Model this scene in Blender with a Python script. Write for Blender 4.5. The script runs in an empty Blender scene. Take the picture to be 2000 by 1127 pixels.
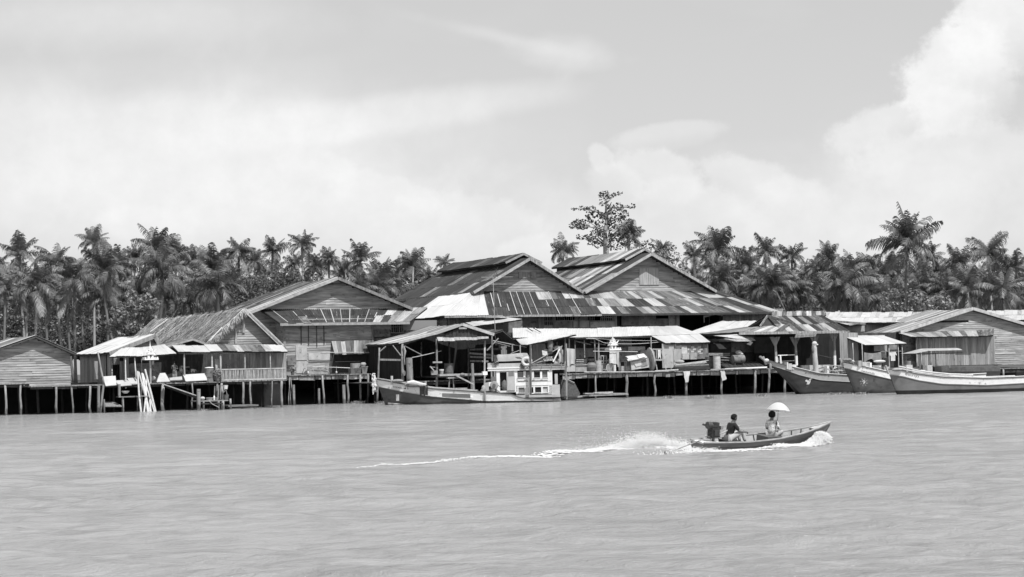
import bpy, math, random
import numpy as np
from mathutils import Vector, Matrix, noise
PI = math.pi
rad = math.radians
RN = random.Random(11)
scene = bpy.context.scene
COL = scene.collection
# ------------------------------------------------------------------ camera
FPX = 4000.0
PITCH, ROLL, EYE = math.atan(149 / FPX), rad(1.26), 3.1
fwd = Vector((0, math.cos(PITCH), math.sin(PITCH)))
up0 = Vector((0, -math.sin(PITCH), math.cos(PITCH)))
rgt = Vector((1, 0, 0)) * math.cos(ROLL) - up0 * math.sin(ROLL)
upv = Vector((1, 0, 0)) * math.sin(ROLL) + up0 * math.cos(ROLL)
cd = bpy.data.cameras.new('camera')
cam = bpy.data.objects.new('camera', cd)
COL.objects.link(cam)
M = Matrix((rgt, upv, -fwd)).transposed().to_4x4()
M.translation = (0, 0, EYE)
cam.matrix_world = M
cd.sensor_width = 36
cd.lens = FPX / 2000 * 36
cd.clip_start, cd.clip_end = 0.5, 20000
scene.camera = cam
# ------------------------------------------------------------------ the frame of the shore: u along it, v inland, z up
ANG = rad(24)
ORG = Vector((0, 177.7, 0))
U = Vector((math.cos(ANG), math.sin(ANG), 0))
V = Vector((-math.sin(ANG), math.cos(ANG), 0))
Z = Vector((0, 0, 1))
CE = Vector((0, 0, EYE))
def W(p):
    return ORG + U * p[0] + V * p[1] + Z * p[2]
def ray(px, py):
    return fwd + rgt * ((px - 1000) / FPX) + upv * ((563.5 - py) / FPX)
def toF(w):
    d = w - ORG
    return Vector((d.dot(U), d.dot(V), d.z))
def F(px, py, v):
    d = ray(px, py)
    t = (v - (CE - ORG).dot(V)) / d.dot(V)
    return toF(CE + d * t)
def FY(px, py, Y):
    return toF(CE + ray(px, py) * Y)
def pxof(p):
    w = W(p) - CE
    return 1000 + FPX * w.dot(rgt) / w.dot(fwd), 563.5 - FPX * w.dot(upv) / w.dot(fwd)
def back(p, px):
    """the point further inland on the same u and z that is seen at column px"""
    lo, hi = p[1], p[1] + 200
    for _ in range(40):
        m = (lo + hi) / 2
        if pxof((p[0], m, p[2]))[0] > px: lo = m
        else: hi = m
    return Vector((p[0], lo, p[2]))
def q1(x, y, v): return F(180 + x / 5.635, 620 + y / 5.635, v)
def q2(x, y, v): return F(480 + x / 5.635, 620 + y / 5.635, v)
def q3(x, y, v): return F(700 + x / 5.635, 610 + y / 5.635, v)
def q4(x, y, v): return F(940 + x / 5.635, 600 + y / 5.635, v)
def q5(x, y, v): return F(1180 + x / 5.635, 600 + y / 5.635, v)
def q6(x, y, v): return F(1440 + x / 5, 590 + y / 5, v)
# ------------------------------------------------------------------ node helper
class NT:
    def __init__(s, tree):
        s.t = tree
        s.t.nodes.clear()
    def n(s, typ, ins=None, **kw):
        nd = s.t.nodes.new(typ)
        for k, v in kw.items(): setattr(nd, k, v)
        for k, v in (ins or {}).items():
            i = nd.inputs[k]
            if isinstance(v, bpy.types.NodeSocket): s.t.links.new(v, i)
            else: i.default_value = v
        return nd
    def m(s, op, a, b=0.0, c=0.0, clamp=False):
        nd = s.n('ShaderNodeMath', {0: a, 1: b, 2: c}, operation=op)
        nd.use_clamp = clamp
        return nd.outputs[0]
    def mr(s, x, a, b, c, d, smooth=False):
        nd = s.n('ShaderNodeMapRange', {0: x, 1: a, 2: b, 3: c, 4: d})
        if smooth: nd.interpolation_type = 'SMOOTHSTEP'
        return nd.outputs[0]
    def noise(s, vec, scale, detail=3, rough=.55, dist=0.0):
        return s.n('ShaderNodeTexNoise', {'Vector': vec, 'Scale': scale, 'Detail': detail, 'Roughness': rough, 'Distortion': dist}).outputs[0]
    def map(s, vec, scale, loc=(0, 0, 0), rot=(0, 0, 0)):
        return s.n('ShaderNodeMapping', {'Vector': vec, 'Scale': scale, 'Location': loc, 'Rotation': rot}).outputs[0]
# ------------------------------------------------------------------ sun and sky
SUN = (U * 0.2 - V * .95 + Z * 1.57).normalized()      # towards the sun
sd = bpy.data.lights.new('sun', 'SUN')
sd.energy, sd.angle, sd.color = 4.9, rad(0.5), (1, 1, 1)
so = bpy.data.objects.new('sun', sd)
COL.objects.link(so)
so.rotation_euler = SUN.to_track_quat('Z', 'Y').to_euler()
wd = bpy.data.worlds.new('World')
scene.world = wd
wd.use_nodes = True
k = NT(wd.node_tree)
sky = k.n('ShaderNodeTexSky', sky_type='NISHITA')
sky.sun_disc = False
sky.sun_elevation = math.asin(SUN.z)
sky.sun_rotation = math.atan2(SUN.x, SUN.y)
sky.air_density, sky.dust_density, sky.ozone_density = 1.0, 1.4, 1.0
bw = k.n('ShaderNodeRGBToBW', {0: sky.outputs[0]}).outputs[0]
gen = k.n('ShaderNodeTexCoord').outputs['Generated']
sep = k.n('ShaderNodeSeparateXYZ', {0: gen})
az = k.m('MULTIPLY', k.m('ARCTAN2', sep.outputs[0], sep.outputs[1]), FPX)
el = k.m('MULTIPLY', k.m('ARCSINE', sep.outputs[2]), FPX)
pt = k.n('ShaderNodeCombineXYZ', {0: az, 1: el}).outputs[0]
n1 = k.noise(pt, 0.006, 6, .55, .3)
n2 = k.noise(k.map(pt, (.0022, .006, 1), (3.1, 5.2, 0)), 1.0, 5, .5, .6)
n3 = k.noise(k.map(pt, (.02, .02, 1)), 1.0, 5, .6)
nm = k.m('ADD', k.m('MULTIPLY', n1, .55), k.m('MULTIPLY', k.noise(k.map(pt, (.022, .022, 1)), 1.0, 4, .55), .45))
n4 = k.noise(k.map(pt, (.045, .045, 1)), 1.0, 5, .65)
edge = k.m('ADD', k.m('ADD', k.m('MULTIPLY', n1, .42), k.m('MULTIPLY', k.noise(k.map(pt, (.017, .017, 1), (7, 3, 0)), 1.0, 4, .6), .36)), k.m('MULTIPLY', n4, .22))
def blob(px, py, rx, ry, rot, w, s0=1.2, s1=.3, ns=.5, puff=False):
    cx, cy = px - 1000, 712.5 - .022 * (px - 1000) - py
    x = k.m('SUBTRACT', az, cx); y = k.m('SUBTRACT', el, cy)
    c, s = math.cos(rad(rot)), math.sin(rad(rot))
    a = k.m('ADD', k.m('MULTIPLY', x, c / rx), k.m('MULTIPLY', y, s / rx))
    b = k.m('ADD', k.m('MULTIPLY', x, -s / ry), k.m('MULTIPLY', y, c / ry))
    r = k.m('SQRT', k.m('ADD', k.m('MULTIPLY', a, a), k.m('MULTIPLY', b, b)))
    r = k.m('ADD', r, k.m('MULTIPLY', k.m('SUBTRACT', edge if puff else n1, .5), ns * 2.6))
    o = k.mr(r, s0, s1, 0.0, w, True)
    return k.m('MULTIPLY', o, k.mr(b, -.9, .25, .25, 1.0, True)) if puff else o
def screen(bs):
    r = k.m('SUBTRACT', 1.0, bs[0])
    for b in bs[1:]: r = k.m('MULTIPLY', r, k.m('SUBTRACT', 1.0, b))
    return k.m('SUBTRACT', 1.0, r)
veil = screen([blob(330, 330, 640, 190, 0, .72, 1.35, .1, .3), blob(700, 236, 480, 50, 7, .42, 1.12, .45, .2), blob(420, 240, 420, 60, -3, .3, 1.2, .3, .3), blob(620, 430, 620, 120, -4, .4, 1.3, .1, .6),
               blob(1120, 112, 130, 36, -8, .3, 1.3, .1, .8), blob(1000, 78, 170, 16, -14, .22, 1.3, .1, .6), blob(1450, 480, 760, 110, 0, .4, 1.4, .1, .4),
               blob(1740, 400, 380, 130, 0, .45, 1.3, .1, .5), blob(250, 50, 460, 60, 0, .3, 1.4, .1, .4)])
def pf(px, py, rx, ry, rot, w, ns=.55): return blob(px, py, rx, ry, rot, w, 1.02, .68, ns, True)
puff = screen([pf(1310, 268, 130, 34, 7, .34, .4), pf(1290, 345, 110, 60, -18, .42), pf(1350, 400, 120, 60, -10, .3), pf(1182, 312, 26, 40, 30, .4), pf(1210, 360, 70, 50, -20, .3),
               pf(1470, 352, 110, 50, -14, .4), pf(1560, 390, 90, 50, -10, .34), pf(1870, 175, 135, 120, 40, .8, .6), pf(2000, 60, 170, 120, 20, .8, .6), pf(1770, 250, 170, 56, 14, .5, .6),
               pf(1900, 330, 260, 90, 0, .4), pf(1045, 488, 80, 34, 0, .38), pf(620, 330, 90, 40, -10, .28, .8), pf(760, 380, 130, 44, -16, .3, .8), pf(290, 440, 110, 40, 0, .34), pf(930, 420, 160, 46, -10, .25, .8)])
far_cl = k.mr(k.m('ADD', k.m('MULTIPLY', n2, .75), k.m('MULTIPLY', n1, .25)), .5, .66, 0.0, .6, True)   # clouds all round the dome
side = k.m('MAXIMUM', k.mr(k.m('ABSOLUTE', az), 900, 1300, 0.0, 1.0, True), k.mr(el, 760, 1100, 0.0, 1.0, True))
dens = k.m('MAXIMUM', screen([veil, puff]), k.m('MULTIPLY', far_cl, side))
dens = k.m('ADD', dens, k.m('MULTIPLY', k.m('SUBTRACT', n2, .5), .3), clamp=True)
dens = k.m('MULTIPLY', dens, k.mr(n3, .3, .7, .84, 1.1))
SKY_HI = 9.1
base = k.m('ADD', k.m('MULTIPLY', bw, .6), 3.65)
lum = k.m('ADD', k.m('MULTIPLY', base, k.m('SUBTRACT', 1.0, dens)), k.m('MULTIPLY', dens, SKY_HI))
lum = k.m('MULTIPLY', lum, k.mr(el, -60, -10, .25, 1.0))
bg = k.n('ShaderNodeBackground', {'Color': lum, 'Strength': .1})
k.n('ShaderNodeOutputWorld', {'Surface': bg.outputs[0]})
scene.view_settings.view_transform = 'Standard'
scene.view_settings.look = 'None'
scene.view_settings.gamma = 1
scene.view_settings.exposure = 0.1
scene.view_settings.use_curve_mapping = False
scene.cycles.max_bounces = 6
scene.cycles.transparent_max_bounces = 8
scene.cycles.caustics_reflective = False
scene.cycles.caustics_refractive = False
# ------------------------------------------------------------------ materials (a grey world: the photograph is black and white)
MT = {}
def mat(name, lo, hi, sc=(1, 1, 1), rough=.85, var=.25, bump=0.0, bsc=12, uv=False, metal=0.0, spots=None, det=4, spec=.3):
    """grey between lo and hi by a noise, each loose piece and each object a little different"""
    m = bpy.data.materials.new(name)
    m.use_nodes = True
    k = NT(m.node_tree)
    tc = k.n('ShaderNodeTexCoord').outputs['UV' if uv else 'Object']
    rnd = k.m('FRACT', k.m('ADD', k.n('ShaderNodeObjectInfo').outputs['Random'], k.n('ShaderNodeNewGeometry').outputs['Random Per Island']))
    off = k.n('ShaderNodeCombineXYZ', {0: k.m('MULTIPLY', rnd, 37.0), 1: k.m('MULTIPLY', rnd, 91.0), 2: k.m('MULTIPLY', rnd, 53.0)}).outputs[0]
    vec = k.n('ShaderNodeVectorMath', {0: tc, 1: off}, operation='ADD').outputs[0]
    n = k.noise(k.map(vec, sc), 1.0, det, .6)
    col = k.mr(n, .3, .7, lo, hi)
    if spots:
        n2 = k.noise(k.map(vec, (spots[0], spots[1], spots[0])), 1.0, 5, .65)
        f = k.mr(n2, spots[2], spots[2] + spots[3], 0.0, 1.0)
        col = k.m('ADD', k.m('MULTIPLY', col, k.m('SUBTRACT', 1.0, f)), k.m('MULTIPLY', f, spots[4]))
    col = k.m('MULTIPLY', col, k.mr(rnd, 0, 1, 1 - var, 1 + var))
    if name in ('post_wood', 'hull_grey', 'hull_dark', 'hull_mid'):      # tide mark: wet slimy wood just above the river
        wz = k.n('ShaderNodeSeparateXYZ', {0: k.n('ShaderNodeNewGeometry').outputs['Position']}).outputs[2]
        t0, t1 = (.3, .62) if name == 'post_wood' else (.05, .3)
        col = k.m('MULTIPLY', col, k.mr(k.m('ADD', wz, k.m('MULTIPLY', n, .5)), t0 + .25, t1 + .25, .42, 1.0, True))
    b = k.n('ShaderNodeBsdfPrincipled', {'Base Color': col, 'Roughness': rough, 'Metallic': metal, 'Specular IOR Level': spec})
    if bump:
        bn = k.n('ShaderNodeBump', {'Strength': bump, 'Distance': .03, 'Height': k.noise(vec, bsc, 4, .6)})
        k.t.links.new(bn.outputs[0], b.inputs['Normal'])
    k.n('ShaderNodeOutputMaterial', {'Surface': b.outputs[0]})
    MT[name] = m
    return m
mat('old_boards', .15, .42, (.7, 3, 9), var=.24, bump=.5, spots=(.9, 2.6, .6, .12, .12))
mat('old_planks', .15, .34, (9, 9, .6), var=.28, bump=.5, spots=(2, .5, .6, .15, .1))
mat('deck_wood', .13, .3, (1, 6, 6), var=.3, bump=.5)
mat('post_wood', .13, .34, (7, 7, .8), var=.25, bump=.6, spots=(3, 3, .56, .1, .08))
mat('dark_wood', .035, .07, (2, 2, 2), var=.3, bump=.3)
mat('pale_wood', .24, .44, (3, 3, 3), var=.2, bump=.3)
mat('bamboo', .46, .66, (3, 3, 4), var=.15, rough=.6)
mat('tin_dark', .03, .066, (5, .5, 1), uv=True, var=.2, rough=.75, spots=(7, .5, .62, .08, .22), spec=.12)
mat('tin_worn', .06, .17, (5, .8, 1), uv=True, var=.3, rough=.7, spots=(5, 1, .55, .12, .3), spec=.12)
mat('tin_grey', .12, .25, (4, .7, 1), uv=True, var=.25, rough=.6, spots=(5, 1, .6, .1, .09), spec=.12)
mat('tin_bright', .26, .48, (5, .6, 1), uv=True, var=.16, rough=.55, spots=(5, 1.0, .6, .1, .16), spec=.12)
mat('tin_pale', .42, .52, (1, .4, 1), uv=True, var=.05, rough=.6, spots=(3, 2, .72, .1, .3), spec=.12)
mat('sheet_iron', .1, .26, (1.4, 1.4, 1.4), var=.25, rough=.7, spots=(3, 3, .55, .1, .07))
mat('patch_light', .28, .46, (2, 2, 1), var=.2, rough=.8, spots=(3, 5, .58, .1, .18))
mat('thatch', .34, .7, (10, 10, 3), var=.42, rough=.95, bump=.4, spots=(.02, .02, .52, .1, .2))
mat('white_paint', .68, .8, (3, 3, 3), var=.1, rough=.5, spots=(5, 5, .66, .08, .3))
mat('cream_paint', .72, .84, (1.5, 1.5, 4), var=.06, rough=.5, spots=(1.5, 6, .6, .1, .24))
mat('cabin_grey', .36, .46, (2, 2, 2), var=.08, rough=.5)
mat('hull_grey', .06, .115, (.8, .8, 2), var=.03, rough=.5, spots=(1.2, 2.5, .58, .14, .045))
mat('hull_dark', .035, .07, (.6, .6, 2), var=.03, rough=.5, spots=(1, 2, .6, .14, .16))
mat('hull_boat', .14, .23, (1, 1, 1), var=.03, rough=.45, spots=(2, 5, .6, .14, .07))
mat('hull_mid', .14, .21, (.8, .8, 1), var=.03, rough=.5, spots=(1, 3, .62, .14, .11))
mat('hull_black', .012, .03, (1, 1, 1), var=.1, rough=.4)
mat('dark', .012, .028, (1, 1, 1), var=.3)  # near-black; stands in for shade on inner walls and under decks
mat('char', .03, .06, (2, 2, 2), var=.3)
mat('cloth_white', .44, .62, (4, 4, 4), var=.12, rough=.95)
mat('cloth_grey', .2, .33, (4, 4, 4), var=.25, rough=.95)
mat('cloth_dark', .04, .1, (6, 6, 6), var=.3, rough=.95)
mat('tarp', .25, .36, (2, 2, 2), var=.1, rough=.8, bump=.4, bsc=5)
mat('canvas_pale', .38, .48, (2, 2, 2), var=.08, rough=.85, bump=.4, bsc=5)
mat('rubber', .02, .05, (5, 5, 5), var=.2, rough=.7)
mat('clay', .09, .2, (1, 1, 5), var=.2, rough=.45)
mat('metal_dark', .05, .1, (8, 8, 8), var=.2, rough=.45, metal=.4)
mat('drum_light', .32, .5, (2, 2, 7), var=.12, rough=.5, spots=(4, 4, .6, .1, .14))
mat('drum_dark', .07, .14, (3, 3, 3), var=.2, rough=.5)
mat('mud', .05, .11, (2, 2, 2), var=.1, bump=.6)
mat('ground', .06, .12, (.3, .3, .3), var=.1, bump=.6)
mat('bark', .1, .2, (6, 6, 2), var=.2, bump=.6)
mat('bark_pale', .25, .38, (4, 4, 2), var=.15, bump=.4)
mat('paint_white', .6, .7, (5, 5, 5), var=.05, spots=(12, 12, .68, .06, .2))
mat('paint_dark', .06, .09, (5, 5, 5), var=.05)
mat('skin', .1, .15, (5, 5, 5), var=.08, rough=.55)
mat('hair', .01, .016, (30, 30, 30), var=.1, rough=.85, spec=.1)
mat('brick_pale', .34, .5, (2, 2, 4), var=.2, bump=.4, spots=(3, 6, .6, .1, .25))
mat('rope', .3, .5, (20, 20, 20), var=.1)
mat('floral', .35, .9, (22, 22, 22), var=.03, rough=.9, spots=(26, 26, .55, .05, .12))
def leafmat(name, lo, hi, rough=.45, tr=.25):
    m = bpy.data.materials.new(name)
    m.use_nodes = True
    k = NT(m.node_tree)
    g = k.n('ShaderNodeNewGeometry')
    rnd = k.m('FRACT', k.m('ADD', k.m('MULTIPLY', k.n('ShaderNodeObjectInfo').outputs['Random'], .37), g.outputs['Random Per Island']))
    col = k.mr(rnd, 0, 1, lo, hi)
    b = k.n('ShaderNodeBsdfPrincipled', {'Base Color': col, 'Roughness': rough, 'Specular IOR Level': .5})
    t = k.n('ShaderNodeBsdfTranslucent', {'Color': col})
    mx = k.n('ShaderNodeMixShader', {0: tr, 1: b.outputs[0], 2: t.outputs[0]})
    k.n('ShaderNodeOutputMaterial', {'Surface': mx.outputs[0]})
    MT[name] = m
leafmat('palm_leaf', .1, .21)
leafmat('palm_dry', .2, .34)
leafmat('leaf', .08, .19)
leafmat('leaf_dark', .06, .12)
leafmat('leaf_light', .14, .3)
leafmat('umbrella_cloth', .62, .66, .9, .35)
# ------------------------------------------------------------------ mesh builder
class MB:
    def __init__(s): s.v, s.f, s.u = [], [], {}
    def add(s, vs, fs):
        n = len(s.v)
        s.v += [tuple(p) for p in vs]
        s.f += [tuple(n + i for i in f) for f in fs]
        return s
    BOXF = [(0, 3, 2, 1), (4, 5, 6, 7), (0, 1, 5, 4), (1, 2, 6, 5), (2, 3, 7, 6), (3, 0, 4, 7)]
    def hexa(s, p): return s.add(p, MB.BOXF)
    def box(s, a, b):
        (x0, y0, z0), (x1, y1, z1) = a, b
        return s.hexa([(x0, y0, z0), (x1, y0, z0), (x1, y1, z0), (x0, y1, z0), (x0, y0, z1), (x1, y0, z1), (x1, y1, z1), (x0, y1, z1)])
    def bar(s, p, q, w, h=None, up=(0, 0, 1)):
        p, q = Vector(p), Vector(q); h = h or w
        d = (q - p).normalized(); a = d.cross(Vector(up))
        if a.length < 1e-3: a = d.cross(Vector((0, 1, 0)))
        a.normalize(); b = a.cross(d).normalized()
        a *= w / 2; b *= h / 2
        return s.hexa([p - a - b, p + a - b, p + a + b, p - a + b, q - a - b, q + a - b, q + a + b, q - a + b])
    def tube(s, pts, r, n=6, cap=True):
        pts = [Vector(p) for p in pts]
        rs = r if isinstance(r, (list, tuple)) else [r] * len(pts)
        vs, fs = [], []
        a = None
        for i, p in enumerate(pts):
            d = (pts[min(i + 1, len(pts) - 1)] - pts[max(i - 1, 0)]).normalized()
            if a is None:
                a = d.cross(Vector((0.02, .3, 1)))
                if a.length < .05: a = d.cross(Vector((1, 0, 0)))
            a = (a - d * a.dot(d)).normalized(); b = d.cross(a)
            for j in range(n):
                t = 2 * PI * j / n
                vs.append(p + a * (rs[i] * math.cos(t)) + b * (rs[i] * math.sin(t)))
        for i in range(len(pts) - 1):
            for j in range(n):
                fs.append((i * n + j, i * n + (j + 1) % n, (i + 1) * n + (j + 1) % n, (i + 1) * n + j))
        if cap:
            fs.append(tuple(range(n - 1, -1, -1)))
            m = (len(pts) - 1) * n
            fs.append(tuple(m + j for j in range(n)))
        return s.add(vs, fs)
    def lathe(s, c, prof, n=14, ax=None):
        """prof: (r, h) pairs round an axis through c (z by default)"""
        ax = Vector(ax or (0, 0, 1)).normalized()
        a = ax.orthogonal().normalized(); b = ax.cross(a); c = Vector(c)
        vs, fs = [], []
        for r, h in prof:
            for j in range(n):
                t = 2 * PI * j / n
                vs.append(c + ax * h + a * (r * math.cos(t)) + b * (r * math.sin(t)))
        for i in range(len(prof) - 1):
            for j in range(n):
                fs.append((i * n + j, i * n + (j + 1) % n, (i + 1) * n + (j + 1) % n, (i + 1) * n + j))
        fs.append(tuple(range(n - 1, -1, -1)))
        m = (len(prof) - 1) * n
        fs.append(tuple(m + j for j in range(n)))
        return s.add(vs, fs)
    def slab(s, q, t, off=0.0):
        """a quad (list of four corners) given thickness t downwards along its normal"""
        q = [Vector(p) for p in q]
        n = (q[1] - q[0]).cross(q[3] - q[0])
        if n.length < 1e-6: n = (q[2] - q[1]).cross(q[3] - q[2])
        n.normalize()
        top = [p + n * off for p in q]; bot = [p + n * (off - t) for p in q]
        return s.hexa(bot + top)
    def poly(s, pts, t, nrm):
        """a flat outline given thickness t along nrm"""
        pts = [Vector(p) for p in pts]; nrm = Vector(nrm).normalized() * t; n = len(pts)
        return s.add(pts + [p + nrm for p in pts], [tuple(range(n)), tuple(range(2 * n - 1, n - 1, -1))] +
                     [(i, n + i, n + (i + 1) % n, (i + 1) % n) for i in range(n)])
    def grid(s, fn, nu, nv):
        vs = [fn(i / nu, j / nv) for j in range(nv + 1) for i in range(nu + 1)]
        return s.add(vs, [(j * (nu + 1) + i, j * (nu + 1) + i + 1, (j + 1) * (nu + 1) + i + 1, (j + 1) * (nu + 1) + i) for j in range(nv) for i in range(nu)])
    def ell(s, c, r, n=10, m=7):
        c = Vector(c)
        if not isinstance(r, (tuple, list)): r = (r, r, r)
        vs, fs = [], []
        for j in range(1, m):
            for i in range(n):
                t, p = 2 * PI * i / n, PI * j / m
                vs.append((c[0] + r[0] * math.sin(p) * math.cos(t), c[1] + r[1] * math.sin(p) * math.sin(t), c[2] + r[2] * math.cos(p)))
        vs += [(c[0], c[1], c[2] + r[2]), (c[0], c[1], c[2] - r[2])]
        for j in range(m - 2):
            for i in range(n): fs.append((j * n + i, (j + 1) * n + i, (j + 1) * n + (i + 1) % n, j * n + (i + 1) % n))
        k = len(vs)
        for i in range(n):
            fs.append((k - 2, i, (i + 1) % n)); fs.append((k - 1, (m - 2) * n + (i + 1) % n, (m - 2) * n + i))
        return s.add(vs, fs)
def mesh_of(mb, name, m, off=(0, 0, 0), smooth=False, uvs=None):
    me = bpy.data.meshes.new(name)
    o = Vector(off)
    me.from_pydata([tuple(Vector(p) - o) for p in mb.v], [], mb.f)
    if m is not None: me.materials.append(MT[m])
    if uvs is not None:
        ul = me.uv_layers.new(name='UVMap')
        li = np.zeros(len(me.loops), dtype=np.int32)
        me.loops.foreach_get('vertex_index', li)
        ul.data.foreach_set('uv', np.array(uvs, dtype=np.float32)[li].ravel())
    if smooth: me.polygons.foreach_set('use_smooth', [True] * len(me.polygons))
    me.update()
    return me
def setp(o, label=None, cat=None, group=None, kind=None):
    if label: o['label'] = label
    if cat: o['category'] = cat
    if group: o['group'] = group
    if kind: o['kind'] = kind
    return o
class T:
    """a thing: an Empty at its base, its parts hang under it. Shapes are given in shore-frame coordinates unless rel"""
    def __init__(s, name, label, cat, o=(0, 0, 0), rz=0.0, group=None, rel=False, kind=None, world=False):
        s.o, s.rel = Vector(o), rel
        e = bpy.data.objects.new(name, None)
        COL.objects.link(e)
        e.empty_display_size = .3
        e.location = Vector(o) if world else W(o)
        e.rotation_euler = (0, 0, rz if world else ANG + rz)
        setp(e, label, cat, group, kind)
        s.e = e
    def mk(s, name, mb, m, parent=None, smooth=False, label=None, kind=None, uvs=None):
        ob = bpy.data.objects.new(name, mesh_of(mb, name, m, (0, 0, 0) if s.rel else s.o, smooth, uvs))
        COL.objects.link(ob)
        ob.parent = parent or s.e
        setp(ob, label, None, None, kind)
        return ob
def solo(name, label, cat, mb, m, o, group=None, smooth=False, kind=None, rel=False, rz=0):
    ob = bpy.data.objects.new(name, mesh_of(mb, name, m, (0, 0, 0) if rel else o, smooth))
    COL.objects.link(ob)
    ob.location = W(o); ob.rotation_euler = (0, 0, ANG + rz)
    return setp(ob, label, cat, group, kind)
def dup(e, loc=None, rz=None, label=None, scale=None):
    r = e.copy(); COL.objects.link(r)
    if loc is not None: r.location = loc
    if rz is not None: r.rotation_euler = (0, 0, rz)
    if scale: r.scale = (scale,) * 3
    if label: r['label'] = label
    for ch in e.children:
        c = ch.copy(); COL.objects.link(c); c.parent = r
        for g in ch.children:
            d = g.copy(); COL.objects.link(d); d.parent = c
    return r
# ------------------------------------------------------------------ building kit
SHEETS = {}
def roof(t, quad, nx, ny, pal, name='roof', thick=.12, seams=0, label=None, over=.03, under='dark_wood', seed=1, wob=.012, ribs=5):
    """quad: eave left, eave right, top right, top left. A boarded underside with fascia, and tin sheets laid on it one by one"""
    rr = random.Random(seed)
    EL, ER, TR, TL = [Vector(p) for p in quad]
    nrm = (ER - EL).cross(TL - EL).normalized()
    sag = (.1 if nx >= 10 else .03 if nx >= 6 else 0) * rr.uniform(.6, 1.2); s2 = rr.uniform(-.035, .035) if nx >= 10 else 0
    def P(a, b): return (EL * (1 - a) + ER * a) * (1 - b) + (TL * (1 - a) + TR * a) * b - nrm * (sag * math.sin(PI * max(0, min(1, a))) + s2 * math.sin(PI * 3 * a))
    mb = MB(); ns_ = 6 if nx >= 6 else 1
    for i in range(ns_): mb.slab([P(i / ns_, 0), P((i + 1) / ns_, 0), P((i + 1) / ns_, 1), P(i / ns_, 1)], thick, -.06)
    ro = t.mk(name, mb, under, label=label)
    for j in range(ny):
        for i in range(nx):
            a0, a1, b0, b1 = i / nx, (i + 1) / nx, j / ny, (j + 1) / ny
            b0 -= over / max(1, ny) * (1 if j else .6)
            c = P(a0, b0)
            d = [P(a0, b0) - c, P(a1, b0) - c, P(a1, b1) - c, P(a0, b1) - c]
            key = tuple(round(x, 2) for p in d for x in p) + (ribs,)
            me = SHEETS.get(key)
            if me is None:
                vs, uv = [], []
                nn = ribs * 2
                w, h = d[1].length, d[3].length
                for jj in (0, 1):
                    for ii in range(nn + 1):
                        s = ii / nn * 1.04 - .02
                        p = (d[0] * (1 - s) + d[1] * s) * (1 - jj) + (d[3] * (1 - s) + d[2] * s) * jj
                        vs.append(p + nrm * (.018 if ii % 2 else -.018)); uv.append((s * w, jj * h))
                m2 = MB().add(vs, [(ii, ii + 1, nn + 2 + ii, nn + 1 + ii) for ii in range(nn)])
                me = mesh_of(m2, 'roof_sheet', 'tin_dark', uvs=uv)
                SHEETS[key] = me
            ob = bpy.data.objects.new('roof_sheet', me)
            COL.objects.link(ob)
            ob.parent = ro
            ob.location = c - (Vector((0, 0, 0)) if t.rel else t.o) + nrm * (.012 + .012 * (i % 2) + .016 * (j % 2) + rr.uniform(0, wob))
            if j == 0: ob.location -= (TL - EL).normalized() * rr.uniform(-.02, .09)
            ob.rotation_euler = (rr.gauss(0, .004), rr.gauss(0, .004), rr.gauss(0, .003))
            ob.material_slots[0].link = 'OBJECT'
            ob.material_slots[0].material = MT[pal(i, j, rr)]
    if seams:
        mb = MB()
        for i in range(1, nx):
            if rr.random() < seams:
                b0, b1 = (0, 1) if rr.random() < .5 else sorted((rr.random(), rr.random()))
                x = i / nx
                mb.bar(P(x, b0) + nrm * .08, P(x, b1) + nrm * .08, .07, .02, nrm)
        if mb.v: t.mk('seam_cap', mb, 'tin_bright', parent=ro, kind='stuff')
    return ro
def picker(*w):
    names, ws = w[::2], w[1::2]
    return lambda i, j, r: r.choices(names, ws)[0]
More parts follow.
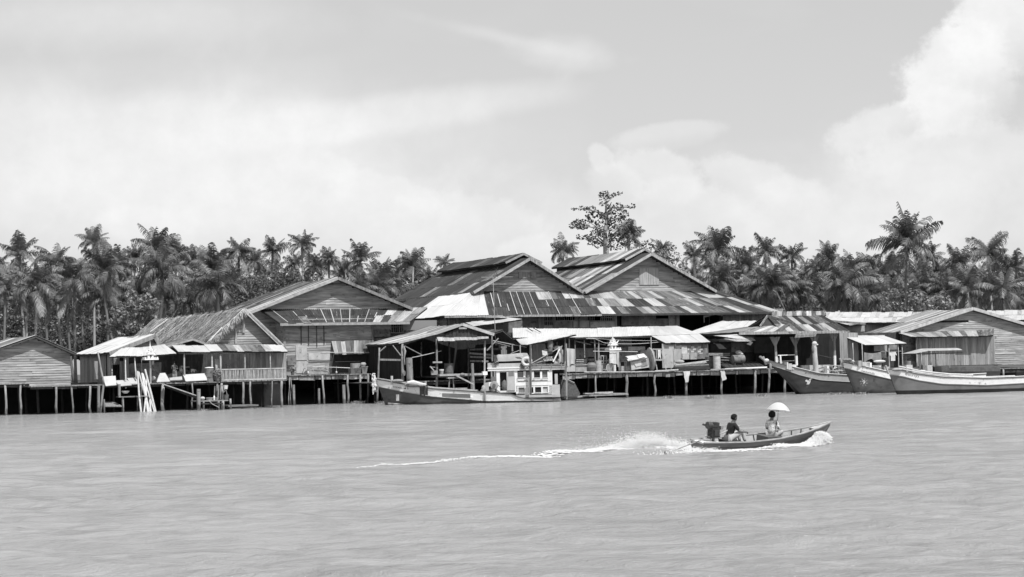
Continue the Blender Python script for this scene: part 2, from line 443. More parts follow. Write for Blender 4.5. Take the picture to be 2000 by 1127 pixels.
def lapwall(t, a, b, low, high, m='old_boards', h=.2, name='wall', holes=(), parent=None, label=None, seed=3, vert=False, out=.042, back='dark'):
    """boards laid between points a and b (u, v); low and high: height lists [(s, z)...] along s in 0..1; holes (s0, s1, z0, z1)"""
    rr = random.Random(seed)
    a, b = Vector((a[0], a[1], 0)), Vector((b[0], b[1], 0))
    L = (b - a).length
    d = (b - a) / L
    n = Vector((d.y, -d.x, 0))
    lows, highs = np.array(low, float).reshape(-1, 2), np.array(high, float).reshape(-1, 2)
    S = np.linspace(0, 1, 81)
    lo, hi = np.interp(S, lows[:, 0], lows[:, 1]), np.interp(S, highs[:, 0], highs[:, 1])
    mb = MB()
    def put(s0, s1, z0, z1, zz0=None, zz1=None):
        p, q = a + d * (s0 * L), a + d * (s1 * L)
        if vert:
            o0 = rr.uniform(0, out * .6)
            mb.hexa([p + Z * z0 - n * .02, q + Z * z0 - n * .02, q + Z * z0 + n * (o0 + .01), p + Z * z0 + n * (o0 + .01),
                     p + Z * z1 - n * .02, q + Z * zz1 - n * .02, q + Z * zz1 + n * (o0 + .01), p + Z * z1 + n * (o0 + .01)])
        else:
            k = rr.uniform(.7, 1.3) * out
            mb.hexa([p + Z * (z0 - .012), q + Z * (z0 - .012), q + Z * (z0 - .012) + n * k, p + Z * (z0 - .012) + n * k,
                     p + Z * z1, q + Z * z1, q + Z * z1 + n * .008, p + Z * z1 + n * .008])
    def open_at(s, z):
        return any(h0 < s < h1 and z0 < z < z1 for h0, h1, z0, z1 in holes)
    if vert:
        s = 0.0
        while s < 1 - 1e-4:
            e = min(1, s + h * rr.uniform(.8, 1.2) / L)
            m0 = (s + e) / 2
            zl = float(np.interp(m0, S, lo)); z0h, z1h = float(np.interp(s, S, hi)), float(np.interp(e, S, hi))
            cuts = [hh for hh in holes if hh[0] < m0 < hh[1]]
            if cuts:
                c = cuts[0]
                if c[2] > zl: put(s, e - .01 / L, zl, c[2], zz1=c[2])
                if c[3] < min(z0h, z1h): put(s, e - .01 / L, c[3], z0h, zz1=z1h)
            elif max(z0h, z1h) > zl + .02: put(s, e - .01 / L, zl, z0h, zz1=z1h)
            s = e
    else:
        z = lo.min()
        while z < hi.max() - .02:
            zz = min(z + h, hi.max()); zm = z + (zz - z) * .5
            ins = (lo < zm) & (hi > zm)
            runs, st = [], None
            for i, sv in enumerate(S):
                okk = ins[i] and not open_at(sv, zm)
                if okk and st is None: st = sv
                if (not okk or i == 80) and st is not None:
                    runs.append((st, sv)); st = None
            for s0, s1 in runs:
                s = s0
                while s < s1 - 1e-3:
                    e = min(s1, s + rr.uniform(2.6, 5.5) / L)
                    if s1 - e < .8 / L: e = s1
                    if rr.random() > .012: put(s, e - .006 / L, z, zz)
                    s = e
            z = zz
    ob = t.mk(name, mb, m, parent=parent, label=label, kind='stuff' if not label else 'stuff')
    if back:
        mb = MB()
        for i in range(0, 80, 2):
            s0, s1 = S[i], S[i + 2]
            p, q = a + d * (s0 * L) - n * .06, a + d * (s1 * L) - n * .06
            z0, z1, h0, h1 = lo[i], lo[i + 2], hi[i], hi[i + 2]
            sm = (s0 + s1) / 2
            cut = [hh for hh in holes if hh[0] < sm < hh[1]]
            segs = [(z0, z1, h0, h1)]
            for c in cut:
                segs = [x for y in segs for x in ((y[0], y[1], max(min(c[2], y[2]), y[0]), max(min(c[2], y[3]), y[1])), (min(max(c[3], y[0]), y[2]), min(max(c[3], y[1]), y[3]), y[2], y[3]))]
            for (y0, y1, w0, w1) in segs:
                if max(w0 - y0, w1 - y1) > .05: mb.hexa([p + Z * y0 - n * .02, q + Z * y1 - n * .02, q + Z * y1, p + Z * y0, p + Z * w0 - n * .02, q + Z * w1 - n * .02, q + Z * w1, p + Z * w0])
        if mb.v: t.mk('wall_lining', mb, back, parent=ob)
    return ob
def post(t, p, q, r=.1, name='post', m='post_wood', n=7, bend=.0, parent=None, seed=0):
    rr = random.Random(seed + int(p[0] * 97))
    p, q = Vector(p), Vector(q)
    pts, rs = [], []
    for i in range(5):
        s = i / 4
        w = bend * math.sin(PI * s)
        pts.append(p.lerp(q, s) + Vector((w * rr.uniform(-1, 1) + rr.uniform(-.015, .015), 0, 0)))
        rs.append(r * (1.08 - .2 * s) * rr.uniform(.93, 1.07))
    return t.mk(name, MB().tube(pts, rs, n), m, parent=parent, smooth=True)
# ------------------------------------------------------------------ ground, river
def structure(name, mb, m, smooth=False):
    ob = bpy.data.objects.new(name, mesh_of(mb, name, m, smooth=smooth)); COL.objects.link(ob); ob['kind'] = 'structure'; return ob
def ground_z(v):
    return float(np.interp(v, [8, 13, 19, 26, 45, 4000], [-1.2, .05, 1.5, 1.9, 2.1, 2.3]))
mb = MB()
us = [-4000, -800, -300] + list(range(-120, 181, 6)) + [300, 800, 4000]
vs_ = [8, 10, 12, 14, 16, 18, 21, 25, 32, 45, 70, 120, 250, 600, 1500, 5000]
pts = []
for v in vs_:
    for u in us:
        z = ground_z(v) + (noise.noise(Vector((u * .2, v * .2, 0))) * .25 if 8 < v < 100 and abs(u) < 200 else 0)
        pts.append(W((u, v, z)))
nu = len(us)
mb.add(pts, [(j * nu + i, j * nu + i + 1, (j + 1) * nu + i + 1, (j + 1) * nu + i) for j in range(len(vs_) - 1) for i in range(nu - 1)])
structure('ground', mb, 'ground', True)
rw = np.random.RandomState(5)
rows = [-400, -60, 4, 14]
y = 20.0
while y < 330: rows.append(y); y *= 1.0062
rows = np.array(rows + [400, 700, 1500, 3500])
cols = np.concatenate([[-60, -8, -2.2], np.linspace(-1.15, 1.15, 300), [2.2, 8, 60]])
YY = np.repeat(rows[:, None], len(cols), 1)
XX = cols[None, :] * (np.maximum(YY, 20) * .27 + 2)
ZZ = np.zeros_like(XX)
sp = np.maximum(YY, 20) * .0062
WV = []
for i in range(72):
    lam = .45 * (11 ** rw.rand())
    th = rw.normal(1.35, .5)
    kx, ky = math.cos(th) * 2 * PI / lam, math.sin(th) * 2 * PI / lam
    amp = .0075 * lam ** .8 * rw.uniform(.5, 1)
    WV.append((lam, th, kx, ky, amp, rw.uniform(.02, .07), rw.uniform(.02, .06), rw.uniform(0, 6), rw.uniform(0, 6.28)))
def wave_z(X_, Y_):
    z = X_ * 0.0; sp = np.maximum(Y_, 20) * .0062
    for lam, th, kx, ky, amp, p1, p2, p3, p4 in WV:
        damp = np.clip(lam / abs(math.sin(th) + .15) / (2.6 * sp) - 1, 0, 1)
        ph = X_ * kx + Y_ * ky + p4
        z = z + amp * damp * (.65 + .35 * np.sin(X_ * p1 + Y_ * p2 + p3)) * (np.sin(ph) + .25 * np.sin(2 * ph + .6))
    return z
ZZ = wave_z(XX, YY)
ZZ *= np.clip((YY - 10) / 10, 0, 1) * np.clip((400 - YY) / 100, 0, 1) * (np.abs(cols[None, :]) < 1.2)
me = bpy.data.meshes.new('river_water')
nr, nc = XX.shape
co = np.stack([XX, YY, ZZ], -1).reshape(-1, 3)
me.vertices.add(nr * nc); me.vertices.foreach_set('co', co.ravel())
ii, jj = np.meshgrid(np.arange(nc - 1), np.arange(nr - 1))
fa = np.stack([jj * nc + ii, jj * nc + ii + 1, (jj + 1) * nc + ii + 1, (jj + 1) * nc + ii], -1).reshape(-1, 4)
me.loops.add(fa.size); me.loops.foreach_set('vertex_index', fa.ravel().astype(np.int32))
me.polygons.add(len(fa)); me.polygons.foreach_set('loop_start', np.arange(0, fa.size, 4, dtype=np.int32)); me.polygons.foreach_set('use_smooth', [True] * len(fa))
me.update(calc_edges=True)
m = bpy.data.materials.new('muddy_water'); m.use_nodes = True
k = NT(m.node_tree)
pos = k.n('ShaderNodeNewGeometry').outputs['Position']
rot = (0, 0, -.25)
h1 = k.noise(k.map(pos, (1.0, 1.7, 1), rot=rot), 1.0, 7, .68, .5)
h2 = k.noise(k.map(pos, (.12, .45, 1), (9, 2, 0), rot), 1.0, 3, .55, .5)
h3 = k.noise(k.map(pos, (.02, .05, 1), (2, 4, 0)), 1.0, 3, .5)
ht = k.m('ADD', k.m('MULTIPLY', h1, k.mr(h3, .35, .65, .5, 1.3)), k.m('MULTIPLY', h2, 1.2))
bmp = k.n('ShaderNodeBump', {'Strength': 1.0, 'Distance': .3, 'Height': ht})
alb = k.m('MULTIPLY', k.mr(h2, .3, .7, .92, 1.08), .285)
b = k.n('ShaderNodeBsdfPrincipled', {'Base Color': alb, 'Roughness': .14, 'IOR': 1.33, 'Normal': bmp.outputs[0]})
k.n('ShaderNodeOutputMaterial', {'Surface': b.outputs[0]})
me.materials.append(m)
ob = bpy.data.objects.new('river_water', me); COL.objects.link(ob); ob['kind'] = 'structure'
# ------------------------------------------------------------------ the three big sheds
def fascia(t, pts, w=.05, h=.22, m='post_wood', parent=None, name='verge_board', label=None):
    for a, b in zip(pts[:-1], pts[1:]):
        t.mk(name, MB().bar(a, b, w, h), m, parent=parent, label=label)
def shed(label, apex, rl, rr_, v, pxback, pal, over=.95, monitor=None, nx=14, ny=3, seams=0, wallz=None, seed=1, holes=(), walllow=None, pal_r=None):
    """gable shed facing the river: apex, rl, rr_ = pixels of the roof edge's top and its two lower ends on plane v"""
    A, L, R_ = F(*apex, v), F(*rl, v), F(*rr_, v)
    t = T('timber_shed', label, 'shed', (A[0], v, 2.2))
    B = back(A, pxback)
    dv = Vector((0, B[1] - v, 0))
    roL = roof(t, [L + dv, L, A, B], nx, ny, pal, 'roof', seed=seed, seams=seams)
    roR = roof(t, [R_, R_ + dv, B, A], nx, ny, pal_r or pal, 'roof', seed=seed + 1)
    e = Vector((0, -.06, -.12))
    fascia(t, [L + e, A + e], h=.26, m='pale_wood', parent=roL); fascia(t, [A + e, R_ + e], h=.26, m='post_wood', parent=roR)
    fascia(t, [L + Vector((-.04, 0, -.12)), L + dv + Vector((-.04, 0, -.12))], h=.22, parent=roL, name='eave_board')
    vw = v + over
    zl = walllow if walllow is not None else min(L[2], R_[2]) - .6
    a, b = (L[0] + .35, vw), (R_[0] - .35, vw)
    sA = (A[0] - a[0]) / (b[0] - a[0])
    lapwall(t, a, b, [(0, zl), (1, zl)], [(0, L[2] - .1), (sA, A[2] - .2), (1, R_[2] - .1)], h=.25, seed=seed, holes=holes)
    # side walls
    for (x, zz) in ((L[0] + .35, L[2]), (R_[0] - .35, R_[2])):
        p, q = ((x, vw + dv[1] - 1.5), (x, vw)) if x < A[0] else ((x, vw), (x, vw + dv[1] - 1.5))
        lapwall(t, p, q, [(0, 1.9), (1, 1.9)], [(0, zz), (1, zz)], seed=seed + 5, h=.22, name='side_wall')
    lapwall(t, (R_[0] - .4, vw + dv[1] - 1.4), (L[0] + .4, vw + dv[1] - 1.4), [(0, 1.9), (1, 1.9)], [(0, R_[2] - .1), (1 - sA, A[2] - .2), (1, L[2] - .1)], seed=seed + 9, h=.25, name='rear_wall_or_shade')
    if monitor:
        ma, mf, mb_, mt = monitor      # front apex px, front left eave px, back eave px column, back top column
        vm = v + .9
        a2 = F(*ma, vm + 1.6); l2 = F(*mf, vm + 1.2)
        r2 = Vector((2 * a2[0] - l2[0], l2[1], l2[2]))
        a2 = Vector((a2[0], l2[1], a2[2]))
        ab = back(a2, mt); dm = Vector((0, ab[1] - a2[1], 0))
        r1 = roof(t, [l2 + dm, l2, a2, ab], max(4, nx - 3), 1, pal, 'monitor_roof', seed=seed + 2)
        roof(t, [r2, r2 + dm, ab, a2], max(4, nx - 3), 1, pal_r or pal, 'monitor_roof', seed=seed + 3)
        fascia(t, [l2 + e, a2 + e], h=.2, m='pale_wood', parent=r1); fascia(t, [a2 + e, r2 + e], h=.2, parent=r1)
        mb = MB()
        for x, z0 in ((l2[0] + .5, 0), (r2[0] - .5, 0)):
            mb.box((x - .04, l2[1] + .5, l2[2] - 1.3), (x + .04, l2[1] + dm[1] - .4, l2[2] + .1))
        mb.poly([(l2[0] + .5, l2[1] + .5, l2[2] - 1.2), (r2[0] - .5, l2[1] + .5, l2[2] - 1.2), (r2[0] - .5, l2[1] + .5, l2[2]), (a2[0], l2[1] + .5, a2[2] - .15), (l2[0] + .5, l2[1] + .5, l2[2])], .06, (0, 1, 0))
        t.mk('monitor_wall', mb, 'dark_wood')
    return t, A, L, R_, dv
dk = picker('tin_dark', 14, 'tin_worn', 1)
V2 = 16.0
t2, A2, L2, R2, D2 = shed('timber shed with uniformly dark tin roof and raised ridge', (1035, 503), (925, 569), (1139, 569), V2, 870,
    lambda i, j, r: 'tin_grey' if (i, j) == (12, 0) else ('tin_worn' if r.random() < .05 else 'tin_dark'),
    monitor=((1019, 494), (987, 511), 861, 885), nx=15, ny=3, seed=21)
stripe = picker('tin_dark', 5, 'tin_worn', 3, 'tin_grey', 2, 'tin_bright', 2)
t3, A3, L3, R3, D3 = shed('timber shed with patched light and dark tin roof, just below the tall tree', (1272, 494), (1143, 569), (1399, 567), V2, 1118,
    lambda i, j, r: ['tin_dark', 'tin_grey', 'tin_dark', 'tin_bright', 'tin_worn'][(i * 2 + (i // 3)) % 5] if r.random() < .8 else stripe(i, j, r),
    monitor=((1255, 485), (1221, 505), 1076, 1112), nx=15, ny=2, seed=31)
# loft shutters in the gables
def flat_box(t, name, a, b, th, m, label=None, parent=None):
    """a and b opposite corners (u,v,z) of an upright panel facing the river"""
    return t.mk(name, MB().box((min(a[0], b[0]), a[1] - th, min(a[2], b[2])), (max(a[0], b[0]), a[1], max(a[2], b[2]))), m, label=label, parent=parent)
def qq(x, y, v): return F(740 + x / 4.545, 470 + y / 4.545, v)
flat_box(t2, 'shutter', qq(1240, 278, V2 + .9), qq(1320, 335, V2 + .9), .05, 'old_planks')
flat_box(t2, 'shutter', qq(1345, 278, V2 + .9), qq(1396, 340, V2 + .9), .05, 'sheet_iron')
def qr(x, y, v): return F(1060 + x / 4, 470 + y / 4, v)
flat_box(t3, 'shutter', qr(752, 215, V2 + .9), qr(908, 345, V2 + .9), .05, 'old_planks')
# skirt roof in front of sheds two and three
VE, VT = 13.0, 16.85
es = F(868, 616, VE)
ts = T('lean_to_roof', 'long skirt roof of patched tin sheets running below both raised ridge sheds', 'roof', (0, VE, 2.2))
def E(px, py): return F(px, py, VE)
def Tt(px, py): return F(px, py, VT)
zE = F(1060, 614, VE)[2]; zT = F(1035, 569, VT)[2]
def fix(p, z): return Vector((p[0], p[1], z))
e0, e1, e2, e3 = E(868, 616), E(954, 615.5), E(1175, 612), E(1526, 606)
c0, c1, c2, c3 = Tt(921, 572), Tt(944, 570), Tt(1145, 567), Tt(1397, 565)
for p in (e0, e1, e2, e3): p.z = zE + (p[0] - e0[0]) * .0
for p in (c0, c1, c2, c3): p.z = zT
roof(ts, [e0, e1, c1, c0], 4, 1, picker('tin_pale', 1), 'new_sheet_bay', label='bay of new pale sheets at the left end', seed=3)
def pal2(i, j, r):
    if j == 2 and i in (8, 9, 12, 13): return 'tin_bright'
    if j == 2 and i in (10, 14): return 'tin_grey'
    return 'tin_worn' if r.random() < .06 else 'tin_dark'
roof(ts, [e1, e2, c2, c1], 16, 3, pal2, 'old_sheet_bay', seams=.85, seed=4)
brt = {(1, 0), (0, 0), (1, 1), (4, 1), (5, 1), (4, 2), (3, 2), (7, 0), (9, 1), (10, 1), (8, 2), (12, 2), (13, 0), (16, 1), (17, 2), (23, 2), (22, 2), (21, 2), (25, 0), (24, 1), (2, 2), (20, 0)}
gr = {(0, 2), (1, 2), (2, 1), (3, 1), (6, 2), (10, 2), (11, 2), (14, 2), (6, 0), (14, 0), (15, 2), (18, 2), (19, 1)}
roof(ts, [e2, e3, c3, c2], 26, 3, lambda i, j, r: 'tin_bright' if (i, j) in brt else 'tin_grey' if (i, j) in gr else ('tin_worn' if r.random() < .5 else 'tin_dark'), 'patched_bay', seed=6)
fascia(ts, [e0 + Vector((0, -.03, -.12)), e2 + Vector((0, -.03, -.12))], h=.2, m='post_wood', name='eave_board')
fascia(ts, [e2 + Vector((0, -.03, -.12)), e3 + Vector((0, -.03, -.12))], h=.2, m='dark_wood', name='eave_board')
# side lean-to of shed two (left), new pale sheets at its front
s0 = F(810, 597, VE + 9); 
SL = T('lean_to_roof', 'side lean-to roof beside the darkest shed, pale new sheets at its river end', 'roof', (L2[0], 14, 2.2))
tb = back(Vector((c0[0] + .0, VT, zT)), 788); eb = back(Vector((e0[0], VE, zE)), 752)
dvv = min(tb[1] - VT, eb[1] - VE)
tb = Vector((c0[0], VT + dvv, zT)); eb = Vector((e0[0], VT + dvv, zE))
roof(SL, [eb, e0, c0, tb], 16, 2, lambda i, j, r: 'tin_dark' if i < 8 else 'tin_pale', seed=8)  # dark rear sheets carry the shed roof's shadow in their colour
lapwall(SL, (e0[0] + .5, VT + dvv - .3), (e0[0] + .5, VE + .7), [(0, 1.8), (1, 1.8)], [(0, zE - .1), (1, zE - .1)], seed=12, name='side_wall')
# right hip end closing the skirt
HR = T('lean_to_roof', 'side lean-to roof hidden beyond the right end of the patched skirt roof', 'roof', (R3[0], 14, 2.2))
roof(HR, [e3, e3 + Vector((0, 20, 0)), c3 + Vector((0, 16.5, 0)), c3], 20, 2, stripe, seed=9)
# the wall under the skirt: boards, barred windows, patches, a wide dark doorway
tw = T('shed_wall', 'long dark wall with barred windows below the skirt roof, behind the lower sheds', 'wall', (0, 14.6, 2.2))
VW = 14.6
def G(px, py): return F(px, py, VW)
wl, wr = G(868, 620), G(1530, 620)
Lw = wr[0] - wl[0]
def sx(px): return (G(px, 620)[0] - wl[0]) / Lw
zd = 2.26
def zz(px, py): return G(px, py)[2]
hs = [(sx(1059), sx(1079), zz(1070, 635), zz(1070, 619)), (sx(1085), sx(1122), zz(1100, 626), zz(1100, 617)), (sx(1147), sx(1196), zz(1170, 626), zz(1170, 615)),
      (sx(1205), sx(1232), zz(1215, 637), zz(1215, 614)), (sx(1281), sx(1312), zz(1290, 627), zz(1290, 612)), (sx(1326), sx(1412), 2.2, zz(1370, 610))]
lapwall(tw, (wl[0], VW), (wr[0], VW), [(0, zd), (1, zd)], [(0, zE + .35), (1, zE + .35)], m='old_planks', vert=True, h=.3, holes=hs, name='wall', seed=14)
def grille(t, px0, px1, py0, py1, v, n=6, m='old_planks', cross=1):
    a, b = F(px0, py1, v), F(px1, py0, v)
    w = t.mk('window', MB().box((a[0] - .06, v - .08, a[2] - .08), (b[0] + .06, v - .02, a[2])).box((a[0] - .06, v - .08, b[2]), (b[0] + .06, v - .02, b[2] + .06)), m)
    for i in range(n + 1):
        u = a[0] + (b[0] - a[0]) * i / n
        t.mk('bar', MB().box((u - .025, v - .06, a[2]), (u + .025, v - .03, b[2])), m, parent=w)
    for i in range(cross):
        z = a[2] + (b[2] - a[2]) * (i + 1) / (cross + 1)
        t.mk('crossbar', MB().box((a[0], v - .1, z - .03), (b[0], v - .062, z + .03)), m, parent=w)
    return w
grille(tw, 1059, 1079, 619, 635, VW, 6, cross=1); grille(tw, 1085, 1122, 617, 626, VW, 9, cross=0)
grille(tw, 1147, 1160, 614, 626, VW, 4, cross=0); grille(tw, 1173, 1196, 614, 627, VW, 6, m='pale_wood', cross=1)
def patch(t, px0, py0, px1, py1, v, m, name='patch_panel', th=.03, label=None):
    a, b = F(px0, py1, v), F(px1, py0, v)
    return flat_box(t, name, (a[0], v, a[2]), (b[0], v, b[2]), th, m, label)
patch(tw, 1013, 618, 1050, 640, VW - .06, 'sheet_iron'); patch(tw, 1080, 627, 1112, 640, VW - .07, 'sheet_iron'); patch(tw, 1120, 626, 1150, 640, VW - .1, 'patch_light')
patch(tw, 1153, 628, 1200, 640, VW - .09, 'patch_light'); patch(tw, 1214, 614, 1248, 636, VW - .12, 'sheet_iron'); patch(tw, 1247, 615, 1281, 636, VW - .16, 'sheet_iron')
patch(tw, 1281, 622, 1306, 636, VW - .2, 'sheet_iron'); patch(tw, 1306, 614, 1326, 636, VW - .16, 'patch_light')
for px in (1052, 1131, 1321): 
    p = F(px, 640, VW - .3); post(tw, (p[0], VW - .3, zd), (p[0], VW - .3, zE), .08)
def drape(t, name, tl, tr, drop, m, sag=.1, ny=6, nx=10, seed=0, label=None, ripple=.05, parent=None, uneven=.1):
    rr = random.Random(seed); ph = rr.uniform(0, 6)
    tl, tr = Vector(tl), Vector(tr)
    d = (tr - tl).normalized(); n = Vector((d.y, -d.x, 0))
    f = lambda a, b: tl.lerp(tr, a) + Z * (-sag * math.sin(PI * a) - drop * b * (1 + uneven * math.sin(a * 5 + ph))) + n * (ripple * (b + .2) * math.sin(a * 11 + ph + b)) 
    g = lambda a, b: f(a, b) - n * .012
    mb = MB().grid(f, nx, ny); mb2 = MB().grid(g, nx, ny); mb.add(mb2.v, [x[::-1] for x in mb2.f])
    return t.mk(name, mb, m, smooth=True, label=label, parent=parent)
a, b = F(1374, 612, VW - .3), F(1412, 612, VW - .3)
tr_ = T('rag', 'crumpled pale cloth strip hanging at the top of the wide dark doorway', 'cloth', (a[0], VW - .3, a[2]))
drape(tr_, 'cloth', a, b, .28, 'cloth_white', .0, 4, 14, 3, ripple=.06, uneven=.4); drape(tr_, 'hanging_end', a, a + Vector((.12, 0, 0)), .85, 'cloth_white', 0, 4, 3, 2)
# ------------------------------------------------------------------ left big shed with its own lean-to
V1 = 15.0
r1p = lambda i, j, r: 'tin_bright' if i in (13, 15) else ('tin_grey' if i in (6, 9, 11) and r.random() < .7 else ('tin_worn' if r.random() < .4 else 'tin_dark'))
t1, A1, L1, R1, D1 = shed('broad timber shed with streaked tin roof, rising behind the thatched house', (660, 541), (486, 609), (806, 601), V1, 573, r1p, nx=16, ny=3, seed=41, over=.9, walllow=4.0)
# lean-to in front
VL0, VL1 = 12.5, 16.0
tl = T('boarded_store', 'weathered boarded store with dark lean-to tin roof, standing on posts left of the moored boat', 'building', (-12, VL0, 2.2))
q = [F(547, 631.5, VL0), F(800, 627, VL0), F(835, 601.5, VL1), F(507, 602, VL1)]
q[0].z = q[1].z = (q[0].z + q[1].z) / 2; q[2].z = q[3].z = (q[2].z + q[3].z) / 2
def pal1(i, j, r):
    if i in (13,) and j == 1: return 'tin_bright'
    if i in (12,) and j == 0: return 'tin_bright'
    if i in (14, 16) : return 'tin_grey'
    if i in (15,): return 'tin_bright'
    return 'tin_dark' if r.random() < .93 else 'tin_worn'
rf = roof(tl, q, 17, 2, pal1, seams=.95, seed=44)
fascia(tl, [q[0] + Vector((0, -.04, -.14)), q[1] + Vector((0, -.04, -.14))], h=.24, m='pale_wood', name='eave_board', parent=rf)
VF = VL0 + .9
a, b = F(554, 640, VF), F(728, 640, VF)
zdk = F(640, 731, 10)[2]
ztop = q[0].z + .35
lapwall(tl, (a[0], VF), (b[0], VF), [(0, zdk), (1, zdk)], [(0, ztop), (1, ztop)], h=.24, seed=46, name='front_wall')
lapwall(tl, (a[0] + .02, V1 + 1.2), (a[0] + .02, VF), [(0, zdk), (1, zdk)], [(0, q[2].z), (1, ztop)], h=.2, seed=47, name='side_wall')
# shed one's own front wall left of the store
c = F(487, 611, V1 + 1)
lapwall(t1, (L1[0] + .3, V1 + .98), (a[0], V1 + .98), [(0, 2.3), (1, 2.3)], [(0, 5.2), (1, 5.2)], h=.2, seed=48, name='lower_wall')
flat_box(tl, 'corner_post', (a[0] - .1, VF - .05, zdk), (a[0] + .12, VF - .05, ztop), .08, 'post_wood')
flat_box(tl, 'corner_post', (b[0] - .12, VF - .05, zdk), (b[0] + .02, VF - .05, ztop), .08, 'post_wood')
for x, y1 in ((607, 300), (688, 305), (778, 322), (858, 298)):
    p0, p1 = q2(x, 80, VF - .05), q2(x, y1, VF - .05)
    flat_box(tl, 'batten', (p0[0] - .03, VF - .045, p1[2]), (p0[0] + .03, VF - .045, p0[2]), .06, 'dark_wood')
def pz(t, fn, x0, y0, x1, y1, v, m, th=.03, name='patch_panel', label=None):
    a, b = fn(x0, y1, v), fn(x1, y0, v)
    return flat_box(t, name, (a[0], v, a[2]), (b[0], v, b[2]), th, m, label)
pz(tl, q2, 550, 307, 672, 472, VF - .05, 'patch_light', label='pale rust streaked sheet nailed on the boards')
pz(tl, q2, 690, 392, 820, 468, VF - .05, 'patch_light'); pz(tl, q2, 556, 480, 672, 615, VF - .05, 'patch_light')
pz(tl, q2, 820, 395, 925, 470, VF - .045, 'patch_light')
pz(tl, q2, 458, 415, 551, 527, VF - .3, 'sheet_iron', .08, 'shutter', 'dark square shutter'); pz(tl, q2, 690, 478, 920, 488, VF - .06, 'dark_wood', .05, 'ledge')
pz(tl, q2, 985, 480, 1262, 490, VF - .1, 'pale_wood', .06, 'ledge')
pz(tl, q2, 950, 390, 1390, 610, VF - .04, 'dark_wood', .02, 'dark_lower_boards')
# hinged awning over the store window
aw = [q2(978, 402, VF - 1.2), q2(1362, 392, VF - 1.2), q2(1385, 245, VF - .1), q2(945, 262, VF - .1)]
roof(tl, aw, 9, 1, lambda i, j, r: 'tin_bright' if i in (0, 2, 5) else 'tin_grey' if i in (1, 3, 6) else 'tin_worn', 'awning', seed=49, thick=.05)
tl.mk('awning_strut', MB().bar(q2(945, 540, VF), q2(968, 400, VF - 1.1), .06), 'post_wood')
tl.mk('awning_strut', MB().bar(q2(1375, 430, VF), q2(1360, 395, VF - 1.1), .06), 'post_wood')
tl.mk('pole_rail', MB().tube([q2(840, 385, VF - 1.2), q2(1395, 385, VF - 1.22)], .03), 'bamboo')
# piece between the store and the boat shed
pz(tl, q2, 1410, 130, 1590, 215, VF + .3, 'sheet_iron', .04); pz(tl, q2, 1400, 60, 1600, 140, VF + .5, 'patch_light', .03)
pz(tl, q2, 1400, 215, 1640, 330, VF + .55, 'sheet_iron', .03); pz(tl, q2, 1735, 30, 2100, 140, VF + .5, 'tin_grey', .03)
g0, g1 = q2(1600, 165, VF + .45), q2(1730, 45, VF + .45)
flat_box(tl, 'window_back', (g0[0], VF + .7, g0[2]), (g1[0], VF + .7, g1[2]), .05, 'dark')
grille(tl, 480 + 1600 / 5.635, 480 + 1730 / 5.635, 620 + 45 / 5.635, 620 + 165 / 5.635, VF + .5, 6, cross=1)
# ------------------------------------------------------------------ far left house
pale = picker('tin_pale', 6, 'tin_bright', 2)
VH = 2.6
AH, LH, RH = q1(690, 185, VH), q1(190, 378, VH), q1(735, 272, VH)
tH = T('river_house', 'low house with bright tin roof at far left, behind the white drying trays', 'house', (LH[0], VH, 2.2))
dH = Vector((0, 13, 0))
r = roof(tH, [LH + dH, LH, AH, AH + dH], 13, 2, lambda i, j, r: 'tin_pale' if r.random() < .75 else 'tin_bright', seed=61)
roof(tH, [RH, RH + dH, AH + dH, AH], 13, 1, pale, seed=62)
fascia(tH, [LH + Vector((0, -.06, -.16)), AH + Vector((0, -.06, -.16)), RH + Vector((0, -.06, -.16))], h=.34, parent=r, m='old_planks')
zf = 2.12
lapwall(tH, (LH[0] + .3, VH + .7), (AH[0] + .6, VH + .7), [(0, zf), (1, zf)], [(0, LH[2] - .2), (.93, AH[2] - .2), (1, AH[2] - .6)], m='patch_light', h=.24, seed=63, holes=[(.02, .96, 2.0, 5.0)])
lapwall(tH, (LH[0] + .4, VH + 13), (LH[0] + .4, VH + .8), [(0, zf), (1, zf)], [(0, LH[2] - .1), (1, LH[2] - .1)], m='old_planks', vert=True, h=.25, seed=64, name='side_wall')
lapwall(tH, (LH[0] + .3, VH + 2.6), (AH[0] + .6, VH + 2.6), [(0, zf), (1, zf)], [(0, LH[2] - .2), (1, AH[2] - .4)], m='dark_wood', vert=True, h=.24, seed=65, name='back_wall')
# its front: odd boards under the awning
pz(tH, q1, 350, 405, 400, 690, 1.9, 'old_planks', .06, 'board_panel'); pz(tH, q1, 305, 480, 350, 690, 2.1, 'old_planks', .05, 'board_panel')
pz(tH, q1, 235, 440, 300, 520, 2.3, 'sheet_iron', .05); pz(tH, q1, 400, 500, 730, 680, 2.2, 'sheet_iron', .05); pz(tH, q1, 640, 480, 760, 640, 2.5, 'old_planks', .05)
pz(tH, q1, 25, 480, 60, 680, 1.2, 'old_planks', .05, 'board_panel'); pz(tH, q1, 400, 410, 760, 500, 2.4, 'dark_wood', .05)
t = T('bright_awning', 'ragged pale tin awning over the leftmost porch, above the white spirit house', 'awning', q1(500, 600, 1))
pts = [q1(190, 432, .3), q1(930, 398, .3), q1(800, 300, 2.2), q1(320, 340, 2.2)]
roof(t, pts, 10, 1, lambda i, j, r: 'tin_pale', 'tin_roof', seed=66, thick=.05, wob=.05)
for x, y0, y1, xb in ((465, 405, 590, 485), (365, 410, 690, 370)):
    a, b = q1(xb, y1 + 90, .5), q1(x, y0, .5); post(t, a, b, .055, 'post', 'bamboo')
post(t, q1(130, 740, .2), q1(62, 380, .4), .07, 'post', 'post_wood'); post(t, q1(548, 620, .4), q1(540, 405, .4), .025, 'thin_pole', 'post_wood')
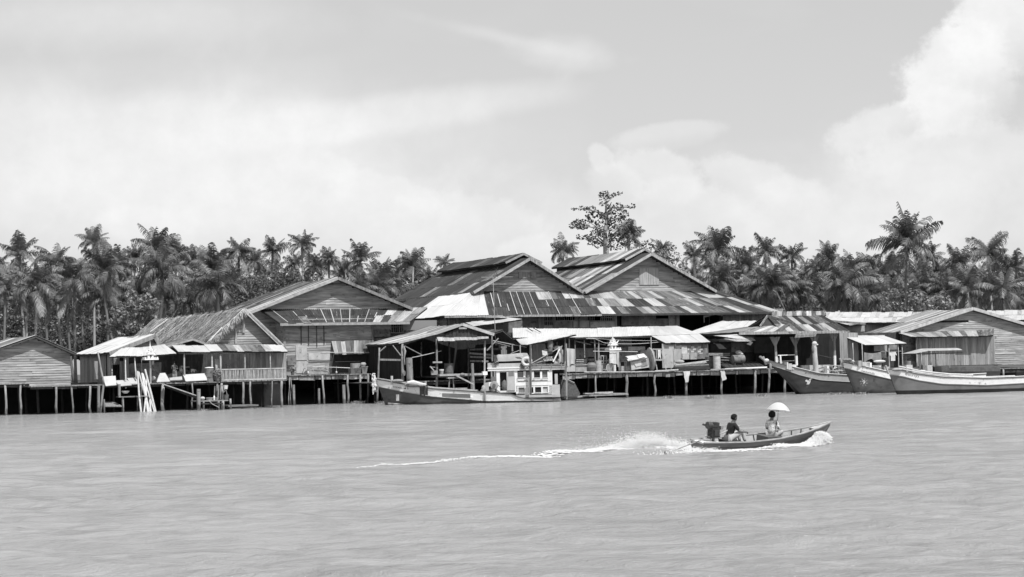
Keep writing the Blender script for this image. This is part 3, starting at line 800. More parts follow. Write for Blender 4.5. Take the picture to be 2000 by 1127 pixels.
# ------------------------------------------------------------------ little dark gable between
VG = 3.0
a_, l_, r_ = q1(1110, 232, VG), q1(822, 306, VG), q1(1275, 292, VG)
t = T('porch_roof', 'small low gable roof wedged between the left awnings and the thatch', 'roof', a_)
d_ = Vector((0, 5.5, 0))
roof(t, [l_ + d_, l_, a_, a_ + d_], 6, 1, picker('tin_worn', 2, 'tin_dark', 2), seed=67, thick=.06)
roof(t, [r_, r_ + d_, a_ + d_, a_], 6, 1, picker('tin_worn', 2, 'tin_dark', 2), seed=68, thick=.06)
fascia(t, [l_ + Vector((0, -.05, -.08)), a_ + Vector((0, -.05, -.08)), r_ + Vector((0, -.05, -.08))], h=.16, m='pale_wood')
# ------------------------------------------------------------------ thatched house
VTH = 5.0
ap, le, re_ = F(478, 604.5, VTH), F(409, 666, VTH), F(552, 676, VTH)
tt = T('thatched_house', 'house with shaggy thatched roof and boarded gable, left of the broad shed', 'house', (ap[0], VTH, 2.2))
bk = back(ap, 304)
dv = Vector((0, bk[1] - VTH, 0))
le0, le1 = le, le + dv
mb = MB().slab([le1, le0, ap, ap + dv], .12, -.02)
ro = tt.mk('roof', mb, 'dark_wood')
rr = random.Random(7)
nrm = (le0 - le1).cross(ap - le1).normalized()
mb = MB()
sl = (le - ap).normalized()
for i in range(5200):
    a, b = rr.random(), rr.random() * 1.04 - .02
    base = (ap + dv * a).lerp(le0 + dv * a, b)
    ln = rr.uniform(.4, 1.1)
    w = rr.uniform(.025, .06)
    dr = (sl + Vector((0, rr.gauss(0, .16) + .1, 0))).normalized()
    p = base + nrm * (.03 + rr.random() * .16 + .05 * math.sin(a * 40))
    e = p + dr * ln + nrm * rr.uniform(-.1, .06) + (Z * -.12 if b > .95 else Z * 0)
    sd_ = Vector((0, w, 0))
    mb.add([p - sd_, p + sd_, e + sd_ * .6, e - sd_ * .6], [(0, 1, 2, 3)])
for i in range(700):     # ragged verge
    b = rr.random(); base = ap.lerp(le0, b)
    e = base + Vector((rr.uniform(-.5, .25), -rr.uniform(.1, .55), -rr.uniform(.1, .7)))
    mb.add([base + Z * .12 + Vector((.05, 0, 0)), base + Z * .12 - Vector((.05, 0, 0)), e], [(0, 1, 2)])
tt.mk('thatch', mb, 'thatch', parent=ro, kind='stuff')
r2 = tt.mk('roof', MB().slab([re_, re_ + dv, ap + dv, ap], .12, -.02), 'old_planks')
mb = MB()
for i in range(900):
    a, b = rr.random(), rr.random()
    base = (ap + dv * a).lerp(re_ + dv * a, b); n2 = Vector((.6, 0, .8))
    p = base + n2 * (.03 + rr.random() * .1); e = p + (re_ - ap).normalized() * .8
    mb.add([p - Vector((0, .05, 0)), p + Vector((0, .05, 0)), e], [(0, 1, 2)])
tt.mk('thatch', mb, 'thatch', parent=r2, kind='stuff')
ev = Vector((0, -.08, -.04))
fascia(tt, [ap + ev, re_ + ev], h=.34, w=.1, m='pale_wood', parent=r2, label='pale split verge board')
fascia(tt, [ap + ev + Vector((.35, -.05, -.3)), re_ + ev + Vector((.1, -.05, -.1))], h=.1, w=.06, m='post_wood', parent=r2)
for q_ in ((q1(1430, 110, VTH - .3), q1(1290, 260, VTH - .3)), (q1(640, 160, VTH + 9), q1(830, 20, VTH + 9))):
    tt.mk('thatch_pole', MB().tube(q_, .06), 'bamboo', parent=ro)
lapwall(tt, (le[0] + .3, VTH + .5), (re_[0] - .2, VTH + .5), [(0, 2.2), (1, 2.2)], [(0, le[2] - .1), ((ap[0] - le[0]) / (re_[0] - le[0]), ap[2] - .25), (1, re_[2])], h=.2, seed=71, m='old_boards')
flat_box(tt, 'light_plank', (F(465, 0, VTH)[0], VTH + .4, F(465, 650, VTH)[2]), (F(470, 0, VTH)[0], VTH + .4, F(465, 622, VTH)[2]), .05, 'pale_wood')
flat_box(tt, 'light_plank', (F(450, 0, VTH)[0], VTH + .4, F(450, 672, VTH)[2]), (F(454, 0, VTH)[0], VTH + .4, F(450, 640, VTH)[2]), .05, 'pale_wood')
lapwall(tt, (le[0] + .4, VTH + dv[1] - .5), (le[0] + .4, VTH + .5), [(0, 2.2), (1, 2.2)], [(0, le[2]), (1, le[2])], h=.22, seed=72, name='side_wall')
# ------------------------------------------------------------------ veranda house
VV = 1.0
DZ = q1(1600, 695, .6)[2]
tv = T('veranda_house', 'open veranda house with pale tin eaves and slatted balustrade, right of the drying trays', 'house', (q1(1400, 0, 0)[0], VV, DZ))
pts = [q1(950, 380, .3), q1(1440, 374, .3), q1(1372, 300, 2.6), q1(880, 310, 2.6)]
roof(tv, pts, 7, 1, lambda i, j, r: 'tin_pale' if r.random() < .8 else 'tin_bright', 'roof', seed=75, thick=.06, wob=.04)
pts = [q1(1436, 372, .3), q2(462, 375, .3), q2(400, 303, 2.6), q1(1378, 300, 2.6)]
roof(tv, pts, 9, 1, lambda i, j, r: 'tin_pale' if i in (7, 8) else ('tin_worn' if i in (0, 5) else 'tin_grey' if i in (1, 4, 3) else 'tin_bright'), 'roof', seed=76, thick=.06, wob=.04)
zt = q1(1320, 385, .6)[2]
for x, r_ in ((1017, .075), (1322, .07), (1415, .085), (1683, .08), (1965, .06)):
    p = q1(x, 690, .55); post(tv, (p[0], .55, DZ), (p[0], .55, zt), r_, 'post', 'pale_wood')
mk = q1(1017, 0, .7)[0], q2(430, 0, .7)[0]
flat_box(tv, 'eave_beam', (mk[0], .72, zt - .12), (mk[1], .72, zt + .03), .09, 'old_planks')
xa, xb, xc = q1(770, 0, 4)[0], q1(1725, 0, 3)[0], q2(432, 0, 3)[0]
lapwall(tv, (xa, 4.4), (xc, 4.4), [(0, DZ), (1, DZ)], [(0, zt + .5), (1, zt + .5)], m='dark_wood', vert=True, h=.22, seed=77, name='back_wall')
x0, x1 = q1(1730, 0, 1.6)[0], q2(436, 0, 1.6)[0]
lapwall(tv, (x0, 1.6), (x1, 1.6), [(0, DZ), (1, DZ)], [(0, zt + .1), (1, zt + .1)], m='old_planks', vert=True, h=.2, seed=78, name='board_wall', back='old_planks')
lapwall(tv, (x1, 1.6), (x1, 4.4), [(0, DZ), (1, DZ)], [(0, zt + .3), (1, zt + .3)], m='old_planks', vert=True, h=.2, seed=79, name='end_wall')
# balustrade
b0, b1 = q1(1420, 575, .3), q2(440, 575, .3)
zr = q1(1700, 568, .3)[2]
rail = tv.mk('balustrade_rail', MB().box((b0[0], .25, zr - .04), (b1[0], .35, zr + .05)), 'pale_wood')
tv.mk('balustrade_foot', MB().box((b0[0], .25, DZ + .02), (b1[0], .35, DZ + .12)), 'pale_wood')
bal = None
nb = 46
for i in range(nb):
    u = b0[0] + (b1[0] - b0[0]) * (i + .5) / nb
    if bal is None: bal = mesh_of(MB().box((-.035, -.02, 0), (.035, .02, zr - DZ - .14)), 'baluster', 'pale_wood')
    ob = bpy.data.objects.new('baluster', bal); COL.objects.link(ob); ob.parent = rail
    ob.location = Vector((u, .3, DZ + .1)) - tv.o
    ob.rotation_euler = (0, RN.uniform(-.05, .05), 0)
# ------------------------------------------------------------------ boat shed (open hall behind the moored boat)
VB = 4.0
ap, l_, r_ = q3(1143, 128, VB), q3(440, 332, VB), q3(1490, 240, VB)
tb = T('boat_shed', 'open boat shed with striped tin gable roof directly behind the moored fishing boat', 'shed', (ap[0], VB, 0))
bk = back(ap, 700 + 760 / 5.635); d_ = Vector((0, bk[1] - VB, 0))
md = q3(900, 262, VB)
bp = lambda i, j, r: 'tin_bright' if i in (2, 5, 9, 12) and r.random() < .75 else ('tin_grey' if r.random() < .4 else 'tin_worn')
md2 = ap.lerp(l_, .42); md2.z -= .12
ra = roof(tb, [md2 + d_, md2, ap, ap + d_], 11, 1, bp, seed=81, seams=.6)
rb = roof(tb, [l_ + d_, l_, md2, md2 + d_], 11, 1, lambda i, j, r: 'tin_bright' if r.random() < .45 else 'tin_grey', seed=82)
rc = roof(tb, [r_, r_ + d_, ap + d_, ap], 11, 1, bp, seed=83)
fascia(tb, [md2 + ev, ap + ev], h=.2, m='tin_bright', parent=ra); fascia(tb, [l_ + ev, md2 + ev], h=.16, m='pale_wood', parent=rb); fascia(tb, [ap + ev, r_ + ev], h=.26, w=.08, m='pale_wood', parent=rc)
# gable infill
g = MB()
vi = VB + .15
ga, gb, gc = q3(1150, 160, vi), q3(895, 262, vi), q3(1425, 250, vi)
gd = q3(1425, 272, vi); ge = q3(870, 278, vi)
nseg = 26
for i in range(nseg):
    s0, s1 = i / nseg, (i + 1) / nseg
    def top(s):
        u = gb[0] + (gc[0] - gb[0]) * s
        return u, float(np.interp(u, [gb[0], ga[0], gc[0]], [gb[2], ga[2], gc[2]]))
    (u0, z0), (u1, z1) = top(s0), top(s1)
    o = .04 * (i % 2)
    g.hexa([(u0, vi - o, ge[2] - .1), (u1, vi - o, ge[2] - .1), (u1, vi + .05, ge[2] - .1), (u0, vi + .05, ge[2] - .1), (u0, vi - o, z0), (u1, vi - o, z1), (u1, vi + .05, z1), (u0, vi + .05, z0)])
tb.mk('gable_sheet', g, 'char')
roof(tb, [q3(880, 322, VB - .5), q3(1432, 292, VB - .5), q3(1430, 268, VB + .1), q3(862, 280, VB + .1)], 9, 1, lambda i, j, r: 'tin_bright', 'porch_strip', seed=84, thick=.04, wob=.05)
flat_box(tb, 'lit_peak_panel', q3(1105, 185, VB - .02), q3(1190, 165, VB - .02), .05, 'pale_wood')  # pale panel standing in for the sunlit patch at the gable top
# posts, braces and rails
zw = 0.0
def bpost(x, ytop, v, r=.11, m='post_wood', xb=None, zb=-.6, name='post'):
    p = q3(x, ytop, v); b = q3(xb if xb is not None else x, 1000, v)
    return post(tb, (b[0], v, zb), p, r, name, m)
bpost(232, 390, VB, .09, xb=200); bpost(482, 345, VB, .13, 'post_wood', xb=492); bpost(862, 290, VB, .1); bpost(1392, 300, VB, .09, 'pale_wood', xb=1385)
for x in (260, 690, 1210, 1000): bpost(x, 330, VB + 7, .09)
for p, q_ in (((380, 365), (470, 480)), ((300, 375), (225, 440)), ((510, 370), (700, 470))):
    tb.mk('brace', MB().bar(q3(*p, VB + .1), q3(*q_, VB + .1), .1, .07), 'old_planks')
for (x0, y0), (x1, y1), v in (((235, 520), (480, 525), VB + .1), ((1230, 410), (1700, 400), VB + 4), ((1220, 450), (1480, 470), VB + 2.4), ((1230, 490), (1480, 500), VB + 2.5), ((1230, 535), (1430, 540), VB + 2.2), ((1230, 350), (1600, 330), VB + 4)):
    tb.mk('side_rail', MB().bar(q3(x0, y0, v), q3(x1, y1, v), .05, .16), 'old_planks')
a, b = q3(190, 0, VB + 9), q3(1560, 0, VB + 9)
lapwall(tb, (a[0], VB + 9), (b[0], VB + 9), [(0, .2), (1, .2)], [(0, l_[2] + .5), (.6, ap[2] - .5), (1, r_[2])], m='dark', vert=True, h=.25, seed=85, name='back_wall')  # near-black back and side walls: the hall's deep shade put into their colour
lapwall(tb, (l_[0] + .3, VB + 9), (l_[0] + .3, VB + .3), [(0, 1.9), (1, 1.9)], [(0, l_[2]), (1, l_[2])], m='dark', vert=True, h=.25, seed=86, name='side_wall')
za = q3(700, 1040, VB)[2]
dz3 = q3(900, 705, VB)[2]
tb.mk('landing', MB().box((q3(880, 0, VB)[0], VB + .1, dz3 - .1), (q3(1400, 0, VB)[0], VB + 8, dz3)), 'deck_wood', label='plank landing inside the shed')
# two big mooring piles in front
for x, y0, r_, lab in ((558, 500, .3, 'thick pale mooring pile rising beside the shed post behind the boat bow'), (1252, 560, .14, 'slim round mooring pile behind the fishing boat, right of the drum')):
    p = q3(x, y0, VB - 1.2)
    mb = MB().tube([(p[0] + .1, VB - 1.2, -.8), (p[0], VB - 1.2, p[2])], [r_ * 1.05, r_ * .95], 12)
    solo('mooring_pile', lab, 'pile', mb, 'post_wood', (p[0], VB - 1.2, 0), smooth=False, group='mooring piles by the boat shed')
# second small roof on the shed's right side
t = T('side_canopy', 'dark tilted tin canopy at the right end of the boat shed roof', 'canopy', q3(1600, 400, VB))
c1, c2, c3, c4 = q3(1500, 208, VB + 3), q3(1592, 195, VB + 1), q3(1785, 355, VB - .2), q3(1480, 300, VB + 3)
roof(t, [c3, c3 + Vector((0, 5, .2)), c2 + Vector((0, 5, .2)), c2], 6, 1, picker('tin_dark', 1), seed=87, thick=.06)
lp = q3(1400, 255, VB + 1)
roof(t, [lp + Vector((0, 5, .2)), lp, c2, c2 + Vector((0, 5, .2))], 6, 1, picker('tin_dark', 1, 'tin_worn', 1), seed=88, thick=.06)
t.mk('rafter', MB().bar(q3(1480, 310, VB), q3(1850, 385, VB - .6), .07), 'pale_wood'); t.mk('rafter', MB().bar(q3(1500, 330, VB + .3), q3(1690, 380, VB + .3), .06), 'old_planks')
t.mk('brace', MB().bar(q3(1540, 285, VB - .2), q3(1415, 420, VB - .2), .08), 'old_planks')
for x, y0, y1 in ((1470, 260, 520), (1692, 370, 430), (1780, 365, 440)): t.mk('post', MB().tube([q3(x, y1, VB - .2), q3(x, y0, VB - .2)], .06), 'old_planks')
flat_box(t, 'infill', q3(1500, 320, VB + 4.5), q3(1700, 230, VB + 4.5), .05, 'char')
# ------------------------------------------------------------------ low bright roofs in the middle
t = T('tin_canopy', 'small bright tin roof sheet just above the boat shed gable', 'canopy', q3(1500, 150, 9))
roof(t, [q3(1270, 152, 9), q3(1800, 76, 9), q3(1640, 60, 11.5), q3(1180, 112, 11.5)], 8, 1, lambda i, j, r: 'tin_pale', 'tin_roof', seed=90, thick=.06)
roof(t, [q3(1390, 60, 10.6), q3(1640, 62, 10.6), q3(1600, 52, 11.6), q3(1390, 58, 11.6)], 3, 1, lambda i, j, r: 'tin_bright', 'tin_roof', seed=90, thick=.06)
flat_box(t, 'wall', q3(1240, 330, 11.4), q3(1800, 90, 11.4), .08, 'sheet_iron')
flat_box(t, 'wall', q3(1700, 300, 10.4), q3(1790, 170, 10.4), .08, 'sheet_iron')
t = T('tilted_awning', 'smooth tilted bright awning in front of the long low roof, above the fishing boat stern', 'awning', q4(700, 400, 1))
ta = [q4(440, 408, 1.0), q4(1040, 302, .6), q4(1000, 292, 3.4), q4(385, 352, 3.4)]
roof(t, [q4(437, 410, 1.0), q4(502, 413, .6), q4(560, 330, 3.4), q4(385, 353, 3.4)], 2, 1, lambda i, j, r: 'tin_pale', 'tin_roof', seed=91, thick=.05)
roof(t, [q4(502, 413, .6), q4(1045, 300, .6), q4(1040, 294, 3.4), q4(560, 330, 3.4)], 8, 1, lambda i, j, r: 'tin_pale', 'tin_roof', seed=92, thick=.05)
for x, y0 in ((920, 330), (965, 345), (550, 400)):
    p = q4(x, y0, 2); b = q4(x, 720, 2); post(t, (b[0], 2, 2.2), p, .09, 'post', 'old_planks')
VR = 3.5
tr = T('long_low_shed', 'long low shed with smooth pale tin roof above the cluttered pier', 'shed', q4(1500, 600, VR))
zr0, zr1 = q4(1100, 322, VR)[2], q4(1100, 220, VR + 4)[2]
def qz(p, z): return Vector((p[0], p[1], z))
A0, A1 = qz(q4(350, 328, VR), zr0), qz(q5(512, 320, VR), zr0)
B1, B0 = qz(q5(500, 202, VR + 4), zr1), qz(q4(345, 228, VR + 4), zr1)
rA = roof(tr, [A0, A1, B1, B0], 18, 1, lambda i, j, r: 'tin_pale', seed=93, wob=.004)
fascia(tr, [A0 + Vector((0, -.03, -.12)), A1 + Vector((0, -.03, -.12))], h=.12, m='dark_wood', parent=rA, name='eave_board')
C0 = qz(q5(805, 200, VR + 4), zr1)
D0, D1 = q5(670, 400, VR - 1.25), q5(1165, 372, VR - 1.25)
D1.z = D0.z = (D0.z + D1.z) / 2
mid0, mid1 = A1, q5(1045, 292, VR + .6)
roof(tr, [mid0, mid1, C0, B1], 9, 1, lambda i, j, r: 'tin_pale', seed=94)
roof(tr, [D0, D1, mid1, mid0], 9, 1, lambda i, j, r: 'tin_pale', seed=95)
for x0, y0, x1, y1 in ((500, 240, 565, 278), (560, 240, 655, 290)):
    tr.mk('loose_batten', MB().bar(q4(x0, y0, VR + 3) + Z * .15, q4(x1, y1, VR + 1.6) + Z * .12, .08, .05), 'dark_wood', parent=rA)
tr.mk('wire', MB().tube([q5(490, 215, VR + 3.6), q5(520, 270, VR + 2), q5(545, 305, VR + .6)], .02, 4), 'dark_wood', parent=rA)
# walls under it: sheets, dark openings, light blocks
VS = VR + 1.6
a, b = q4(350, 0, VS), q5(800, 0, VS)
lapwall(tr, (a[0], VS + 1.5), (b[0], VS + 1.5), [(0, 2.2), (1, 2.2)], [(0, zr0 + .5), (1, zr0 + .5)], m='dark_wood', vert=True, h=.3, seed=96, name='back_wall')
def pp(fn, x0, y0, x1, y1, v, m, name='wall_panel', th=.04, label=None): return pz(tr, fn, x0, y0, x1, y1, v, m, th, name, label)
pp(q4, 570, 400, 700, 660, VS - .5, 'old_planks'); pp(q4, 1045, 450, 1125, 560, VS, 'sheet_iron'); pp(q4, 1130, 450, 1245, 550, VS, 'sheet_iron'); pp(q4, 1240, 440, 1390, 700, VS + .6, 'dark_wood')
pp(q4, 1385, 345, 1655, 460, VS, 'sheet_iron'); pp(q4, 1510, 440, 1680, 700, VS - .3, 'sheet_iron'); pp(q4, 1265, 445, 1380, 465, VS - .4, 'patch_light')
pp(q4, 1615, 432, 1800, 480, VS - .6, 'patch_light'); pp(q5, 265, 480, 460, 640, VS - .2, 'old_planks'); pp(q5, 400, 470, 500, 600, VS - .4, 'patch_light')
pp(q5, 520, 400, 640, 450, VS - .5, 'char')
pp(q5, 640, 400, 765, 670, VS - 2.6, 'patch_light', label='tall rust clouded sheet wall'); pp(q5, 765, 455, 850, 660, VS - 2.64, 'patch_light'); pp(q5, 790, 400, 850, 450, VS - 2.7, 'tin_grey')
wf = pp(q5, 850, 395, 1130, 520, VS - 2.55, 'sheet_iron', 'block_wall')
for j in range(4):
    for i in range(6):
        x0 = 915 + i * 37 - (18 if j % 2 else 0); y0 = 428 + j * 24
        if x0 > 1090: continue
        a, b = q5(max(x0, 915) + 1, y0 + 22, VS - 2.55), q5(min(x0 + 36, 1130), y0 + 1, VS - 2.55)
        tr.mk('block', MB().box((a[0], a[1] - .03 - .02 * ((i + j) % 2), a[2]), (b[0], a[1], b[2])), 'brick_pale', parent=wf)
pp(q5, 852, 425, 910, 515, VS - 2.6, 'brick_pale'); pp(q5, 860, 515, 935, 575, VS - 2.9, 'patch_light'); pp(q5, 945, 500, 1015, 575, VS - 2.9, 'patch_light'); pp(q5, 1015, 510, 1150, 570, VS - 2.8, 'sheet_iron')
for x in (1030, 1132, 1245, 1290):
    p = q4(x, 330, VR + .3); post(tr, (p[0], VR + .3, 2.2), p, .06, 'post', 'old_planks')
for x in (515, 850, 1135):
    p = q5(x, 330 if x < 600 else 390, VR - .8); post(tr, (p[0], VR - .8, 2.2), p, .06, 'post', 'old_planks')
tr.mk('inner_rafter', MB().bar(q4(1040, 375, VR + 1), q4(1205, 412, VR + 1), .09), 'pale_wood'); tr.mk('inner_rafter', MB().bar(q4(1200, 385, VR + 1.5), q4(1370, 415, VR + 1.5), .07), 'pale_wood')
# right bright roof
VQ = 5.0
t = T('bright_roofed_shed', 'shed with very bright smooth tin roof left of the pavilion', 'shed', q5(1400, 600, VQ))
zq0, zq1 = q5(1600, 365, VQ)[2], q5(1600, 148, VQ + 6)[2]
e0_, e1_ = qz(q5(1185, 380, VQ), zq0), qz(q5(1660, 360, VQ), zq0)
k0, k1 = qz(q5(1300, 152, VQ + 6), zq1), qz(q5(1745, 146, VQ + 6), zq1)
roof(t, [e0_ + Vector((-1.5, 1.5, .9)), e1_, k1, k0], 12, 2, lambda i, j, r: 'tin_pale', seed=97)
roof(t, [e0_ + Vector((-1.2, 0, 0)), e1_ + Vector((0, -.2, -.05)), e1_ + Vector((0, .5, .25)), e0_ + Vector((-1.2, .5, .25))], 12, 1, lambda i, j, r: 'tin_bright', 'eave_strip', seed=98, thick=.04)
a, b = q5(1130, 0, VQ + 1.2), q5(1800, 0, VQ + 1.2)
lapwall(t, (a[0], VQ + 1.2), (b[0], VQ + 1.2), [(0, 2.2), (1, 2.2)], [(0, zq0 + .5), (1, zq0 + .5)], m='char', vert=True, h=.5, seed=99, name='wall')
pz(t, q5, 1400, 385, 1650, 500, VQ + 1.1, 'sheet_iron'); pz(t, q5, 1170, 400, 1395, 505, VQ + 1.12, 'dark_wood')
lapwall(tw, (G(1412, 0)[0], VW + .05), (G(1500, 0)[0], VW + .05), [(0, 4), (1, 4)], [(0, zE + .35), (1, zE + .35)], h=.22, m='old_boards', seed=101, name='wall')
ob = flat_box(tw, 'doorway_shade', (G(1310, 0)[0], VW + 5, 2), (G(1450, 0)[0], VW + 5, zE + 1), .1, 'dark')  # near-black panel added to give the doorway its inner darkness
# ------------------------------------------------------------------ the pavilion
VP = -1.5
tp = T('river_pavilion', 'open pavilion with hipped patchwork tin roof, behind the bows of the moored boats', 'pavilion', q6(650, 600, VP))
zev = q6(860, 280, VP)[2]; zrg = q6(560, 133, VP + 4.2)[2]
def zset(p, z): return Vector((p[0], p[1], z))
eL, eR = zset(q6(435, 290, VP), zev), zset(q6(1092, 268, VP), zev)
rL, rR = zset(q6(287, 137, VP + 4.2), zrg), zset(q6(832, 130, VP + 4.2), zrg)
pm = lambda i, j, r: 'tin_bright' if (i, j) in {(1, 0), (5, 0), (8, 0), (4, 1)} else ('tin_grey' if (i, j) in {(2, 1), (6, 1), (1, 1), (4, 0)} else ('tin_worn' if r.random() < .45 else 'tin_dark'))
rp = roof(tp, [eL, eR, rR, rL], 11, 2, pm, seed=111)
rp2 = roof(tp, [eR + Vector((0, 8.4, 0)), eL + Vector((0, 8.4, 0)), rL, rR], 11, 2, pm, seed=112)
roof(tp, [eR, eR + Vector((0, 8.4, 0)), rR + Vector((.02, .02, 0)), rR], 8, 1, picker('tin_worn', 1, 'tin_grey', 1), 'hip_roof', seed=118)
# raised ridge strip of patched sheets seen behind
roof(tp, [zset(q6(335, 132, VP + 4.6), zrg + .02), zset(q6(870, 118, VP + 4.6), zrg + .02), zset(q6(860, 90, VP + 5.8), zrg + .5), zset(q6(345, 100, VP + 5.8), zrg + .5)], 11, 1, lambda i, j, r: 'tin_bright' if i % 2 else 'tin_worn', 'ridge_strip', seed=113, thick=.05)
# hip at the left with its little gable
hL = zset(q6(15, 335, VP), zev)
hB = hL + Vector((0, 8.4, 0))
gB, gT = q6(212, 242, VP + 2), q6(372, 216, VP + .9)
gm = Vector((rL[0], VP + 2.6, gT[2]))
roof(tp, [hL, eL, Vector((rL[0] + .9, VP + 1.6, q6(372, 216, VP + 1.6)[2])), Vector((q6(212, 242, VP + 3)[0], VP + 3, q6(212, 242, VP + 3)[2]))], 6, 1, lambda i, j, r: ['tin_worn', 'tin_grey', 'tin_bright', 'tin_grey', 'tin_bright', 'tin_worn'][i], 'hip_roof', seed=114)
gg = Vector((q6(212, 242, VP + 3)[0], VP + 3, q6(212, 242, VP + 3)[2]))
roof(tp, [hB, hL, gg, gg + Vector((0, 2.4, 0))], 8, 1, picker('tin_worn', 1, 'tin_grey', 1), 'hip_roof', seed=115)
mb = MB().poly([gg + Vector((.2, -.2, 0)), Vector((rL[0] + .8, VP + 1.5, gg[2] + .2)), Vector((rL[0] + .02, VP + 4.2, rL[2] - .1))], .06, (0, 1, 0))
tp.mk('gable_vent', mb, 'char')
fascia(tp, [gg + Vector((-.05, -.25, .02)), rL + Vector((-.1, -.3, 0)), Vector((rL[0] + 1.1, VP + 1.3, gg[2] + .25))], h=.22, w=.06, m='post_wood')
fascia(tp, [hL + Vector((0, -.04, -.12)), eR + Vector((0, -.04, -.12))], h=.24, w=.06, m='post_wood', name='eave_board', parent=rp)
zdp = 2.25
for x, y0, pt in ((370, 345, .38), (566, 345, .4), (755, 330, .4), (945, 300, .33)):
    p = q6(x, y0, VP + 1); b = q6(x + (14 if x < 900 else 8), 620, VP + 1)
    zsp = 2.25 + (p[2] - 2.25) * pt
    mid = Vector((b[0] + (p[0] - b[0]) * .4, VP + 1, zsp))
    po = tp.mk('post', MB().tube([mid, p], [.13, .1], 8), 'old_planks')
    tp.mk('painted_foot', MB().tube([(b[0], VP + 1, -.5 if x > 700 else 2.2), mid], [.13, .14], 8), 'white_paint', parent=po)
    for sgn in (-1, 1): tp.mk('bracket', MB().poly([p + Vector((sgn * .08, 0, -.8)), p + Vector((sgn * .08, 0, .05)), p + Vector((sgn * .55, 0, .05))], .1, (0, 1, 0)), 'old_planks', parent=po)
for y in (515, 540, 572, 600):
    if y in (515, 572): tp.mk('rail', MB().bar(q6(395, y + 5 if y == 515 else y + 8, VP + 1), q6(560, y, VP + 1), .07 if y == 515 else .04), 'white_paint' if y == 515 else 'old_planks')
tp.mk('rail_post', MB().bar(q6(425, 610, VP + 1), q6(420, 520, VP + 1), .12), 'white_paint')
a, b = q6(165, 0, VP + 7), q6(1060, 0, VP + 7)
lapwall(tp, (a[0], VP + 7), (b[0], VP + 7), [(0, 2.2), (1, 2.2)], [(0, zev + .3), (1, zev + .3)], m='dark', vert=True, h=.5, seed=116, name='back_wall')  # near-black boards paint the shade inside the pavilion
pz(tp, q6, 165, 340, 345, 500, VP + 6.6, 'dark_wood', .05, 'inner_panel')
tp.mk('floor', MB().box((q6(200, 0, VP)[0], VP + .6, 2.1), (q6(1130, 0, VP)[0], VP + 7, 2.2)), 'deck_wood')
# hanging sign
sg = T('hanging_sign', 'faded grey name board with worn lettering hanging under the pavilion eave', 'sign', q6(665, 330, VP + .3))
s0, s1, s2_, s3_ = q6(562, 348, VP - .15), q6(765, 335, VP - .15), q6(778, 302, VP - .15), q6(575, 312, VP - .15)
sg.mk('board', MB().poly([s0, s1, s2_, s3_], .05, (0, 1, 0)), 'sheet_iron' if 0 else 'old_planks')
FT = {}
def textmesh(body, size=1.0, bold=0.0):
    """flat mesh of some lettering, as coordinates and faces"""
    cu = bpy.data.curves.new('lettering', 'FONT'); cu.body = body; cu.size = size; cu.offset = bold; cu.resolution_u = 2
    ob = bpy.data.objects.new('lettering', cu); COL.objects.link(ob)
    dg = bpy.context.evaluated_depsgraph_get()
    me = bpy.data.meshes.new_from_object(ob.evaluated_get(dg))
    vs = [v.co.copy() for v in me.vertices]; fs = [tuple(p.vertices) for p in me.polygons]
    bpy.data.objects.remove(ob); bpy.data.meshes.remove(me); bpy.data.curves.remove(cu)
    return vs, fs
def letters(body, size, fn, bold=0.0):
    vs, fs = textmesh(body, size, bold)
    return MB().add([fn(v.x, v.y) for v in vs], fs)
vs, fs = textmesh('ท่าเรือ กยนจส', 1.0, .01)
wx = max(v.x for v in vs); wy = max(v.y for v in vs)
du, dzv = (s1 - s0), (s3_ - s0)
mb = MB().add([s0 + du * (.08 + .84 * v.x / wx) + dzv * (.2 + .55 * v.y / wy) + Vector((0, -.006, 0)) for v in vs], fs)
sg.mk('lettering', mb, 'paint_dark')
# ------------------------------------------------------------------ buildings to the right
VX = 3.0
th = T('board_house', 'dim boarded house with small bright awning, right of the pavilion', 'house', q6(1300, 600, VX))
aw = [q6(1250, 418, VX - 2.4), q6(1652, 402, VX - 2.4), q6(1435, 330, VX), q6(1055, 342, VX)]
rt = roof(th, aw, 7, 1, lambda i, j, r: 'tin_pale', 'awning', seed=121, thick=.04)
roof(th, [aw[3], aw[2], q6(1440, 322, VX + .8), q6(1060, 312, VX + .8)], 7, 1, lambda i, j, r: 'tin_pale', 'awning_top', seed=122, thick=.04)
a, b, c = q6(960, 0, VX + .3), q6(1610, 0, VX + .9), q6(1130, 0, VX + .5)
zth = q6(1200, 300, VX)[2]
lapwall(th, (a[0], VX - .2), (c[0], VX - .2), [(0, 2.1), (1, 2.1)], [(0, zth + .1), (1, zth)], m='old_planks', vert=True, h=.5, seed=123, name='plank_wall')
lapwall(th, (c[0], VX + .5), (b[0], VX + .5), [(0, 2.1), (1, 2.1)], [(0, zth), (1, zth)], m='dark_wood', vert=True, h=.4, seed=124, name='wall')
pz(th, q6, 1335, 415, 1460, 480, VX + .1, 'patch_light'); pz(th, q6, 1140, 470, 1185, 570, VX + .1, 'old_planks'); pz(th, q6, 1475, 410, 1560, 465, VX + .1, 'sheet_iron'); pz(th, q6, 1405, 470, 1450, 545, VX + .05, 'patch_light')
for x in (1127, 1218, 1478, 1570, 1608):
    p = q6(x, 400, VX - 2.2); post(th, (p[0], VX - 2.2, 1.5), p, .055, 'post', 'pale_wood')
tq = T('plank_walled_house', 'house with streaked tin gable roof and plank walls at the right edge', 'house', q6(1800, 600, VX))
ap, le_ = q6(2300, 60, VX), q6(1590, 290, VX)
bk = back(le_, 1440 + 1165 / 5); d_ = Vector((0, bk[1] - VX, 0))
rx_ = Vector((2 * ap[0] - le_[0], VX, le_[2]))
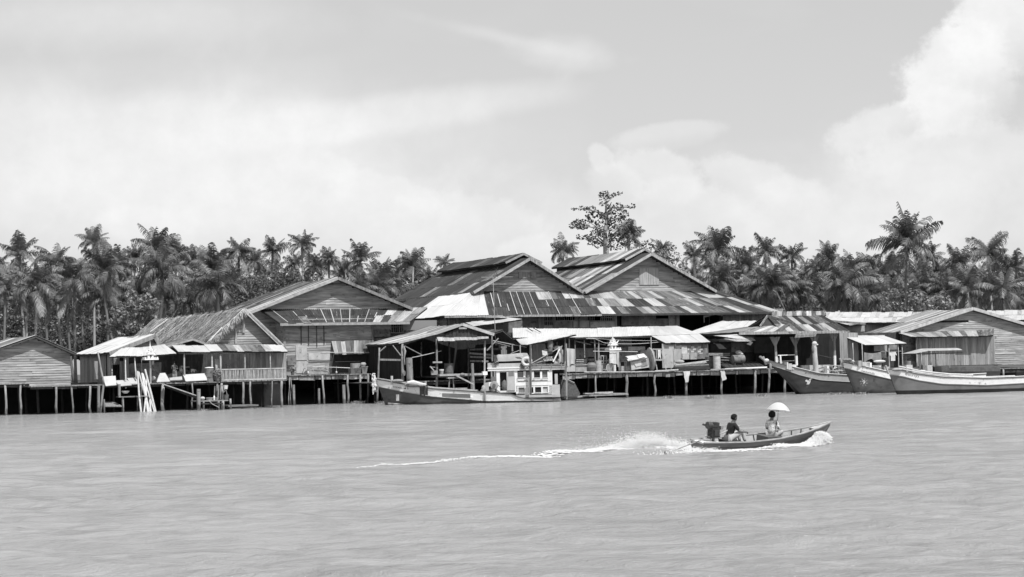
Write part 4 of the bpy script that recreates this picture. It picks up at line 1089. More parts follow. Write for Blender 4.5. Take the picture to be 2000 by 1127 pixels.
r1_ = roof(tq, [le_ + d_, le_, ap, ap + d_], 14, 2, picker('tin_bright', 4, 'tin_grey', 3, 'tin_worn', 2), seed=125, seams=.7)
roof(tq, [rx_, rx_ + d_, ap + d_, ap], 14, 2, picker('tin_bright', 4, 'tin_grey', 3), seed=126)
fascia(tq, [le_ + ev, ap + ev, rx_ + ev], h=.3, m='pale_wood', parent=r1_)
lapwall(tq, (le_[0] + .3, VX + .5), (rx_[0] - .3, VX + .5), [(0, 2.1), (1, 2.1)], [(0, le_[2]), (.5, ap[2] - .2), (1, rx_[2])], m='old_boards', seed=127)
lapwall(tq, (le_[0] + .3, VX + d_[1]), (le_[0] + .3, VX + .5), [(0, 2.1), (1, 2.1)], [(0, le_[2]), (1, le_[2])], m='old_boards', seed=128, name='side_wall')
a, b = q6(1600, 0, VX - .2), q6(1742, 0, VX - .2)
lapwall(tq, (a[0], VX - .2), (b[0], VX - .2), [(0, 2.1), (1, 2.1)], [(0, q6(1600, 320, VX)[2]), (1, q6(1700, 330, VX)[2])], m='sheet_iron', h=.26, seed=129, name='lap_wall')
a, b = q6(1742, 0, VX - 1), q6(2500, 0, VX - 1)
lapwall(tq, (a[0], VX - 1), (b[0], VX - 1), [(0, 2.1), (1, 2.1)], [(0, q6(1750, 340, VX)[2]), (1, q6(1750, 340, VX)[2])], m='old_planks', vert=True, h=.2, seed=130, name='plank_wall')
ze = q6(1800, 335, VX - 2)[2]
roof(tq, [zset(q6(1700, 338, VX - 2), ze), zset(q6(2500, 338, VX - 2), ze), q6(2500, 262, VX + .2), q6(1570, 298, VX + .2)], 16, 1, picker('tin_bright', 2, 'tin_grey', 2, 'tin_worn', 1), 'porch_roof', seed=131, thick=.06)
for x in (1746, 1790, 1895): p = q6(x, 345, VX - 1.3); post(tq, (p[0] - (.15 if x > 1800 else 0), VX - 1.3, 2), p, .06, 'post', 'pale_wood')
# far long roofs behind at the right
VY = 9.0
tf = T('far_warehouse', 'long low warehouse with pale tin roof behind the pavilion at the right', 'warehouse', q6(1400, 300, VY))
z0_, z1_ = q6(1100, 195, VY)[2], q6(1400, 93, VY + 9)[2]
roof(tf, [zset(q6(760, 195, VY), z0_), zset(q6(2900, 150, VY), z0_), zset(q6(2900, 50, VY + 9), z1_), zset(q6(820, 112, VY + 9), z1_)], 48, 2, lambda i, j, r: 'tin_pale' if r.random() < .7 else 'tin_bright', seed=135)
lapwall(tf, (q6(760, 0, VY)[0], VY + .6), (q6(2900, 0, VY)[0], VY + .6), [(0, 2), (1, 2)], [(0, z0_), (1, z0_)], m='old_planks', vert=True, h=.6, seed=136, name='wall')
t = T('side_roof', 'brown edged tin roof corner poking out right of the pavilion roof', 'roof', q6(1050, 200, VY - 2))
roof(t, [q6(1090, 225, VY - 2.5), q6(1255, 212, VY - 2.5), q6(1180, 178, VY - .5), q6(870, 170, VY - .5)], 5, 1, picker('tin_pale', 1), 'tin_roof', seed=137, thick=.1)
t.mk('verge_board', MB().bar(q6(885, 182, VY - 2.6), q6(1252, 212, VY - 2.6), .06, .2), 'post_wood'); flat_box(t, 'wall', q6(1030, 290, VY - 1.5), q6(1240, 215, VY - 1.5), .05, 'patch_light')
# ------------------------------------------------------------------ piers
def pier(label, px0, px1, v0, v1, at, posts, beam=True, rows=(3, 7), seg=(1.0, 2.2), seed=1, ext=8, edge='deck_wood', thick=.09, bm='old_planks', beam_h=.34, bd=.14):
    rr = random.Random(seed)
    z = F(at[0], at[1], v0)[2]
    a, b = F(px0, at[1], v0), F(px1, at[1], v0)
    t = T('pier', label, 'pier', ((a[0] + b[0]) / 2, v0, 0))
    t.z = z
    mb = MB(); u = a[0]
    while u < b[0]:
        w = rr.uniform(.18, .3); e = min(u + w, b[0])
        mb.box((u, v0 - rr.uniform(-.02, .16), z - thick), (e - .015, v1, z - rr.uniform(0, .03))); u = e
    t.mk('deck_planks', mb, edge, kind='stuff')
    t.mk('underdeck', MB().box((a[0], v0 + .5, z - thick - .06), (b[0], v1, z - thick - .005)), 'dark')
    if beam:
        u = a[0]
        while u < b[0] - .1:
            e = min(u + rr.uniform(*seg), b[0]); zo = rr.uniform(-.04, .04)
            t.mk('beam', MB().hexa([(u, v0 + .1, z - bd - beam_h + zo), (e - .08, v0 + .1, z - bd - beam_h + zo + rr.uniform(-.05, .05)), (e - .08, v0 + .2, z - bd - beam_h + zo), (u, v0 + .2, z - bd - beam_h + zo),
                                    (u, v0 + .1, z - bd), (e - .08 + rr.uniform(-.03, .03), v0 + .1, z - bd), (e - .08, v0 + .2, z - bd), (u, v0 + .2, z - bd)]), rr.choice([bm, bm, 'pale_wood']) if bm != 'dark_wood' else bm)
            u = e
    for p in posts:
        x0, x1, r = p[:3]
        y0 = p[3] if len(p) > 3 else None
        pb = F(x1, 790, v0 - .02); pt = F(x0, y0 if y0 else at[1] + 2, v0 - .02)
        zt = pt[2] if y0 else z - .1
        post(t, (pb[0], v0 - .02, -1.0), (pt[0], v0 - .02, zt), r, 'post', n=8, bend=.1)
    for v in rows:
        u = a[0] + rr.uniform(.3, 2)
        while u < b[0]:
            post(t, (u, v0 + v, -1), (u + rr.uniform(-.2, .2), v0 + v, z - .15), rr.uniform(.07, .12), 'rear_post', 'dark_wood', n=6)
            u += rr.uniform(2.2, 4)
    t.mk('rear_wall_or_shade', MB().box((a[0], v1 - .1 - .02 * (seed % 9), -.5), (b[0] + ext, v1 - .02 * (seed % 9), z - .12)), 'dark')  # added near-black sheet standing in for the darkness beneath the deck
    return t
def zq(n, x): return {1: 180, 2: 480, 3: 700, 4: 940, 5: 1180}[n] + x / 5.635
VA = .2
pA = pier('ragged plank landing with white drying trays at the far left', 60, 430, VA, 9.5, (350, 747), [(zq(1, 780), zq(1, 775), .15), (zq(1, 1100), zq(1, 1095), .07), (zq(1, 1375), zq(1, 1380), .08), (zq(1, 1425), zq(1, 1425), .1), (zq(1, 545), zq(1, 540), .09), (110, 110, .1), (140, 141, .08), (176, 176, .1)], seed=201, bm='dark_wood', beam_h=.16, bd=.1)
pB = pier('narrow pier carrying the slatted balustrade', 431, 560, VA - .05, 9.5, (500, 742.5), [(zq(1, 1665), zq(1, 1672), .1), (zq(1, 1740), zq(1, 1742), .09), (zq(2, 395), zq(2, 397), .11), (zq(2, 290), zq(2, 295), .06)], seed=202, ext=1.0, bm='dark_wood', beam_h=.2, bd=.1)
VC = 9.0
pC = pier('short pier in front of the boarded store, on crooked posts', 561, 724, VC, 19, (640, 731), [(zq(2, 480), zq(2, 478), .05), (zq(2, 492), zq(2, 500), .05), (zq(2, 845), zq(2, 862), .09), (zq(2, 1122), zq(2, 1135), .1), (zq(2, 1262), zq(2, 1258), .1), (zq(2, 1345), zq(2, 1340), .1)], seed=203, beam_h=.32)
for x, y, r in ((525, 740, .13), (803, 780, .11), (1077, 740, .15)):
    p = q2(x, y, VC - .3)
    solo('cut_pile', {525: 'cut pile next to the balustrade pier', 803: 'shortest cut pile under the store pier', 1077: 'thick pale cut pile under the store pier'}[x], 'pile', MB().tube([(p[0] + .04, VC - .3, -1), p], [r, r * .92], 9), 'post_wood', (p[0], VC - .3, 0), group='cut piles standing in the water')
VD = -2.0
pD = pier('long cluttered pier with evenly spaced posts in the middle', 1100, 1444, VD, 14.8, (1260, 726), [(1163, 1164, .085), (1223, 1225, .13), (1279, 1280, .1), (1340, 1342, .12), (1410, 1410, .1)], rows=(3.2, 7.5, 12), seed=204, seg=(.9, 1.5), beam_h=.3)
pE = pier('pier in front of the pavilion, carrying the fuel drum platform', 1444, 1660, VD, 14.8, (1500, 719), [(zq(5, 1662), zq(5, 1660), .12), (zq(5, 1815), zq(5, 1808), .11), (1533, 1532, .12), (1556, 1557, .08), (1600, 1602, .1)], rows=(3.2, 7.5, 12), seed=205, seg=(1.2, 2.4), beam_h=.3)
pF = pier('dark landing behind the moored boats at the right', 1600, 2060, 0.5, 12, (1760, 724), [(1700, 1700, .1), (1850, 1850, .1), (1890, 1890, .1), (1960, 1960, .1)], rows=(3, 7), seed=206, bm='dark_wood')
pG = pier('low dark pier beneath the boat shed', 724, 1100, 4.6, 14.5, (860, 743), [], rows=(1, 4, 8), seed=207, bm='dark_wood', beam_h=.2)
pL = pier('rough pier continuing beyond the left end of the row', -60, 60, 1.2, 9, (0, 749), [(10, 10, .1), (40, 41, .09)], seed=208, bm='dark_wood', beam_h=.16)
zD, zE_, zA, zC = pD.z, pE.z, pA.z, pC.z
# long light deck edge poles
t = pD
for x0, y0, x1, y1, v in ((1130, 715, 2060, 706, VD - .2),):
    t.mk('edge_pole', MB().tube([q4(x0, y0, v), q4((x0 + x1) / 2, (y0 + y1) / 2 + 3, v), q4(x1, y1, v)], .06), 'pale_wood')
t.mk('edge_pole', MB().tube([q5(560, 705, VD - .2), q5(815, 690, VD - .2)], .07), 'pale_wood')
t.mk('edge_pole', MB().bar(q5(1170, 685, VD - .22), q5(1560, 675, VD - .22), .1, .08), 'pale_wood')
pE.mk('edge_pole', MB().bar(q5(1330, 680, VD - .2), q5(1790, 660, VD - .2), .1, .12), 'white_paint')
# ------------------------------------------------------------------ loose things on the left
def tray(corners, v0, v1, lab, m='canvas_pale', name='drying_tray', cat='tray', group='pale drying trays', fn=q1):
    """corners: bottom left, bottom right, top right, top left"""
    c = [fn(*corners[0], v0), fn(*corners[1], v0), fn(*corners[2], v1), fn(*corners[3], v1)]
    t = T(name, lab, cat, c[0], group=group)
    t.mk('panel', MB().slab(c, .03, .03), m)
    for a, b in ((0, 1), (1, 2), (2, 3), (3, 0)): t.mk('frame_slat', MB().bar(c[a], c[b], .05, .05), 'pale_wood')
    return t
tray([(150, 755), (265, 745), (255, 645), (120, 652)], -.1, .5, 'upright white drying tray, leftmost on the landing')
tray([(300, 755), (432, 745), (395, 690), (250, 697)], -.1, .9, 'white drying tray lying low beside the leaning bamboo')
tray([(432, 742), (498, 735), (487, 665), (385, 670)], .3, .9, 'small white tray just left of the bamboo poles')
tray([(712, 712), (856, 705), (800, 612), (745, 616)], .1, .7, 'steep white tray right of the bamboo poles')
tray([(858, 692), (990, 686), (985, 652), (850, 668)], .1, .9, 'narrow white tray in front of the standing man')
tray([(1030, 703), (1264, 690), (1240, 617), (1003, 632)], .1, .6, 'largest white tray, beside the rusty drum')
t = T('leaning_poles', 'bundle of pale bamboo poles leaning in the water', 'bamboo poles', q1(600, 1030, -.6), group=None)
for i, (x0, y0, x1, y1, r) in enumerate([(500, 590, 540, 1030, .075), (512, 600, 640, 1028, .08), (548, 612, 615, 1030, .09), (560, 620, 690, 1025, .06), (582, 570, 700, 1020, .085), (600, 640, 570, 1030, .07), (625, 720, 648, 1015, .06)]):
    a, b = q1(x0, y0, -.75), q1(x1, y1 + 30, -1.3); m_ = a.lerp(b, .55) + Vector((.04 * (i % 3 - 1), -.03 * (i % 3), 0))
    t.mk('pole', MB().tube([a, m_, b], [r * .85, r, r], 8), 'bamboo')
t.mk('lashing', MB().bar(q1(525, 865, -1.25), q1(650, 865, -1.25), .05), 'rope')
def lathing(name, lab, cat, fn, x0, x1, y0, y1, v, prof, m, group=None, extra=None, n=16, deckz=None):
    """an upright round thing between pixel columns x0-x1 and rows y0 (top) - y1 (base); prof in fractions (radius, height)"""
    a, b = fn(x0, y1, v), fn(x1, y0, v)
    c = Vector(((a[0] + b[0]) / 2, v, a[2] if deckz is None else deckz)); R_, H_ = abs(b[0] - a[0]) / 2, b[2] - c[2]
    t = T(name, lab, cat, c, group=group)
    t.c, t.R, t.H = c, R_, H_
    t.mk('body', MB().lathe(c, [(r * R_, h * H_) for r, h in prof], n), m, smooth=False)
    if extra: extra(t)
    return t
CYL = [(.97, 0), (1, .02), (1, .98), (.95, 1)]
DRUM = [(.96, 0), (1, .01), (.97, .03), (.97, .32), (1.01, .34), (.97, .36), (.97, .65), (1.01, .67), (.97, .69), (.97, .97), (1, .99), (.96, 1)]
BUCK = [(.72, 0), (.95, .9), (1, .92), (1, 1), (.9, 1), (.7, .15)]
JAR = [(.45, 0), (.8, .2), (1, .5), (.95, .75), (.6, .93), (.5, .95), (.62, 1), (.4, 1)]
BOWL = [(.4, 0), (.75, .45), (1, 1), (.93, 1), (.4, .15)]
def lid(t): t.mk('lid', MB().lathe(t.c + Z * t.H, [(.9 * t.R, .01), (1.05 * t.R, .05), (.8 * t.R, .09), (.1 * t.R, .12)], 14), 'white_paint')
lathing('oil_drum', 'rusty upright drum with a white dish on top, beside the largest tray', 'drum', q1, 1242, 1338, 560, 692, .5, DRUM, 'sheet_iron', extra=lid, deckz=zA)
lathing('basin', 'white enamel basin on the low shelf by the water', 'basin', q1, 322, 412, 808, 838, -.2, BOWL, 'white_paint')
t = T('shelf_landing', 'low washing shelf under the white basin', 'shelf', q1(400, 870, -.2))
t.mk('board', MB().box(q1(300, 882, -.4), q1(515, 862, .8)), 'deck_wood'); t.mk('leg', MB().tube([q1(330, 1060, -.3), q1(335, 870, -.3)], .06), 'post_wood'); t.mk('leg', MB().tube([q1(500, 1060, .2), q1(500, 870, .2)], .06), 'post_wood')
t = T('water_step', 'small plank step close to the water at the far left', 'step', q1(200, 950, -.4))
t.mk('board', MB().slab([q1(145, 975, -.7), q1(330, 975, -.7), q1(250, 925, 1.2), q1(140, 925, 1.2)], .07), 'old_planks'); t.mk('leg', MB().tube([q1(135, 1060, -.6), q1(130, 900, -.6)], .07), 'post_wood'); t.mk('leg', MB().tube([q1(345, 1060, -.6), q1(340, 880, -.6)], .06), 'post_wood')
for i, (x0, y0, x1, y1, r, lab) in enumerate([(125, 740, 90, 1060, .09, 'leaning post at the left edge of the landing'), (72, 750, 70, 1060, .12, 'stout short post furthest left in the water'), (298, 735, 300, 880, .11, 'short thick post under the low white tray')]):
    solo('landing_post', lab, 'post', MB().tube([q1(x1, y1, -.5), q1(x0, y0, -.5)], r, 8), 'post_wood', q1(x1, y1, -.5), group='posts of the left landing')
t = T('gangplank', 'long gangplank sloping down to the little jetty', 'plank', q1(970, 800, -.6))
t.mk('board', MB().bar(q1(785, 735, -.3), q1(1150, 862, -1.6), .4, .06), 'old_planks'); t.mk('edge_pole', MB().tube([q1(785, 738, -.6), q1(1150, 862, -1.9)], .035), 'pale_wood'); t.mk('stringer', MB().bar(q1(790, 752, -.3), q1(1150, 885, -1.6), .1, .16), 'dark_wood')
VJ = -1.8
t = T('little_jetty', 'little washing jetty at the foot of the gangplank', 'jetty', q1(1320, 1000, VJ))
ja, jb = q1(1140, 918, VJ), q1(1500, 918, VJ)
t.mk('deck', MB().box((ja[0], VJ, ja[2] - .08), (jb[0], VJ + 1.6, ja[2])), 'deck_wood')
for x in (1165, 1212, 1380, 1428, 1508): post(t, (q1(x, 0, VJ)[0], VJ + .05, -1), (q1(x, 0, VJ)[0], VJ + .05, ja[2] - .06 if x != 1508 else ja[2] + .1), .09 if x != 1428 else .12)
t.mk('crossbar', MB().bar(q1(1200, 950, VJ), q1(1440, 945, VJ), .1), 'dark_wood')
jz = ja[2]
solo('jetty_pile', 'stout round pile rising at the left end of the little jetty', 'pile', MB().tube([q1(1172, 1060, VJ - .2), q1(1172, 787, VJ - .2)], .16, 10), 'post_wood', q1(1172, 1060, VJ - .2))
lathing('plastic_tub', 'wide pale tub in the middle of the little jetty', 'tub', q1, 1250, 1332, 880, 908, VJ + .5, BUCK, 'patch_light', deckz=jz)
lathing('bucket', 'small grey bucket right of the tub on the little jetty', 'bucket', q1, 1355, 1390, 878, 908, VJ + .5, BUCK, 'cloth_grey', deckz=jz)
lathing('bottle', 'white bottle between the tub and small bucket', 'bottle', q1, 1330, 1356, 855, 908, VJ + .6, [(.7, 0), (.9, .05), (.9, .6), (.35, .8), (.35, 1)], 'white_paint', deckz=jz)
lathing('hanging_pail', 'white pail hanging below the end of the veranda', 'pail', q1, 1442, 1495, 745, 790, -.4, BUCK, 'white_paint')
lathing('bucket', 'dark bucket at the right end of the little jetty', 'bucket', q1, 1448, 1504, 850, 905, VJ + .5, BUCK, 'drum_dark', deckz=jz)
solo('rope_loop', 'pale rope looped from the hanging white pail', 'rope', MB().tube([q1(1455, 790, -.5), q1(1440, 830, -.5), q1(1475, 800, -.5), q1(1485, 850, -.5)], .025, 5), 'rope', q1(1455, 850, -.5))
t = T('cloth_heap', 'crumpled white washing heaped beside the stout jetty pile', 'washing', q1(1220, 905, VJ + .3))
mb = MB().ell(q1(1215, 890, VJ + .3), (.2, .2, .14), 9, 6); t.mk('cloth', mb, 'cloth_white')
solo('jetty_hose', 'thin pale hose trailing off the little jetty', 'hose', MB().tube([q1(1285, 915, VJ - .1), q1(1325, 955, VJ - .2), q1(1395, 990, VJ - .3)], .025, 5), 'rope', q1(1395, 990, VJ - .3))
t = T('low_raft', 'low dark raft moored right of the little jetty', 'raft', q1(1620, 1000, -1.4))
t.mk('deck', MB().box(q1(1500, 985, -1.8), q1(1745, 955, .4)), 'deck_wood'); t.mk('float', MB().box(q1(1520, 1020, -1.7), q1(1610, 990, -.4)), 'sheet_iron'); t.mk('float', MB().box(q1(1640, 1020, -1.7), q1(1730, 985, -.4)), 'sheet_iron')
for x, y0, y1 in ((1345, 755, 890), (1388, 745, 900), (1410, 740, 900)):
    pA.mk('loose_pole', MB().tube([q1(x, y1, -.3), q1(x + 5, y0, -.2)], .05), 'post_wood')
# spirit houses
def spirit(lab, c, s, cloth=None):
    t = T('spirit_house', lab, 'spirit house', c)
    c = Vector(c)
    def b(x0, z0, x1, z1, d=.5, dy=0): return MB().box((c[0] + x0 * s, c[1] - d * s / 2 + dy, c[2] + z0 * s), (c[0] + x1 * s, c[1] + d * s / 2 + dy, c[2] + z1 * s))
    t.mk('plinth', b(-.62, 0, .62, .12, 1.0), 'white_paint')
    for x in (-.55, -.3, 0, .3, .55): t.mk('railing_post', b(x - .03, .12, x + .03, .26, .95), 'white_paint')
    t.mk('cell', b(-.25, .12, .25, .5, .4), 'white_paint'); t.mk('doorway', b(-.08, .16, .08, .42, .02, -.21 * s), 'dark_wood')
    mb = MB()
    for (w, z0, z1) in ((.42, .48, .78), (.3, .66, .95), (.18, .85, 1.12)):
        P_ = [(c[0] - w * s, c[1] - .3 * s, c[2] + z0 * s), (c[0] + w * s, c[1] - .3 * s, c[2] + z0 * s), (c[0], c[1] - .3 * s, c[2] + z1 * s)]
        mb.poly(P_, .6 * s, (0, 1, 0))
    rf = t.mk('tiered_roof', mb, 'white_paint')
    t.mk('spire', MB().lathe(c + Z * 1.0 * s, [(.09 * s, 0), (.05 * s, .2 * s), (.02 * s, .45 * s), (.004, .7 * s)], 8), 'white_paint', parent=rf)
    for sg_ in (-1, 1): t.mk('finial', MB().poly([c + Vector((sg_ * .3 * s, -.3 * s, .62 * s)), c + Vector((sg_ * .5 * s, -.3 * s, .95 * s)), c + Vector((sg_ * .24 * s, -.3 * s, .78 * s))], .05, (0, 1, 0)), 'white_paint', parent=rf)
    return t
c = q1(640, 468, -.3)
t = spirit('small white spirit house on a pole above the bamboo poles', c, .92)
t.mk('pole', MB().tube([(c[0], c[1], zA), (c[0], c[1], c[2])], .07), 'pale_wood'); t.mk('hanging_cloth', MB().box(q1(628, 520, -.35), q1(650, 472, -.32)), 'cloth_grey'); t.mk('hanging_cloth', MB().box(q1(660, 520, -.35), q1(680, 472, -.32)), 'cloth_grey')
t = T('wire_fish_trap', 'round wire fish trap resting behind the bamboo poles', 'fish trap', q1(690, 690, .6))
for i in range(9):
    a = PI * i / 8; t.mk('hoop_wire', MB().tube([q1(690 - 55 * math.cos(a), 690, .6), q1(690 - 50 * math.cos(a), 610 - 30 * math.sin(a), .6), q1(690, 575, .6)], .014, 4), 'metal_dark')
t.mk('float', MB().tube([q1(640, 690, .4), q1(642, 570, .4)], .09, 8), 'patch_light'); t.mk('bundle', MB().ell(q1(665, 670, .4), (.28, .2, .2), 9, 6), 'cloth_grey')
# plants and small things on the veranda
def bush_mb(c, r, n, ls, seed, flat=.8, hollow=.3):
    rr = random.Random(seed); mb = MB(); c = Vector(c)
    for i in range(n):
        d = Vector((rr.gauss(0, 1), rr.gauss(0, 1), rr.gauss(0, 1))).normalized()
        p = c + Vector((d.x * r[0], d.y * r[1], d.z * r[2])) * rr.uniform(hollow, 1) ** .6
        a = Vector((rr.gauss(0, 1), rr.gauss(0, 1), rr.gauss(0, .6))).normalized(); b = a.orthogonal().normalized()
        s = ls * rr.uniform(.6, 1.3)
        mb.add([p - b * s * .35, p + a * s * .5, p + b * s * .35, p - a * s * .5], [(0, 1, 2, 3)])
    return mb
def potted(lab, c, r, n, ls, seed, pot=.16):
    t = T('potted_plant', lab, 'potted plant', c)
    t.mk('pot', MB().lathe(c, [(pot * .7, 0), (pot, .26), (pot * 1.1, .3), (pot * .9, .3)], 10), 'clay')
    t.mk('leaves', bush_mb(Vector(c) + Z * (.3 + r[2] * .8), r, n, ls, seed), 'leaf_light', kind='stuff')
c = q1(1380, 690, .1); potted('leafy potted plant squeezed between the rusty drum and the balustrade', (c[0], .1, zA), (.32, .3, .45), 170, .16, 3)
c = q2(515, 610, VC + .3); potted('small leafy plant under the dark square shutter', (c[0], VC + .3, zC), (.32, .3, .25), 120, .15, 4)
# people things on the veranda: baskets and table
lathing('stool', 'round topped stool inside the dark veranda room', 'stool', q1, 1462, 1522, 515, 565, 2.2, [(.5, 0), (.55, .05), (.6, .8), (1.15, .85), (1.15, 1)], 'old_planks')
t = T('standing_panel', 'narrow lattice board propped on the veranda between two posts', 'board', q1(1375, 560, .9)); t.mk('board', MB().bar(q1(1380, 600, .9), q1(1370, 458, 1.0), .34, .05), 'patch_light')
t = T('round_table', 'small table under a pale bowl, left of the stooping figures', 'table', q1(1020, 600, 1.3)); t.mk('top', MB().lathe(q1(1015, 545, 1.4), [(.42, -.04), (.44, 0), (.4, .02)], 12), 'old_planks'); t.mk('leg', MB().tube([q1(1015, 660, 1.4), q1(1015, 545, 1.4)], .06), 'old_planks')
lathing('bowl', 'pale bowl on the small round veranda table', 'bowl', q1, 968, 1005, 533, 548, 1.4, BOWL, 'cloth_white')
# ------------------------------------------------------------------ the store pier
t = T('boat_cover', 'dark ribbed tarpaulin heap lying on the store pier', 'tarpaulin', q2(810, 615, VC + 1))
P0, P1 = q2(672, 617, VC + .2), q2(945, 612, VC + .2)
t.mk('tarpaulin', MB().grid(lambda a, b: (P0[0] + (P1[0] - P0[0]) * (a * .94 + .03 * math.sin(b * 3)), VC + .2 + 1.6 * b, zC + .02 + .52 * math.sin(PI * b) ** .6 * min(1, 6 * a, 5 * (1 - a)) ** .5), 12, 8), 'sheet_iron', smooth=True)
for i in (0, .3, .62, 1): t.mk('rib', MB().tube([(P0[0] + (P1[0] - P0[0]) * (.04 + .86 * i), VC + .2 + 1.6 * b, zC + .04 + .54 * math.sin(PI * b) ** .6) for b in (0, .1, .3, .5, .7, 1)], .025, 5), 'pale_wood')
solo('long_pole', 'long pale bamboo pole lying over the dark tarpaulin heap', 'pole', MB().tube([q2(730, 540, VC + .2), q2(1148, 556, VC + .15)], .035, 7), 'bamboo', q2(730, 540, VC))
lathing('water_tub', 'large grey tub standing behind the two baskets', 'tub', q2, 1155, 1258, 503, 560, VC + 1.5, CYL, 'cloth_grey')
lathing('cooking_pot', 'light pot stacked on the right basket', 'pot', q2, 1264, 1322, 492, 545, VC + .9, JAR, 'patch_light')
def basket(lab, x0, y0, x1, y1, taper):
    a, b = q2(x0, y1, VC + .2), q2(x1, y0, VC + .2); w = (b[0] - a[0]); k_ = taper * w
    t = T('basket', lab, 'basket', a, group='baskets on the store pier')
    t.mk('body', MB().hexa([(a[0] + k_, a[1], a[2]), (b[0] - k_, a[1], a[2]), (b[0] - k_, a[1] + .6, a[2]), (a[0] + k_, a[1] + .6, a[2]), (a[0], a[1] - .05, b[2]), (b[0], a[1] - .05, b[2]), (b[0], a[1] + .65, b[2]), (a[0], a[1] + .65, b[2])]), 'drum_dark' if taper < .1 else 'sheet_iron')
    t.mk('rim', MB().box((a[0] - .02, a[1] - .07, b[2] - .04), (b[0] + .02, a[1] - .03, b[2] + .02)), 'old_planks'); t.mk('handle', MB().tube([(a[0] + w * .35, a[1] - .08, b[2] - .12), (a[0] + w * .5, a[1] - .1, b[2] - .3), (a[0] + w * .65, a[1] - .08, b[2] - .12)], .015, 4), 'dark_wood')
basket('square dark basket at the right end of the store pier', 1155, 556, 1270, 630, .04); basket('smaller tapering basket next to the boat bow', 1272, 540, 1342, 622, .2)
for x, y, s in ((688, 608, .12), (998, 604, .12)):
    c = q2(x, y, VC - .1); lab = {688: 'small white float at the left end of the tarpaulin heap', 998: 'small white float tied upright right of the tarpaulin heap'}[x]
    tfl = T('net_float', lab, 'float', c); tfl.mk('float', MB().ell(c, (s * .7, s * .7, s)), 'cloth_white'); tfl.mk('cord', MB().tube([c + Z * .1, c + Z * .55], .015, 4), 'rope')
# ------------------------------------------------------------------ boat shed landing
lathing('oil_drum', 'dark upright drum on the boat shed landing', 'drum', q3, 945, 1040, 560, 680, VB + 1.2, DRUM, 'drum_dark', deckz=dz3)
def wh(t): t.mk('band', MB().lathe(t.c, [(1.01 * t.R, .8 * t.H), (1.03 * t.R, t.H), (.9 * t.R, t.H + .01)], 12), 'white_paint')
lathing('paint_bucket', 'small bucket with white rim left of the dark drum', 'bucket', q3, 890, 938, 628, 692, VB + .4, BUCK, 'cloth_grey', extra=wh)
t = T('work_bench', 'rough work bench with splayed legs behind the fishing boat', 'bench', q3(1100, 700, VB - .6))
vb = VB - .7
t.mk('top', MB().box((q3(880, 0, vb)[0], vb, q3(900, 702, vb)[2]), (q3(1400, 0, vb)[0], vb + .7, q3(900, 680, vb)[2])), 'pale_wood')
t.mk('shelf', MB().box(q3(985, 730, vb), q3(1110, 712, vb + .5)), 'old_planks'); t.mk('chute', MB().bar(q3(1065, 690, vb - .1), q3(1270, 795, vb - .5), .3, .12), 'pale_wood')
for x0, x1 in ((1005, 985), (1040, 1060), (1240, 1245), (1270, 1275)): t.mk('leg', MB().tube([q3(x1, 960, vb + .2), q3(x0, 710, vb + .2)], .06), 'post_wood')
t.mk('lump', MB().ell(q3(1145, 685, vb), (.25, .2, .14)), 'cloth_grey'); t.mk('lump', MB().box(q3(1370, 690, vb - .05), q3(1408, 650, vb + .2)), 'white_paint')
t = T('winch_stand', 'small cluttered stand of pale tools tied to the shed post', 'tool stand', q3(850, 690, VB - .3))
t.mk('shelf', MB().box(q3(822, 560, VB - .3), q3(912, 540, VB - .1)), 'pale_wood'); t.mk('tool', MB().bar(q3(790, 595, VB - .3), q3(830, 640, VB - .3), .09), 'patch_light'); t.mk('tool', MB().bar(q3(785, 600, VB - .3), q3(845, 605, VB - .3), .06), 'cloth_grey'); t.mk('box', MB().box(q3(805, 690, VB - .2), q3(860, 640, VB)), 'cloth_grey')
solo('hanging_net', 'rope and rags tied down the big shed post', 'rope', MB().tube([q3(500, 370, VB - .25), q3(515, 430, VB - .3), q3(505, 500, VB - .28), q3(512, 575, VB - .3)], [.06, .1, .05, .03], 7), 'cloth_grey', q3(505, 575, VB - .25))
solo('white_buoy', 'white buoy hanging on the big shed post', 'buoy', MB().ell(q3(505, 670, VB - .3), (.12, .12, .24)), 'cloth_white', q3(505, 700, VB - .3))
solo('mooring_rope', 'sagging line from the mooring pile to the inner post', 'rope', MB().tube([q3(590, 498, VB - 1), q3(660, 485, VB - .6), q3(760, 462, VB), q3(912, 425, VB + .5)], .03, 5), 'rope', q3(590, 498, VB - 1))
# ------------------------------------------------------------------ the cluttered middle pier
lathing('water_jar', 'big dark clay water jar next to the pale cylinder', 'jar', q4, 1160, 1262, 600, 712, VD + 1, JAR, 'clay', n=20, deckz=zD)
lathing('pale_drum', 'tall pale cylinder right of the clay jar', 'drum', q4, 1255, 1318, 588, 710, VD + 1.2, CYL, 'drum_light', deckz=zD)
lathing('cooking_pan', 'wide grey pan of spoons standing behind the clay jar', 'pan', q4, 1165, 1262, 565, 600, VD + 2, BOWL, 'cloth_grey')
lathing('dark_bucket', 'black bucket on the crate left of the pan', 'bucket', q4, 1125, 1170, 555, 615, VD + 2, BUCK, 'char')
t = T('side_table', 'grey sided table beneath the black bucket', 'table', q4(1100, 710, VD + 1)); t.mk('panel', MB().box(q4(1040, 712, VD + 1), q4(1160, 635, VD + 1.1)), 'cloth_grey'); t.mk('top', MB().box(q4(1035, 640, VD + .9), q4(1165, 628, VD + 1.9)), 'pale_wood')
t = T('crate', 'dark slatted crate stacked beside the hanging pale cloth', 'crate', q4(1085, 625, VD + 1.4))
for y in (570, 590, 610): t.mk('slat', MB().box(q4(1045, y + 12, VD + 1.4), q4(1125, y, VD + 1.45)), 'old_planks')
